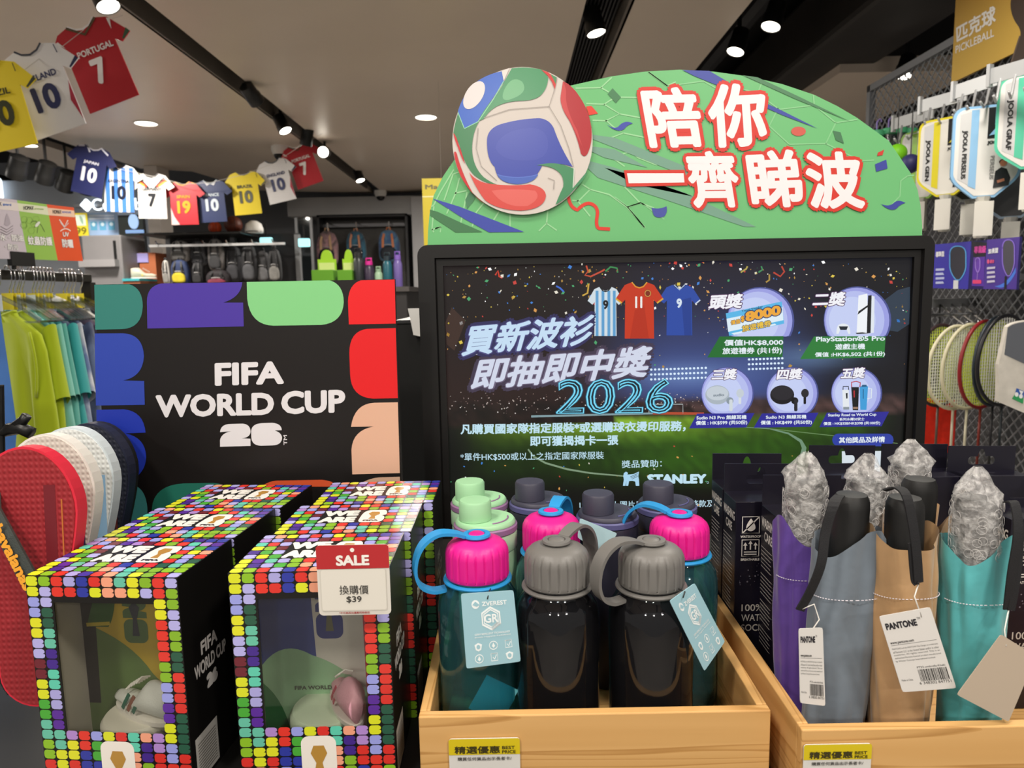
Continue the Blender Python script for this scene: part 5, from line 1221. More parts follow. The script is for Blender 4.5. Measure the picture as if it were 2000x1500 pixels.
ARM = MB().band([(-.20, 0, -.150), (-.10, 0, -.105), (0, 0, -.075), (.10, 0, -.105), (.20, 0, -.150)], (0, 1, 0), .008, .012).band([(-.19, 0, -.156), (.19, 0, -.156)], (0, 1, 0), .006, .006).mesh('hanger_arm', clear_mat('hanger_plastic', '#dfe3e6', .12, .12))
TAGY = MB().box((-.03, -.010, -.118), (.03, -.008, -.064)).mesh('size_tag', mat('#e0cf1c', .5, key='yellow_tag')); TAGW = MB().box((-.028, -.010, -.122), (.028, -.008, -.070)).mesh('size_tag', mat('#c9d4dc', .5, key='white_tag'))
hooks = [11, 32, 39, 47, 51, 57, 76, 82, 89, 95, 102, 109, 115, 136, 143, 150, 156, 169]
hp3 = []
for i, px in enumerate(hooks):
    Y = -RX*FPX/(1000-px); root = empty('clothes_hanger', loc=(RX, Y, RZ+.0), rz=ANG, label='clear plastic clothes hanger with wire hook on the rack rail', cat='hanger', group='hangers on the rail')
    for nm, me in (('hook', HOOK), ('arm', ARM), ('size_tag', TAGY if i % 3 else TAGW)):
        o = bpy.data.objects.new(nm, me); COL.objects.link(o); o.parent = root; 
        if nm == 'hook': o.location = (0, 0, .011)
    hp3.append(Y)
def tiedye(c1, c2):
    m = mat(c1, .85, key='tie_dye'+c2, sheen=.2); nt = m.node_tree; b = nt.nodes['Principled BSDF']; tc = nt.nodes.new('ShaderNodeTexCoord'); n = nt.nodes.new('ShaderNodeTexNoise'); n.inputs['Scale'].default_value = 5; n.inputs['Detail'].default_value = 3; n.inputs['Distortion'].default_value = 1.5
    r = nt.nodes.new('ShaderNodeValToRGB'); r.color_ramp.elements[0].position = .38; r.color_ramp.elements[0].color = lin(c1); r.color_ramp.elements[1].position = .62; r.color_ramp.elements[1].color = lin(c2)
    nt.links.new(tc.outputs['Object'], n.inputs['Vector']); nt.links.new(n.outputs[0], r.inputs[0]); nt.links.new(r.outputs[0], b.inputs['Base Color']); return m
def garment(Y, m, label, sleeve=True, L=.66, seed=0, wd_=1.0):
    r = random.Random(seed); ph = [r.uniform(0, 6.3) for _ in range(5)]; root = empty('hanging_shirt', loc=(RX, Y, RZ-.125), rz=ANG, label=label, cat='shirt', group='shirts on the rack')
    b = MB(); n = 40; zs = [0, -.012, -.035, -.07, -.12, -.2, -.3, -.4, -.5, -.58, -L]; hw = [.075, .085, .135, .19, .205, .205, .21, .213, .217, .22, .222]
    for i, z in enumerate(zs):
        for k in range(n):
            a = 2*PI*k/n; c, s_ = math.cos(a), math.sin(a); f = .15+.85*min(1, -z/.4)
            fold = .010*f*math.sin(7*c*2+ph[0]+z*4)+.006*f*math.sin(13*c+ph[1]-z*6)
            zz = z-(.02*max(0, 1-abs(c))*(1 if s_ < 0 else .4) if i == 0 else 0)
            b.v.append((wd_*hw[i]*math.copysign(abs(c)**.75, c), (.012+.020*f)*math.copysign(abs(s_)**.6, s_)+fold, zz))
    for i in range(len(zs)-1):
        for k in range(n): b.f.append((i*n+k, (i+1)*n+k, (i+1)*n+(k+1) % n, i*n+(k+1) % n)); b.c.append(None)
    b.build('body', m, root, True)
    MB().tube([(.076*wd_*math.cos(2*PI*k/24), .014*math.sin(2*PI*k/24), .002-.02*max(0, 1-abs(math.cos(2*PI*k/24)))*(1 if k > 12 else .4)) for k in range(24)], .005, 6, closed=True).build('collar', m, root, True)
    for sg in (1, -1):
        if sleeve:
            s_ = MB(); K = 8
            for i in range(K):
                t = i/(K-1); c = Vector((sg*wd_*(.168+.022*t), 0, -.070-.23*t))
                for k in range(16):
                    a = 2*PI*k/16; s_.v.append((c.x+.045*math.cos(a)*(1+.12*t)*.9, c.y+(.022+.012*t)*math.sin(a)+.004*math.sin(3*a+ph[2]), c.z+.032*math.cos(a)*sg))
            for i in range(K-1):
                for k in range(16): s_.f.append((i*16+k, i*16+(k+1) % 16, (i+1)*16+(k+1) % 16, (i+1)*16+k)); s_.c.append(None)
            s_.build('sleeve', m, root, True)
        else:
            MB().tube([(sg*(.192+.016*math.sin(PI*t)), -.030+.06*(t > .5)*0, -.06-.20*t) for t in [k/8 for k in range(9)]], .004, 6).build('armhole_trim', m, root, True)
    return root
cl = lambda c: mat(c, .85, key='jersey_knit', sheen=.2, bump=.1, bscale=30)
garment(hp3[0], cl('#a9bb12'), 'lime green sleeveless sports top at the near end of the rail', False, seed=1)
garment(hp3[1], cl('#a3b610'), 'lime green short-sleeved shirt behind the sleeveless one', seed=2)
garment(hp3[3], cl('#7cc0b0'), 'pale mint short-sleeved shirt next to the lime ones', seed=3)
garment(hp3[5], cl('#5aa99c'), 'mint green short-sleeved shirt between pale mint and teal shirts', seed=4)
garment(hp3[6], cl('#2f9a9a'), 'teal short-sleeved shirt on the rail', seed=5)
garment(hp3[8], tiedye('#c8ccd0', '#5a6f9a'), 'pale grey and blue tie-dye shirt on the rail', seed=6)
garment(hp3[11], tiedye('#1f2a48', '#6a7a9a'), 'navy tie-dye shirt on the rail', seed=7)
garment(hp3[13], tiedye('#3a3a50', '#6a5a72'), 'dusky purple shirt beside the navy tie-dye shirt', seed=8)
garment(hp3[16], cl('#d8d4cc'), 'white shirt at the far end of the rail', seed=9)
# three-panel sign over the rail
sgf = vframe((0, 505), 2.25, (163, 510), 2.62); sg = empty('fabric_sign', sgf.m, label='three-panel sign in grey, green and orange standing over the clothes rail', cat='sign')
U = sgf.uv
zS = Z(0, 370, .13333)
pan = [((-900, 10), (245, 155), (410, 1022), (-900, 1005)), ((245, 155), (682, 218), (845, 1040), (410, 1022)), ((682, 218), (1078, 265), (1215, 1050), (845, 1040))]
oc = [U(zS(p)) for p in ((-900, 10), (245, 155), (682, 218), (1078, 265), (1215, 1050), (845, 1040), (410, 1022), (-900, 1005))]
MB().prism(oc, 0, .006).build('board', mat('#bfb6c0', .4, key='sign_board'), sg)
P = Print(sgf, zS)
P.poly(pan[0], '#c3b9c2', 1); P.poly(pan[1], '#8fba4e', 1); P.poly(pan[2], '#d94e1e', 1)
P.poly([(-900, 60), (255, 200), (275, 320), (-900, 200)], '#d9cfcb', 2); P.poly([(255, 200), (692, 255), (712, 378), (275, 318)], '#d6d9bb', 2); P.poly([(690, 268), (1082, 310), (1095, 408), (712, 378)], '#e6c4aa', 2)
for t, BL, BR, TL, c in [('HOMAX', (338, 300), (490, 300), (335, 240), '#26231f'), ('prevent', (502, 298), (635, 305), (500, 272), '#8ab04a'), ('HOMAX', (768, 355), (895, 358), (765, 298), '#26231f'), ('uvcut', (905, 345), (1040, 352), (903, 312), '#6a72b4'), ('guard', (38, 240), (160, 252), (36, 195), '#3a6ab8'), ('X', (-30, 236), (20, 240), (-32, 180), '#26231f')]:
    P.text(t, BL, BR, TL, c, 3, .03)
for t, BL, BR, TL in [('蚊蟲防護', (415, 815), (770, 825), (392, 680)), ('防曬', (915, 850), (1075, 858), (898, 722)), ('UV', (918, 690), (1005, 695), (915, 622)), ('防水 · 防油', (-90, 745), (345, 765), (-110, 640)), ('· 防污', (70, 880), (270, 895), (60, 790))]:
    P.text(t, BL, BR, TL, '#e8e6e4', 3, .03, '#5a5a52', .025)
P.stroke([(865, 440), (940, 545), (990, 450)], 14, '#e6dcd4', 3); P.stroke([(880, 480), (938, 560), (1000, 490)], 12, '#c8c0c4', 3); P.stroke(path((880, 612), (960, 540, 1030, 610)), 14, '#e6dcd4', 3)
P.stroke([(450, 480), (520, 460), (560, 500), (600, 520), (650, 620)], 7, '#55633a', 3); P.stroke([(470, 510), (530, 490), (500, 560)], 6, '#55633a', 3); P.poly(ell(545, 510, 50, 22, -50), '#d9dcd0', 3.5); P.stroke([(560, 500), (540, 640)], 5, '#55633a', 3)
for k in range(3): P.stroke([(0, 540+k*40), (95, 590+k*38), (185, 530+k*40)], 8, '#6d646c', 3)
P.poly(path((60, 520), (70, 400, 100, 350), (140, 430, 150, 500), (110, 560, 60, 520)), '#a89ea8', 3)
for k in range(7): P.stroke(ell(330+rnd.random()*300, 420+rnd.random()*220, 50, n=6), 4, '#7da544', 2.5, True)
P.obj('lettering', M_PRINT, sg)
q0 = U((20, 500)); q1 = U((66, 505)); MB().box((q0[0], -.004, q0[1]-.03), (q1[0], .012, q0[1]+.015)).build('clip', BLACKP, sg); MB().box((q0[0]+.01, .0, RZ+.01-sgf.o.z), (q0[0]+.02, .008, q0[1])).build('clip_stem', BLACKP, sg)
# blue poster at the end of the rack
bpf = vframe((0, 700), 1.70, (40, 700), 1.72); bpz = empty('blue_poster', bpf.m, label='blue snowflake poster panel at the end of the clothes rack', cat='poster')
MB().prism([bpf.uv(p) for p in ((-160, 596), (0, 607), (33, 835), (20, 1000), (-160, 1000))], 0, .006).build('panel', mat('#3f6cae', .4, key='blue_poster', noise=.3, nscale=6), bpz)
P = Print(bpf, Z(0, 500, .26667))
for cx_, cy_, r_ in ((10, 1175, 28), (15, 1225, 20)):
    for k in range(3): a = k*PI/3+.3; P.stroke([(cx_-r_*math.cos(a), cy_-r_*math.sin(a)), (cx_+r_*math.cos(a), cy_+r_*math.sin(a))], 6, '#d8e4ee', 2)
P.text('水', (-40, 1075), (8, 1075), (-40, 985), '#d8e4ee', 2, .05); P.obj('poster_print', M_PRINT, bpz)

# ================================================================== RACKET WALL
WX = 1.75
wf = Frame((WX, 2.6, 1.5), (0, -1, 0))
mp_ = empty('mesh_wall_panel', wf.m, label='grey framed wire mesh display wall for rackets', cat='display panel')
uL = wf.uv((1694, 300))[0]; uR = 1.1; zT = wf.uv((1694, 172))[1]; zB_ = -1.2
fr = MB(); t = .03
fr.box((uL, -.015, zT-t), (uR, .015, zT)).box((uL, -.015, zB_), (uL+t, .015, zT)).box((uR-t, -.015, zB_), (uR, .015, zT)).box((uL, -.015, zB_), (uR, .015, zB_+t)).box((uL, -.015, .02), (uR, .015, .04))
fr.build('frame', mat('#7a7c80', .45, .3, key='panel_frame'), mp_)
wm = MB(); sp = .045; n_ = int((uR-uL+zT-zB_)/sp)
for k in range(1, n_):
    for sg_ in (1, -1):
        c = k*sp
        if sg_ > 0: p0 = (uL+max(0, c-(zT-zB_)), zB_+min(c, zT-zB_)); p1 = (uL+min(c, uR-uL), zB_+max(0, c-(uR-uL)))
        else: p0 = (uL+max(0, c-(zT-zB_)), zT-min(c, zT-zB_)); p1 = (uL+min(c, uR-uL), zT-max(0, c-(uR-uL)))
        wm.tube([(p0[0], .004*sg_, p0[1]), (p1[0], .004*sg_, p1[1])], .0028, 4)
o = wm.build('wire_mesh', mat('#8f9195', .4, .4, key='mesh_wire'), mp_); o['kind'] = 'stuff'
# wall post seen above the mesh
a, b = at(1825, 60, 2.9), at(1870, 60, 2.9)
tag(MB().box((WX+.05, 2.55, 0), (WX+.2, 2.85, 3.3)).build('wall_post', mat('#4b4b4d', .6, key='post_grey')), 'grey post behind the mesh display wall', kind='structure')
# pickleball poster
pf = Frame((WX-.03, 2.3, 2.1), (0, -1, 0)); po = empty('pickleball_poster', pf.m, label='golden pickleball poster with white lettering above the paddles', cat='poster')
x0 = (pf.uv((1868, 0))[0]+pf.uv((1857, 160))[0])/2; z0 = pf.uv((1857, 163))[1]; x1, z1 = x0+.75, z0+.75
MB().box((x0, 0, z0), (x1, .008, z1)).build('board', mat('#a8843a', .45, key='poster_board'), po)
b = MB(); NX2, NY2 = 8, 8; vs = [(x0+(x1-x0)*i/NX2, -.0005, z0+(z1-z0)*j/NY2) for j in range(NY2+1) for i in range(NX2+1)]; fs = []; cs = []
gc = lambda i, j: lin(lerp((196, 160, 66), (142, 98, 38), sm(.0, .75, j/NY2)*.9+.1*(i/NX2)))
for j in range(NY2):
    for i in range(NX2): k = j*(NX2+1)+i; fs.append((k, k+1, k+NX2+2, k+NX2+1)); cs.append([gc(i, j), gc(i+1, j), gc(i+1, j+1), gc(i, j+1)])
b.add(vs, fs); b.c = cs; b.build('poster_picture', M_PRINT, po)
P = Print(pf, None); P.base = -.0005
P.text('匹克球', (1869, 85), (1946, 44), (1868, 52), '#dedbd6', 2, .03); P.text('PICKLEBALL', (1867, 105), (1942, 71), (1867, 90), '#dedbd6', 2, .015)
P.poly(path((1976, -5), (1970, 20, 1985, 45), (1998, 60, 1992, 75), (1975, 118), (1972, 130), (2030, 110), (2040, -30)), '#3a2c24', 2); P.stroke([(1993, 70), (1974, 128)], 3, '#5a4a40', 3)
P.obj('lettering', M_PRINT, po)
# hang bars with hooks
def hangbar(p1, p2, Y1):
    a = at(p1[0], p1[1], Y1); b = atz(p2[0], p2[1], a.z); d = (b-a); d.z = 0; root = empty('hang_bar', Frame(a, d).m, label='grey hang bar with bent hooks above the paddles', cat='rail', group='hang bars on the racket wall')
    L = d.length; MB().box((0, 0, -.022), (L, .006, .022)).box((-.004, -.006, -.03), (.006, .012, .035)).build('bar', mat('#a9abac', .4, .2, key='hang_bar'), root)
    for k in range(3): x = L*(.25+.3*k); MB().tube([(x, 0, -.015), (x, -.01, -.07), (x+.01, -.03, -.085), (x+.015, -.05, -.07)], .004, 6).build('hook', mat('#c4c5c6', .3, .6, key='hook_metal'), root, True)
for p1, p2, Y1 in [((1744, 243), (1822, 219), 3.0), ((1796, 208), (1888, 183), 2.75), ((1861, 181), (1948, 152), 2.45), ((1931, 150), (2030, 122), 2.2)]: hangbar(p1, p2, Y1)
def paddle(px, py, Y, yaw, ec, fc, label, name=None, tall=.275, w=.2, fig=False, grip='#d8d6cc', dark=False):
    """px,py: middle of the paddle's top edge"""
    p = at(px, py, Y); a = math.radians(yaw); f = Frame(p, (math.cos(a), -math.sin(a), 0)); root = empty('pickleball_paddle', f.m, label=label, cat='paddle', group='paddles on the racket wall')
    h = tall; r = .035; O = path((-w/2, -r), (-w/2, 0, -w/2+r, 0), (w/2-r, 0), (w/2, 0, w/2, -r), (w/2, -h*.72), (w/2, -h*.80, w*.36, -h*.88), (.03, -h), (-.03, -h), (-w*.36, -h*.88), (-w/2, -h*.80, -w/2, -h*.72))
    MB().prism(O, 0, .016).build('edge_guard', mat(ec, .45, key='edge_guard'), root); I = [(q[0]*.92, -h/2+(q[1]+h/2)*.945) for q in O]; MB().prism(I, -.0012, .002).build('face', mat('#3d3d3f' if dark else fc, .45, key='paddle_face'), root)
    P = Print(None, None, .0006); P.base = -.0012
    if not dark:
        P.poly([(-w*.40, -h*.08), (-w*.22, -h*.05), (-w*.22, -h*.86), (-w*.40, -h*.78)], '#cfcfcf', 1); P.poly([(-w*.24, -h*.04), (-w*.13, -h*.04), (-w*.13, -h*.9), (-w*.24, -h*.86)], ec, 2)
        if name: P.text(name, (-w*.28, -h*.22), (-w*.28, -h*.80), (-w*.36, -h*.22) if False else (-w*.20-w*.08, -h*.22), '#1d1d1f', 3, .04) if False else P.text(name, (-w*.37, -h*.25), (-w*.37, -h*.78), (-w*.28, -h*.25), '#1d1d1f', 3, .05)
        P.poly([(.0, -h*.03), (w*.24, -h*.03), (w*.24, -h*.36), (.0, -h*.36)], '#16171a', 2); P.poly([(w*.10, -h*.03), (w*.13, -h*.03), (w*.14, -h*.22), (w*.10, -h*.22)], ec, 3); P.poly([(w*.02, -h*.33), (w*.15, -h*.22), (w*.21, -h*.31)], ec, 3)
        P.text('JOOLA', (.0, -h*.43), (w*.24, -h*.43), (0, -h*.385), '#1d1d1f', 3, .06)
        if name: P.text(name.split()[-1], (w*.06, -h*.55), (w*.06, -h*.80), (w*.12, -h*.55), '#8a8a8a', 3, .02)
        if fig:
            P.poly([(w*.12, -h*.90), (w*.14, -h*.72), (w*.22, -h*.68), (w*.30, -h*.70), (w*.36, -h*.80), (w*.34, -h*.88)], '#1c1e22', 4); P.poly(ell(w*.25, -h*.635, w*.05, h*.035), '#b8795c', 4); P.poly(ell(w*.24, -h*.62, w*.055, h*.028), '#3a2720', 3.8); P.poly([(w*.17, -h*.82), (w*.27, -h*.80), (w*.28, -h*.83), (w*.18, -h*.85)], '#b8795c', 5)
    else: P.poly(rrect(-w*.06, -h*.5, w*.05, -h*.36, .004), '#d8dada', 1)
    P.obj('face_print', M_PRINT, root)
    MB().lathe([(.020, -h-.125), (.022, -h-.115), (.019, -h-.10), (.019, -h-.01), (.023, -h+.004)], 8, (0, .008, 0)).build('grip', mat(grip, .7, key='grip_wrap', bump=.3, bscale=120), root)
    MB().box((-.026, -.016, -h-.12), (.026, -.0135, -h-.012)).build('sleeve_card', mat('#e2dfd6', .5, key='sleeve_card'), root)
    return root
paddle(1806, 252, 2.95, 62, '#8fc23a', '#e0ded6', 'lime green edged paddle on the racket wall')
paddle(1854, 228, 2.62, 52, '#e0d22a', '#e6e3da', 'yellow edged paddle between the lime and the light blue paddles', 'JOOLA GEN', fig=True)
paddle(1932, 205, 2.32, 22, '#8fc0e8', '#e6e4e0', 'light blue edged paddle with a player printed on its face', 'JOOLA PERSEUS', fig=True, w=.19, tall=.285)
paddle(2030, 138, 2.16, 44, '#58c8a4', '#e6e4e0', 'mint green edged paddle hanging highest beside the poster', 'JOOLA GRAF', fig=True)
paddle(1795, 262, 3.05, 66, '#79b52c', '#9a9a96', 'dark faced paddle behind the lime green one', dark=True, grip='#8a8a86')
paddle(1905, 238, 2.62, 48, '#b8bcc0', '#9a9a96', 'grey edged paddle behind the light blue one', dark=True, grip='#a8a6a0')
paddle(1985, 262, 2.45, 30, '#9fb4c8', '#8a8a88', 'grey faced paddle behind the mint green one', dark=True, grip='#b8b6b0')
for px, py, Y in ((1752, 300, 2.9), (1778, 320, 2.86)):
    p = at(px, py, Y); root = empty('pickleball', loc=p, label='neon green ball in a hanging net' if px == 1752 else 'dark blue ball in a hanging net', cat='ball', group='balls on the racket wall')
    MB().lathe([(.037*math.sin(PI*k/12)+.0002, -.037*math.cos(PI*k/12)) for k in range(13)], 20).build('ball', mat('#7ed320' if px == 1752 else '#35356a', .5, key='ball'), root, True); MB().tube([(0, 0, .036), (0, 0, .22)], .002, 6).build('cord', BLACKP, root)
for k, (px, py) in enumerate(((1712, 262), (1735, 258), (1758, 256), (1778, 258))):
    p = at(px, py, 3.1); root = empty('grip_tape_pack', loc=p, label='clear pack with green lid hanging at the far end of the racket wall', cat='pack', group='clear packs with green lids')
    MB().lathe([(.024, -.012), (.028, -.008), (.028, .010), (.024, .014)], 18).build('lid', mat('#4fae7c', .45, key='green_lid'), root, 40); MB().lathe([(.0005, -.13), (.024, -.128), (.026, -.012)], 18, close=False).build('pack_body', clear_mat('pack_clear', '#b8bcc4', .15, .2) if k == 0 else bpy.data.materials['pack_clear'], root, 40)
    MB().tube([(0, 0, .014), (.0, 0, .05), (.012, 0, .062), (.02, 0, .05)], .003, 6).build('hook', mat('#8a78c0' if k < 2 else '#c4c5c6', .4, key='small_hook'), root)
# purple comparison sign
sf2 = vframe((1826, 520), 2.62, (1990, 515), 2.12); sg2 = empty('paddle_guide_sign', sf2.m, label='purple and black guide sign with outlined paddles below the paddle handles', cat='sign')
zP = Z(1780, 400, .14667); cs2 = [sf2.uv(zP(p)) for p in ((250, 535), (1450, 425), (1400, 1130), (250, 1110))]
MB().prism(cs2[::-1], 0, .006).build('board', mat('#2a2560', .35, key='sign_purple'), sg2)
P = Print(sf2, zP)
P.poly([(255, 535), (800, 485), (755, 1125), (255, 1108)], '#3c36a8', 1); P.poly([(800, 485), (1010, 505), (990, 700), (830, 700)], '#20202c', 1.5); P.poly([(1010, 465), (1448, 426), (1398, 1126), (960, 1122)], '#4c3596', 1); P.poly([(830, 700), (985, 690), (965, 1085), (805, 1080)], '#5a34a4', 1.6)
def pad(cx_, t, w, h, c, oc):
    q = path((cx_-w/2, t+h*.25), (cx_-w/2, t, cx_, t), (cx_+w/2, t, cx_+w/2, t+h*.25), (cx_+w/2, t+h*.62), (cx_+w*.42, t+h*.85, cx_+w*.1, t+h), (cx_-w*.1, t+h), (cx_-w*.42, t+h*.85, cx_-w/2, t+h*.62)); P.poly(q, c, 3); P.stroke(q, 14, oc, 4, True)
pad(625, 550, 215, 450, '#33323e', '#5aa8e8'); P.poly([(568, 1005), (632, 1005), (628, 1120), (562, 1120)], '#d8dade', 4); pad(1300, 465, 160, 480, '#4a4854', '#8a70d8'); P.poly([(1250, 950), (1278, 950), (1272, 1120), (1240, 1120)], '#1b1b22', 4)
pad(890, 705, 60, 190, '#6a40b0', '#9a78d8'); P.stroke([(888, 895), (878, 1010)], 6, '#b090e0', 3)
for t, BL, BR, TL, c in [('標準型', (330, 700), (445, 690), (330, 625), '#e6e6f0'), ('專業級', (840, 650), (1000, 640), (845, 552), '#d84aa8'), ('加長型', (1028, 655), (1162, 640), (1032, 585), '#e6e6f0'), ('適合', (1050, 780), (1110, 775), (1052, 730), '#e05a8a')]: P.text(t, BL, BR, TL, c, 4, .05)
P.poly(rrect(822, 1000, 938, 1050, 12), '#e0457a', 4); P.poly(ell(1030, 755, 16, 30), '#e05a8a', 4)
for k in range(4): P.poly([(1015, 830+k*60), (1125-10*(k % 2), 822+k*60), (1122, 850+k*60), (1012, 860+k*60)], '#c8c4dc', 4); P.poly([(330, 850+k*58), (445-20*(k % 2), 845+k*58), (443, 875+k*58), (328, 880+k*58)], '#bcc4ec', 4)
P.poly(path((1110, 1085), (1280, 1070, 1395, 830), (1395, 900), (1290, 1110, 1180, 1105)), '#4a7ae0', 2)
P.obj('sign_print', M_PRINT, sg2)
# lower rail and rackets
ra = at(1828, 590, 2.65); rb_ = atz(2010, 584, ra.z)
rl = empty('racket_rail', Frame(ra, Vector((rb_.x-ra.x, rb_.y-ra.y, 0))).m, label='steel rail with chrome hooks holding the badminton rackets', cat='rail')
LL = (rb_-ra).length; MB().box((-.2, 0, -.02), (LL+.1, .02, .012)).build('bar', STEEL, rl); MB().tube([(-.2, -.06, -.045), (LL+.1, -.06, -.045)], .006, 8).build('front_bar', CHROME, rl)
for k in range(9): x = LL*(k+.4)/9; MB().tube([(x, 0, -.01), (x, -.05, -.05), (x, -.10, -.085), (x, -.105, -.065)], .004, 6).build('hook', CHROME, rl, True)
def racket(px, py, Y, yaw, fc, sc, shaft, grip, label, tall=.145, w=.112, lean=0):
    p = at(px, py, Y); a = math.radians(yaw); f = Frame(p, (math.cos(a), -math.sin(a), 0), (math.sin(math.radians(lean)), 0, 1)); root = empty('badminton_racket', f.m, label=label, cat='racket', group='rackets on the rail')
    MB().tube([(w*math.sin(2*PI*k/40)*(1-.08*math.cos(2*PI*k/40)), 0, tall*math.cos(2*PI*k/40)) for k in range(40)], .0062, 6, closed=True).build('head_frame', mat(fc, .35, key='racket_frame'), root, True)
    s_ = MB()
    for k in range(-10, 11):
        x = k*w/11; h = tall*math.sqrt(max(0, 1-(x/w)**2)); s_.tube([(x, 0, -h), (x, 0, h)], .0015, 3)
    for k in range(-12, 13):
        z = k*tall/13; h = w*math.sqrt(max(0, 1-(z/tall)**2)); s_.tube([(-h, .001, z), (h, .001, z)], .0015, 3)
    so = s_.build('strings', mat(sc, .5, key='strings'), root); so['kind'] = 'stuff'
    MB().tube([(0, 0, -tall), (0, 0, -tall-.21)], .0042, 8).build('shaft', mat(shaft, .35, key='shaft'), root, True); MB().lathe([(.014, -tall-.40), (.0145, -tall-.39), (.0135, -tall-.25), (.006, -tall-.205), (.0045, -tall-.20)], 12).build('grip', mat(grip, .6, key='racket_grip'), root, 40)
    return root
racket(1836, 714, 2.52, -16, '#3a2a2c', '#c9d848', '#5a4a40', '#c8b890', 'badminton racket with yellow strings and dark frame beside the screen edge', .145)
racket(1866, 718, 2.46, -12, '#d8d2b4', '#d8d8d0', '#cfc8b0', '#d8d0b8', 'badminton racket with cream frame and white strings')
racket(1893, 716, 2.42, -14, '#d2ccae', '#c9ccb8', '#d8d2b8', '#e0dcd0', 'second cream framed racket leaning behind the red one')
racket(1920, 712, 2.36, -22, '#8a1f26', '#c2d040', '#7a2a20', '#7a2028', 'badminton racket with dark red frame and yellow strings')
racket(1944, 706, 2.32, -26, '#26303a', '#c9d848', '#2a2a2e', '#24242a', 'badminton racket with blue-black frame')
racket(1962, 704, 2.28, -16, '#222226', '#d0d0cc', '#20262a', '#a8c020', 'black badminton racket with lime grip')
p = at(1996, 625, 2.05); bf_ = Frame(p, (.95, -.3, 0)); bg = empty('racket_cover', bf_.m, label='grey and white racket cover with blue and green badge', cat='cover')
MB().prism(path((-.035, -.02), (-.02, 0, .05, 0), (.12, 0, .13, -.1), (.13, -.25), (.10, -.285), (.02, -.27), (-.045, -.24), (-.05, -.13)), 0, .03).build('cover', mat('#cfcac0', .6, key='cover_cloth', noise=.15, nscale=20), bg); MB().prism(path((-.034, -.022), (-.02, -.003, .05, -.003), (.12, -.003, .125, -.1), (.02, -.13), (-.038, -.10)), -.001, .0).build('cover_top', mat('#5c6068', .6, key='cover_dark'), bg)
P = Print(bf_, Z(1780, 580, .2266)); P.base = -.001; P.poly([(905, 785), (975, 815), (965, 870), (890, 840)], '#2a56a8', 2); P.poly([(890, 840), (965, 868), (960, 920), (865, 875)], '#2a9a58', 2); P.poly(ell(905, 840, 16, 20), '#eef0f0', 3); P.poly(ell(942, 855, 16, 20), '#eef0f0', 3); P.poly([(925, 800), (945, 845), (965, 815)], '#eef0f0', 3); P.obj('badge', M_PRINT, bg)
p = at(1832, 780, 2.62); rbx = empty('red_packet', Frame(p, (.8, -.6, 0)).m, label='bright red hanging packet under the yellow-stringed racket', cat='packet'); MB().box((-.05, 0, -.20), (.06, .02, 0), bev=.004).build('packet', mat('#cf2a18', .35, key='red_packet', noise=.2, nscale=30), rbx)
MB().tube([(0, .01, 0), (0, .01, .05), rbx.matrix_basis.inverted() @ (rl.matrix_basis @ Vector((.02, -.002, -.01)))], .003, 6).build('hang_tab', BLACKP, rbx)

# ================================================================== SHIRT GARLANDS
def shirt_card(px, py, Y, size, rot, col, label, num, name, ink, deco=None, grp='shirt cutouts', yaw=0.0, ns=0.0):
    """px,py: middle of the cut-out; size: height in metres; rot: degrees anticlockwise"""
    r = math.radians(rot); ya = math.radians(yaw); f = Frame(at(px, py, Y), (math.cos(r)*math.cos(ya), math.cos(r)*math.sin(ya), math.sin(r)), (-math.sin(r), 0, math.cos(r))); W, H = size*1.04, size
    root = empty('shirt_cutout', f.m, label=label, cat='shirt cutout', group=grp)
    T = lambda a, b: (a*W, H/2-b*H)
    O = [T(*p) for p in JERSEY]; MB().prism(O, 0, .005).build('card', mat(col, .38, key='gloss_card'), root)
    P = Print(None, None, .0008); P.zf = lambda p: T(*p)
    if not deco: deco = d_bra
    deco(P)
    P.obj('shirt_trim', M_GLOSS, root); P = Print(None, None, .0008); P.zf = lambda p: T(*p)
    w = .085 if len(num) == 1 else .155
    P.text(num, (-w, .74), (w, .74), (-w, .44), ink, 4, .045)
    P.obj('number', M_GLOSS, root); P = Print(None, None, .0008); P.zf = lambda p: T(*p)
    if name: nw = min(.22, .030*len(name)); P.text(name, (-nw+ns, .385), (nw+ns, .385), (-nw+ns, .31), ink, 4, .03); P.obj('name_lettering', M_GLOSS, root)
    P = Print(None, None, .0008); P.zf = lambda p: T(*p)
    P.stroke([(-.16, 0), (-.09, .06), (0, .085), (.09, .06), (.16, 0)], .022, '#3a3f4a' if col in ('#d8d6d6', '#dcc51a') else ink, 3)
    P.obj('collar_print', M_GLOSS, root)
    return root
def d_por(P): P.stroke([(-.18, .01), (0, .15), (.18, .01)], .03, '#5a4a34', 3); P.poly([(-.36, .13), (-.33, .12), (-.27, .22)], '#e6e2de', 3); P.poly([(.30, .06), (.34, .08), (.31, .2)], '#e6e2de', 3); P.poly([(.47, .24), (.5, .29), (.40, .355), (.385, .34)], '#3a5a44', 3)
def d_eng(P): P.poly([(.305, .48), (.31, .95), (.25, .7)], '#a83044', 3); P.poly([(.48, .25), (.5, .29), (.385, .365), (.37, .35)], '#2a3050', 3); P.stroke([(.29, .06), (.30, .16)], .01, '#3a3f5a', 3)
def d_bra(P): P.poly([(.48, .25), (.5, .29), (.385, .365), (.37, .35)], '#3a3f30', 3); P.stroke([(.29, .06), (.30, .16)], .01, '#5a5a30', 3)
def d_arg(P):
    for a in (-.27, -.10, .06, .22): P.poly([(a, .07 if abs(a) < .2 else .06), (a+.09, .07 if abs(a) < .2 else .06), (a+.09, 1), (a, 1)], '#3f6fb4', 2)
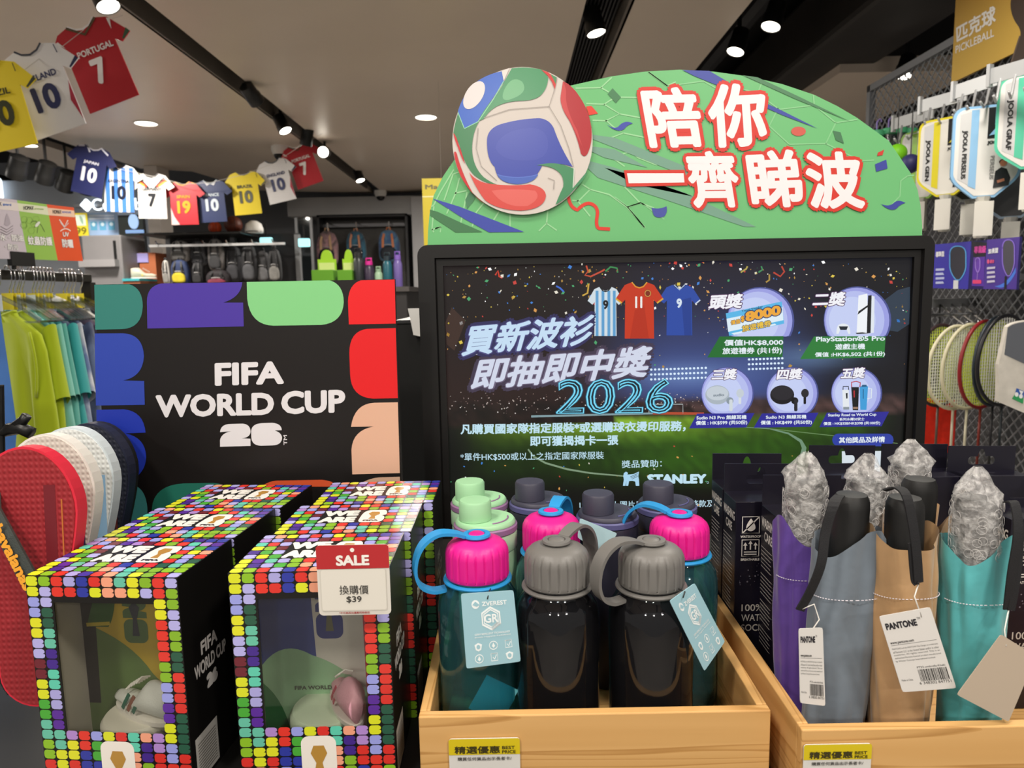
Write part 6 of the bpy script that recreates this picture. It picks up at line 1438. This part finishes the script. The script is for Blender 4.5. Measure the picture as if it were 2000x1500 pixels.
def d_ger(P):
    for s_ in (-1, 1):
        for k, c in enumerate(('#23201e', '#b8402a', '#d89a3a')): P.poly([(s_*(.06+.04*k), .30-.02*k), (s_*(.26+.03*k), .08+.03*k), (s_*(.29+.03*k), .10+.03*k), (s_*(.08+.04*k), .34-.02*k)], c, 2+k*.2)
def d_spa(P): P.poly([(-.3, .6), (-.31, 1), (-.12, 1), (-.24, .8)], '#d8b8b4', 2); P.stroke([(-.3, .06), (-.2, .02)], .02, '#d8a02a', 3); P.stroke([(.3, .06), (.2, .02)], .02, '#d8a02a', 3)
def d_fra(P): P.poly([(-.16, 0), (-.08, .13), (0, .085), (-.09, .06)], '#d8d8dc', 3); P.poly([(.16, 0), (.08, .13), (0, .085), (.09, .06)], '#d8d8dc', 3)
def d_jap(P): P.stroke([(-.3, .06), (-.18, .03)], .03, '#c8c8d4', 3); P.stroke([(-.14, 0), (-.06, .14)], .03, '#c8c8d4', 3); P.stroke([(.16, .02), (.30, .12)], .03, '#c8c8d4', 3)
NG = 'shirt cutouts of the near garland'; FG = 'shirt cutouts of the far garland'
shirt_card(-2, 208, 2.85, .325, 11, '#dcc51a', 'yellow shirt cutout numbered 10 beside the white one in the near garland', '10', 'BRAZIL', '#33361f', d_bra, NG)
shirt_card(86, 176, 2.92, .335, 17, '#d8d6d6', 'white shirt cutout numbered 10 between yellow and red in the near garland', '10', 'ENGLAND', '#28305c', d_eng, NG)
shirt_card(190, 124, 3.0, .335, 19, '#b01f2a', 'red shirt cutout numbered 7 at the end of the near garland', '7', 'PORTUGAL', '#ece8e6', d_por, NG, 0.0, .045)
FY = 5.8
for px, py, h, rot, col, num, name, ink, deco, lab in [
    (176, 333, 92, -15, '#1d2148', '10', 'JAPAN', '#c4c4cc', d_jap, 'navy shirt cutout numbered 10 with pale trim at the dark end of the far garland'),
    (232, 368, 88, -3, '#d4d2d0', '10', 'ARGENTINA', '#1c2030', d_arg, 'blue and white striped shirt cutout numbered 10 in the far garland'),
    (297, 383, 84, -2, '#d2cec8', '7', 'GERMANY', '#23252a', d_ger, 'white shirt cutout numbered 7 with black, red and gold chest bands'),
    (359, 397, 80, 0, '#b8202c', '19', 'SPAIN', '#d89a2a', d_spa, 'red shirt cutout numbered 19 in gold'),
    (414, 393, 78, 2, '#22305c', '10', 'FRANCE', '#c8d4dc', d_fra, 'dark blue shirt cutout numbered 10 with white collar'),
    (480, 377, 80, 4, '#dcc51a', '10', 'BRAZIL', '#3a3c20', d_bra, 'yellow shirt cutout numbered 10 beside the dark blue one in the far garland'),
    (542, 353, 80, 12, '#d8d6d6', '10', 'ENGLAND', '#28305c', d_eng, 'white shirt cutout numbered 10 overlapping the red one in the far garland'),
    (592, 322, 80, 18, '#b01f2a', '7', 'PORTUGAL', '#ece8e6', d_por, 'red shirt cutout numbered 7 at the raised end of the far garland')]:
    Y = FY+(px-176)*.0006; shirt_card(px, py, Y+(.02 if px in (592, 232) else 0), h/FPX*Y*1.0, rot, col, lab, num, name, ink, deco, FG)
s_ = MB().tube([at(q[0], q[1], q[2]) for q in ((-60, 180, 2.85), (30, 150, 2.87), (85, 108, 2.93), (120, 92, 2.95), (172, 52, 3.01), (240, 30, 3.02))], .0012, 5).build('garland_string', mat('#c8c4bc', .6, key='string')); tag(s_, 'thin string of the near shirt garland', 'string')
s_ = MB().tube([at(q[0], q[1], FY+.03) for q in ((150, 283), (178, 294), (232, 330), (297, 344), (359, 360), (414, 356), (480, 340), (537, 318), (585, 286), (640, 255))], .0016, 5).build('garland_string', mat('#c8c4bc', .6, key='string')); tag(s_, 'thin string of the far shirt garland', 'string')

# ================================================================== FAR SIDE OF THE SHOP
# glowing sign
gf = vframe((160, 400), WLY-.06); gs = empty('wall_sign', gf.m, label='glowing white lettering sign on the pale wall', cat='sign')
M_NEON = mat('#eef8ff', .4, key='lit_letters', emit=2.2)
vsT, fsT, ax0, ax1, ay0, ay1 = glyphs('Columbia'); B, R, T = gf.uv((184, 412)), gf.uv((300, 410)), gf.uv((184, 389)); b = MB()
for dx in (-.02, .02):
    b.add([(B[0]+(R[0]-B[0])*((v[0]+dx-ax0)/(ax1-ax0)), -.03-dx*.02, B[1]+(T[1]-B[1])*((v[1]-ay0)/(ay1-ay0))) for v in vsT], fsT)
b.build('letters', M_NEON, gs)
c = gf.uv((171, 401)); e = .062; MB().prism([(c[0]-e, c[1]), (c[0], c[1]-e), (c[0]+e, c[1]), (c[0], c[1]+e)], -.03, .0).build('emblem', M_NEON, gs)
c = gf.uv((-6, 370)); MB().prism(rrect(c[0]-.08, c[1]-.12, c[0]+.06, c[1]+.12, .05), -.03, 0).build('emblem', M_NEON, gs)
MB().box((B[0]-.2, -.005, B[1]+.04), (R[0], .05, B[1]+.07)).build('sign_rail', STEEL, gs)
def poster(name, pts, Y, col, label, fill=None, th=.01, cat='poster', rough=.5):
    f = vframe(pts[0], Y); q = [f.uv(p) for p in pts]; x0, x1 = (q[0][0]+q[3][0])/2, (q[1][0]+q[2][0])/2; z1, z0 = (q[0][1]+q[1][1])/2, (q[2][1]+q[3][1])/2
    root = empty(name, f.m, label=label, cat=cat); MB().box((x0, 0, z0), (x1, th, z1)).build('board', mat(col, rough, key='poster_card'), root)
    if fill: P = Print(None, None, .001); P.zf = lambda p: (x0+p[0]*(x1-x0), z1-p[1]*(z1-z0)); fill(P); P.obj('poster_print', M_PRINT, root)
    return root
def f99(P): P.text('99', (.12, .93), (.9, .93), (.12, .62), '#6a6418', 1, .02); P.poly([(.05, .08), (.9, .08), (.9, .55), (.05, .55)], '#c8d8c8', 1); P.poly(path((.5, .1), (.8, .2, .7, .5), (.5, .4, .5, .1)), '#8aa890', 2)
poster('price_poster', [(143, 415), (171, 417), (171, 461), (143, 461)], 6.02, '#cfc02a', 'yellow price poster reading 99 beside the orange sign panel', f99)
def fblue(P):
    for i in range(3): P.poly([(.08+i*.3, .38), (.3+i*.3, .38), (.3+i*.3, .75), (.08+i*.3, .75)], '#5a9cc0', 1); P.poly(ell(.19+i*.3, .5, .06, .08), '#c8dce8', 2)
    for i in range(2): P.poly([(.05, .1+i*.12), (.9, .1+i*.12), (.9, .17+i*.12), (.05, .17+i*.12)], '#c4d0e4', 1)
poster('blue_price_poster', [(172, 415), (230, 415), (230, 461), (172, 461)], 6.06, '#8fa9cc', 'pale blue product poster under the glowing sign', fblue)
def fdark(P):
    P.poly([(.06, .05), (.94, .05), (.94, .95), (.06, .95)], '#33403a', 1); P.poly([(.1, .5), (.9, .45), (.9, .75), (.1, .75)], '#5a3a38', 2); P.poly([(.1, .75), (.9, .75), (.9, .92), (.1, .92)], '#4a5a2a', 2)
poster('shop_picture', [(230, 419), (285, 421), (285, 507), (230, 505)], 7.389, '#1a1c1e', 'dark framed picture behind the glowing emblem', fdark)
ef = vframe((262, 437), 7.05); er = empty('glowing_emblem', ef.m, label='small glowing blue-white emblem before the dark picture', cat='sign')
c = (0, 0); P = MB(); P.prism(ell(0, .02, .045, .07, n=20), -.02, 0); P.build('emblem_disc', mat('#a8c8f0', .4, key='lit_blue', emit=1.0), er); MB().box((-.08, -.02, -.09), (.09, 0, -.06)).build('emblem_bar', mat('#8aaee0', .4, key='lit_blue2', emit=.9), er); MB().tube([(0, 0, .09), (0, 0, CEIL-ef.o.z)], .004, 6).build('hanger_wire', BLACKP, er)
poster('purple_tag', [(268, 494), (289, 495), (289, 513), (268, 512)], 6.239, '#a8a0dc', 'small lilac shelf label above the trainer', None, cat='label')
# grey cabinet and shelf with trainer
a, b = at(158, 460, 6.0), at(243, 552, 6.0); gcab = empty('grey_cabinet', loc=(0, 0, 0), label='grey metal cabinet with ledge under the product posters', cat='cabinet')
MB().box((a.x, 6.0, 0), (b.x, 6.4, a.z), bev=.01).build('body', mat('#7c7a7b', .5, key='cabinet_grey', noise=.06, nscale=4), gcab); MB().box((a.x, 5.93, at(180, 522, 6).z), (at(232, 500, 6).x, 6.0, at(180, 508, 6).z)).build('ledge', mat('#918f90', .5, key='ledge_grey'), gcab); MB().box((at(222, 470, 6).x, 5.985, at(222, 520, 6).z), (at(226, 470, 6).x, 6.0, at(222, 470, 6).z)).build('handle', BLACKP, gcab)
cbx = b.x; a, b = at(245, 492, 6.1), at(291, 560, 6.1); a.x = cbx+.01; osh = empty('orange_shelf', loc=(0, 0, 0), label='orange shelf block carrying a pale trainer', cat='shelf')
MB().box((a.x, 6.25, 0), (b.x, 6.5, a.z)).build('back', mat('#b86a44', .6, key='orange_shelf'), osh); MB().box((a.x, 5.95, at(260, 545, 6.1).z-.02), (b.x, 6.25, at(260, 545, 6.1).z)).build('shelf', mat('#3fa4ac', .5, key='turquoise_ledge'), osh); MB().box((a.x, 5.96, 0), (b.x, 6.25, at(260, 545, 6.1).z-.02)).build('body', mat('#8a5238', .6, key='orange_dark'), osh)
sh_f = Frame((at(268, 540, 6.05).x, 6.10, at(260, 545, 6.1).z+.013), (1, 0, 0))
shoe_model(sh_f, .03, 0, .0, math.radians(20), .19, '#cfc8b4', ['#d8c23a'], 'pale trainer with yellow mark on the orange shelf')

# bag gondola
GY = 6.3
ga, gb = at(310, 440, GY), at(575, 560, GY); gd = empty('bag_rack', loc=(0, 0, 0), label='black gondola rack hung with dark bags', cat='rack')
MB().box((ga.x, GY+.2, 0), (gb.x, GY+.26, at(400, 455, GY).z)).build('back_panel', mat('#26262a', .6, key='gondola_black'), gd)
zt = at(400, 458, GY).z
MB().box((ga.x-.05, GY-.25, zt-.02), (at(490, 458, GY).x, GY+.3, zt), bev=.008).build('top_shelf', BLACKP, gd)
for x in (ga.x, (ga.x+gb.x)/2, gb.x): MB().box((x-.02, GY+.14, 0), (x+.02, GY+.2, zt)).build('upright', STEEL, gd)
for px in (330, 372, 418, 462, 510, 548):
    q = at(px, 470, GY); MB().tube([(q.x, GY+.2, zt-.09), (q.x, GY-.22, zt-.09), (q.x, GY-.24, zt-.07)], .006, 6).build('hook', CHROME, gd)
MB().box((ga.x, GY-.2, zt-.115), (gb.x, GY-.19, zt-.095)).build('label_rail', mat('#c8c8c8', .3, .5, key='label_rail'), gd)
for px, py, r_, c, lab in [(420, 441, .055, '#c8481e', 'orange basketball on the gondola top'), (456, 441, .076, '#5f2a18', 'dark brown basketball on the gondola top')]:
    q = at(px, py, GY); root = empty('basketball', loc=(q.x, GY, zt+r_+.001), label=lab, cat='ball', group='basketballs on the gondola'); MB().lathe([(r_*math.sin(PI*k/16)+.0002, -r_*math.cos(PI*k/16)) for k in range(17)], 28).build('ball', mat(c, .5, key='basketball', bump=.3, bscale=150), root, True)
    for k in range(3): MB().tube([(1.004*r_*math.cos(2*PI*i/32)*math.cos(k*PI/3), 1.004*r_*math.cos(2*PI*i/32)*math.sin(k*PI/3), 1.004*r_*math.sin(2*PI*i/32)) for i in range(32)], .002, 5, closed=True).build('seam', BLACKP, root)
def rbox(w, d, h, m, name, root, ofs=(0, 0, 0), seed=1):
    b = MB(); n, K = 28, 14; r = random.Random(seed); ph = r.uniform(0, 6)
    for i in range(K):
        t = i/(K-1); s_ = (1-abs(2*t-1)**4)**.25 if 0 < t < 1 else .35; tp = 1-.22*sm(.55, 1, t)
        for k in range(n):
            a = 2*PI*k/n; c, sn = math.cos(a), math.sin(a); wr = 1+.03*math.sin(3*a+ph+t*5); b.v.append((ofs[0]+w/2*s_*tp*wr*math.copysign(abs(c)**.6, c), ofs[1]+d/2*s_*wr*math.copysign(abs(sn)**.6, sn), ofs[2]+h*t))
    for i in range(K-1):
        for k in range(n): b.f.append((i*n+k, i*n+(k+1) % n, (i+1)*n+(k+1) % n, (i+1)*n+k)); b.c.append(None)
    b.f.append(tuple(range(n))[::-1]); b.f.append(tuple((K-1)*n+k for k in range(n))); b.c += [None, None]
    return b.build(name, m, root, True)
def backpack(x0, y0, x1, y1, Y, c1, c2, label, grp, strapc='#2a2a2c', pat=None):
    a, b = at(x0, y0, Y), at(x1, y1, Y); w, h = b.x-a.x, a.z-b.z; root = empty('backpack', loc=((a.x+b.x)/2, Y, b.z), label=label, cat='bag', group=grp)
    m1 = tiedye(c1, pat) if pat else mat(c1, .7, key='bag_cloth', noise=.2, nscale=12, bump=.2, bscale=40)
    rbox(w, w*.6, h, m1, 'bag_body', root, seed=int(x0)); rbox(w*.74, w*.3, h*.42, mat(c2, .7, key='bag_cloth', noise=.2, nscale=12), 'front_pocket', root, (0, -w*.26, h*.08), int(x0)+1)
    for sg_ in (-1, 1): MB().band([(sg_*w*.16, -w*.20, h*.92), (sg_*w*.22, -w*.36, h*.70), (sg_*w*.24, -w*.33, h*.45)], (1, 0, 0), w*.10, .012).build('shoulder_strap', mat(strapc, .6, key='bag_strap'), root)
    MB().tube([(-w*.1, 0, h*.97), (-w*.08, 0, h*1.08), (w*.08, 0, h*1.08), (w*.1, 0, h*.97)], .008, 6).build('grab_loop', mat(strapc, .6, key='bag_strap'), root, True)
    MB().tube([(-w*.3, -w*.30, h*.52), (0, -w*.44, h*.54), (w*.3, -w*.30, h*.52)], .004, 5).build('zip', mat('#b8b8b8', .4, key='zip'), root)
DG = 'dark bags on the gondola'
for x0, y0, x1, y1, dY, c1, c2, lab in [(333, 470, 372, 512, -.05, '#8a8684', '#5a5856', 'pale grey bag on the gondola'), (372, 470, 405, 520, -.02, '#4a4a4e', '#2e2e32', 'charcoal bag between the pale grey bag and the tagged bag'), (405, 466, 440, 530, -.08, '#6a6664', '#3a3a3c', 'taupe bag with hanging white tag on the gondola'),
                                         (438, 480, 475, 552, -.02, '#2c2c30', '#3e3e42', 'black bag beside the taupe bag'), (470, 478, 505, 552, -.1, '#1f1f22', '#55565a', 'black bag with grey front pocket'), (498, 490, 530, 552, -.05, '#3a3a3c', '#6a6a6c', 'dark grey bag near the glass panel'), (522, 486, 552, 552, -.12, '#2a2a2c', '#8a8884', 'black and pale grey bag near the glass panel')]:
    backpack(x0, y0, x1, y1, GY+dY, c1, c2, lab, DG)
for x0, y0, x1, y1, c1, c2, lab in [(316, 508, 334, 556, '#b8b4ae', '#8a8884', 'grey lunch bag low on the gondola'), (334, 508, 372, 556, '#2c3a5e', '#c8b82a', 'navy and yellow bag low on the gondola'), (374, 512, 400, 556, '#17171a', '#2a2a2c', 'black pouch low on the gondola'), (404, 528, 452, 560, '#2a2428', '#7a2c40', 'black bag with crimson pocket low on the gondola')]:
    backpack(x0, y0, x1, y1, GY-.22, c1, c2, lab, 'small bags low on the gondola')
q = at(500, 445, GY); wl_ = empty('sports_hat', loc=(q.x, GY-.05, zt+.001), label='white sports hat on the gondola edge', cat='hat'); MB().lathe([(.075, 0), (.078, .03), (.065, .075), (.03, .10), (.0005, .105)], 24).build('crown', WHITE, wl_, True); MB().prism(path((-.07, -.03), (0, -.14, .07, -.03), (.06, .0), (-.06, .0)), .0, .008).xf(Matrix(((1, 0, 0, 0), (0, 0, 1, 0), (0, -1, 0, .012), (0, 0, 0, 1)))).build('peak', mat('#3a3a3c', .6, key='cap_peak'), wl_)
for px, py, w, h, lab in ((520, 470, 24, 12, 'turquoise lit shelf sign above the bags'), (594, 474, 22, 16, 'bright reflection by the glass panel, built as a lit panel')):  # second panel glows in place of a reflection by the glass
    f = vframe((px, py), GY+.1); root = empty('lit_shelf_panel', f.m, label=lab, cat='sign'); s2 = GY/FPX; MB().prism(rrect(-w/2*s2, -h/2*s2, w/2*s2, h/2*s2, .012), -.01, .01).build('lit_panel', mat('#a8e8ec', .4, key='lit_sign', emit=1.3), root); MB().box((-.005, 0, h/2*s2), (.005, .01, h/2*s2+.12)).build('stem', BLACKP, root)
# glass panel
a, b = at(578, 425, 8.2), at(614, 560, 8.2); gp = empty('glass_panel', loc=(0, 0, 0), label='tall clear glass panel with steel edges by the back recess', cat='glass panel')
MB().box((a.x, 8.2, 0), (b.x, 8.212, a.z)).build('pane', GLASS, gp)
for x in (a.x, b.x): MB().box((x-.015, 8.19, 0), (x+.015, 8.225, a.z)).build('edge', STEEL, gp)
# back recess with mesh and patterned backpacks
a, b = at(618, 420, 8.9), at(801, 575, 8.9); rc_ = empty('recess_display', loc=(0, 0, 0), label='dark mesh display recess in the back wall', cat='display panel')
MB().box((a.x, 9.2, 0), (b.x, 9.24, a.z)).build('back_panel', mat('#4c4a48', .55, key='recess_grey', noise=.1, nscale=60), rc_)
for A_, B_2 in (((a.x, 8.9, 0), (a.x+.03, 9.2, a.z)), ((b.x-.03, 8.9, 0), (b.x, 9.2, a.z)), ((a.x, 8.9, a.z-.03), (b.x, 9.2, a.z))): MB().box(A_, B_2).build('frame_bar', mat('#3a3a3c', .5, .3, key='recess_frame'), rc_)
zr = at(700, 437, 8.9).z; MB().box((a.x+.03, 9.08, zr-.02), (b.x-.03, 9.11, zr+.02)).build('hang_rail', mat('#77777a', .4, .5, key='recess_rail'), rc_)
for x0, y0, x1, y1, c1, pat, sc_2, lab in [(618, 452, 662, 520, '#c89aa0', '#4a4a48', '#d8b08a', 'pink patterned backpack in the back recess'), (676, 452, 716, 512, '#3f6f86', '#2a3c50', '#c88a68', 'teal patterned backpack in the back recess'), (738, 450, 782, 512, '#3a4f7a', '#56809a', '#c87a50', 'blue patterned backpack in the back recess')]:
    qh = at((x0+x1)/2, y0, 8.75); MB().tube([(qh.x, 9.1, zr), (qh.x, 8.75, zr), (qh.x, 8.75, qh.z+.01), (qh.x, 8.72, qh.z+.0)], .008, 6).build('hook', CHROME, rc_)
    backpack(x0, y0, x1, y1, 8.75, c1, '#20242c', lab, 'patterned backpacks in the recess', sc_2, pat)
# counter with bright boxes and bottles
CY = 4.6; zc = at(700, 562, CY).z
ct = empty('far_counter', loc=(0, 0, 0), label='dark counter carrying lime boxes and bottles', cat='counter'); a, b = at(590, 560, CY), at(800, 560, CY)
MB().box((a.x, CY-.15, 0), (b.x, CY+.5, zc-.03)).build('body', mat('#2c2a2a', .5, key='counter_body'), ct); MB().box((a.x-.02, CY-.17, zc-.03), (b.x+.02, CY+.52, zc)).build('worktop', mat('#4a4644', .4, key='counter_top'), ct)
for x0, x1, lab in ((612, 656, 'lime green box with arched header on the far counter, beside the glass'), (662, 692, 'lime green box with arched header beside the dark bottle')):
    a, b = at(x0, 528, CY), at(x1, 562, CY); root = empty('lime_box', loc=(0, 0, 0), label=lab, cat='box', group='lime boxes on the far counter')
    MB().box((a.x, CY-.05, zc), (b.x, CY+.1, a.z), bev=.004).build('tray', mat('#5f9a24', .5, key='lime_box'), root); f = (a.x+b.x)/2; hw = (b.x-a.x)*.36; z2 = at(640, 505, CY).z
    MB().prism(path((f-hw*1.2, a.z-.01), (f-hw*1.2, z2), (f-hw*.8, z2), (f-hw*.7, z2+.06, f, z2+.06), (f+hw*.7, z2+.06, f+hw*.8, z2), (f+hw*1.2, z2), (f+hw*1.2, a.z-.01)), CY+.08, CY+.088).build('header', mat('#9fcf2e', .5, key='lime_header'), root); MB().box((f-hw, CY+.07, a.z+.0), (f+hw, CY+.079, a.z+.05)).build('label_card', mat('#cfe08a', .5, key='lime_label'), root)
for px, top, w, c, cc, lab in [(702, 492, 20, '#2c3032', '#1c1c1e', 'black drinking bottle on the far counter'), (722, 510, 19, '#3a2f44', '#d02a90', 'dark plum bottle with pink cap on the far counter'), (740, 525, 15, '#9ab89a', '#8aa88a', 'small sage bottle on the far counter'), (758, 500, 18, '#1f5a68', '#1c2c34', 'teal bottle on the far counter'), (778, 498, 17, '#6a5a9a', '#7a5ab0', 'lilac bottle on the far counter')]:
    s2 = CY/FPX; z2 = at(px, top, CY).z; root = empty('drinking_bottle', loc=(at(px, 550, CY).x, CY, zc), label=lab, cat='bottle', group='bottles on the far counter'); r_ = w*s2/2; h = z2-zc
    MB().lathe([(.0005, 0), (r_*.95, 0), (r_, .005), (r_, h*.72), (r_*.72, h*.84), (r_*.6, h*.86)], 24).build('body', mat(c, .35, key='far_bottle'), root, 40); MB().lathe([(r_*.75, h*.85), (r_*.75, h*.98), (r_*.6, h), (.0005, h)], 24).build('cap', mat(cc, .5, key='far_cap'), root, 40); MB().tube([(-r_*.5, 0, h*.95), (-r_*.5, 0, h*1.1), (r_*.5, 0, h*1.1), (r_*.5, 0, h*.95)], .006, 6).build('loop', mat(cc, .5, key='far_cap'), root, True)
# dark display block with a pale garment between board and screen
DY = 1.75; a, b = at(772, 608, DY), at(870, 608, DY); db = empty('black_plinth', loc=(0, 0, 0), label='black plinth between the tournament board and the screen', cat='plinth')
MB().box((a.x, DY, 0), (b.x, DY+.35, a.z-.03), bev=.004).build('body', mat('#0c0c0c', .6, key='plinth_black'), db); MB().box((a.x-.004, DY-.004, a.z-.03), (b.x+.004, DY+.354, a.z-.022)).build('top', mat('#2c2c2e', .4, key='plinth_top'), db)
gm_ = empty('white_cloth', loc=at(812, 612, DY-.012), label='white cloth hanging over the edge of the black plinth', cat='cloth'); b = MB(); vs = []; fs = []
for j in range(8):
    for i in range(7): x, t = i/6, j/7; vs.append((-.018+x*.10-.0*t+.012*t, -.006-.012*t+.006*math.sin(x*7+t*2), .012-.085*t*(1-.25*(1-x))))
n1 = len(vs); vs += [(v[0], v[1]+.004, v[2]) for v in vs]
for j in range(7):
    for i in range(6): k = j*7+i; fs += [(k, k+7, k+8, k+1), (k+n1, k+1+n1, k+8+n1, k+7+n1)]
b.add(vs, fs).build('cloth', mat('#d6d4d2', .8, key='white_cloth'), gm_, True)
# yellow hanging poster behind the header
def fmar(P): P.text('Marathon', (.08, .16), (1.2, .16), (.08, .09), '#4a441a', 1, .03); P.poly([(0, .26), (1, .26), (1, .275), (0, .275)], '#d8d4a0', 1)
poster('yellow_poster', [(826, 348), (900, 348), (900, 480), (826, 480)], 4.5, '#b7a51e', 'yellow hanging poster partly behind the green header board', fmar)
a = at(862, 348, 4.52); s_ = MB().tube([(a.x, 4.508, a.z), (a.x, 4.508, CEIL)], .0006, 5).build('hanging_cord', mat('#9a948c', .5, key='cord_grey'), bpy.data.objects['yellow_poster']); s_.matrix_parent_inverse = bpy.data.objects['yellow_poster'].matrix_basis.inverted()
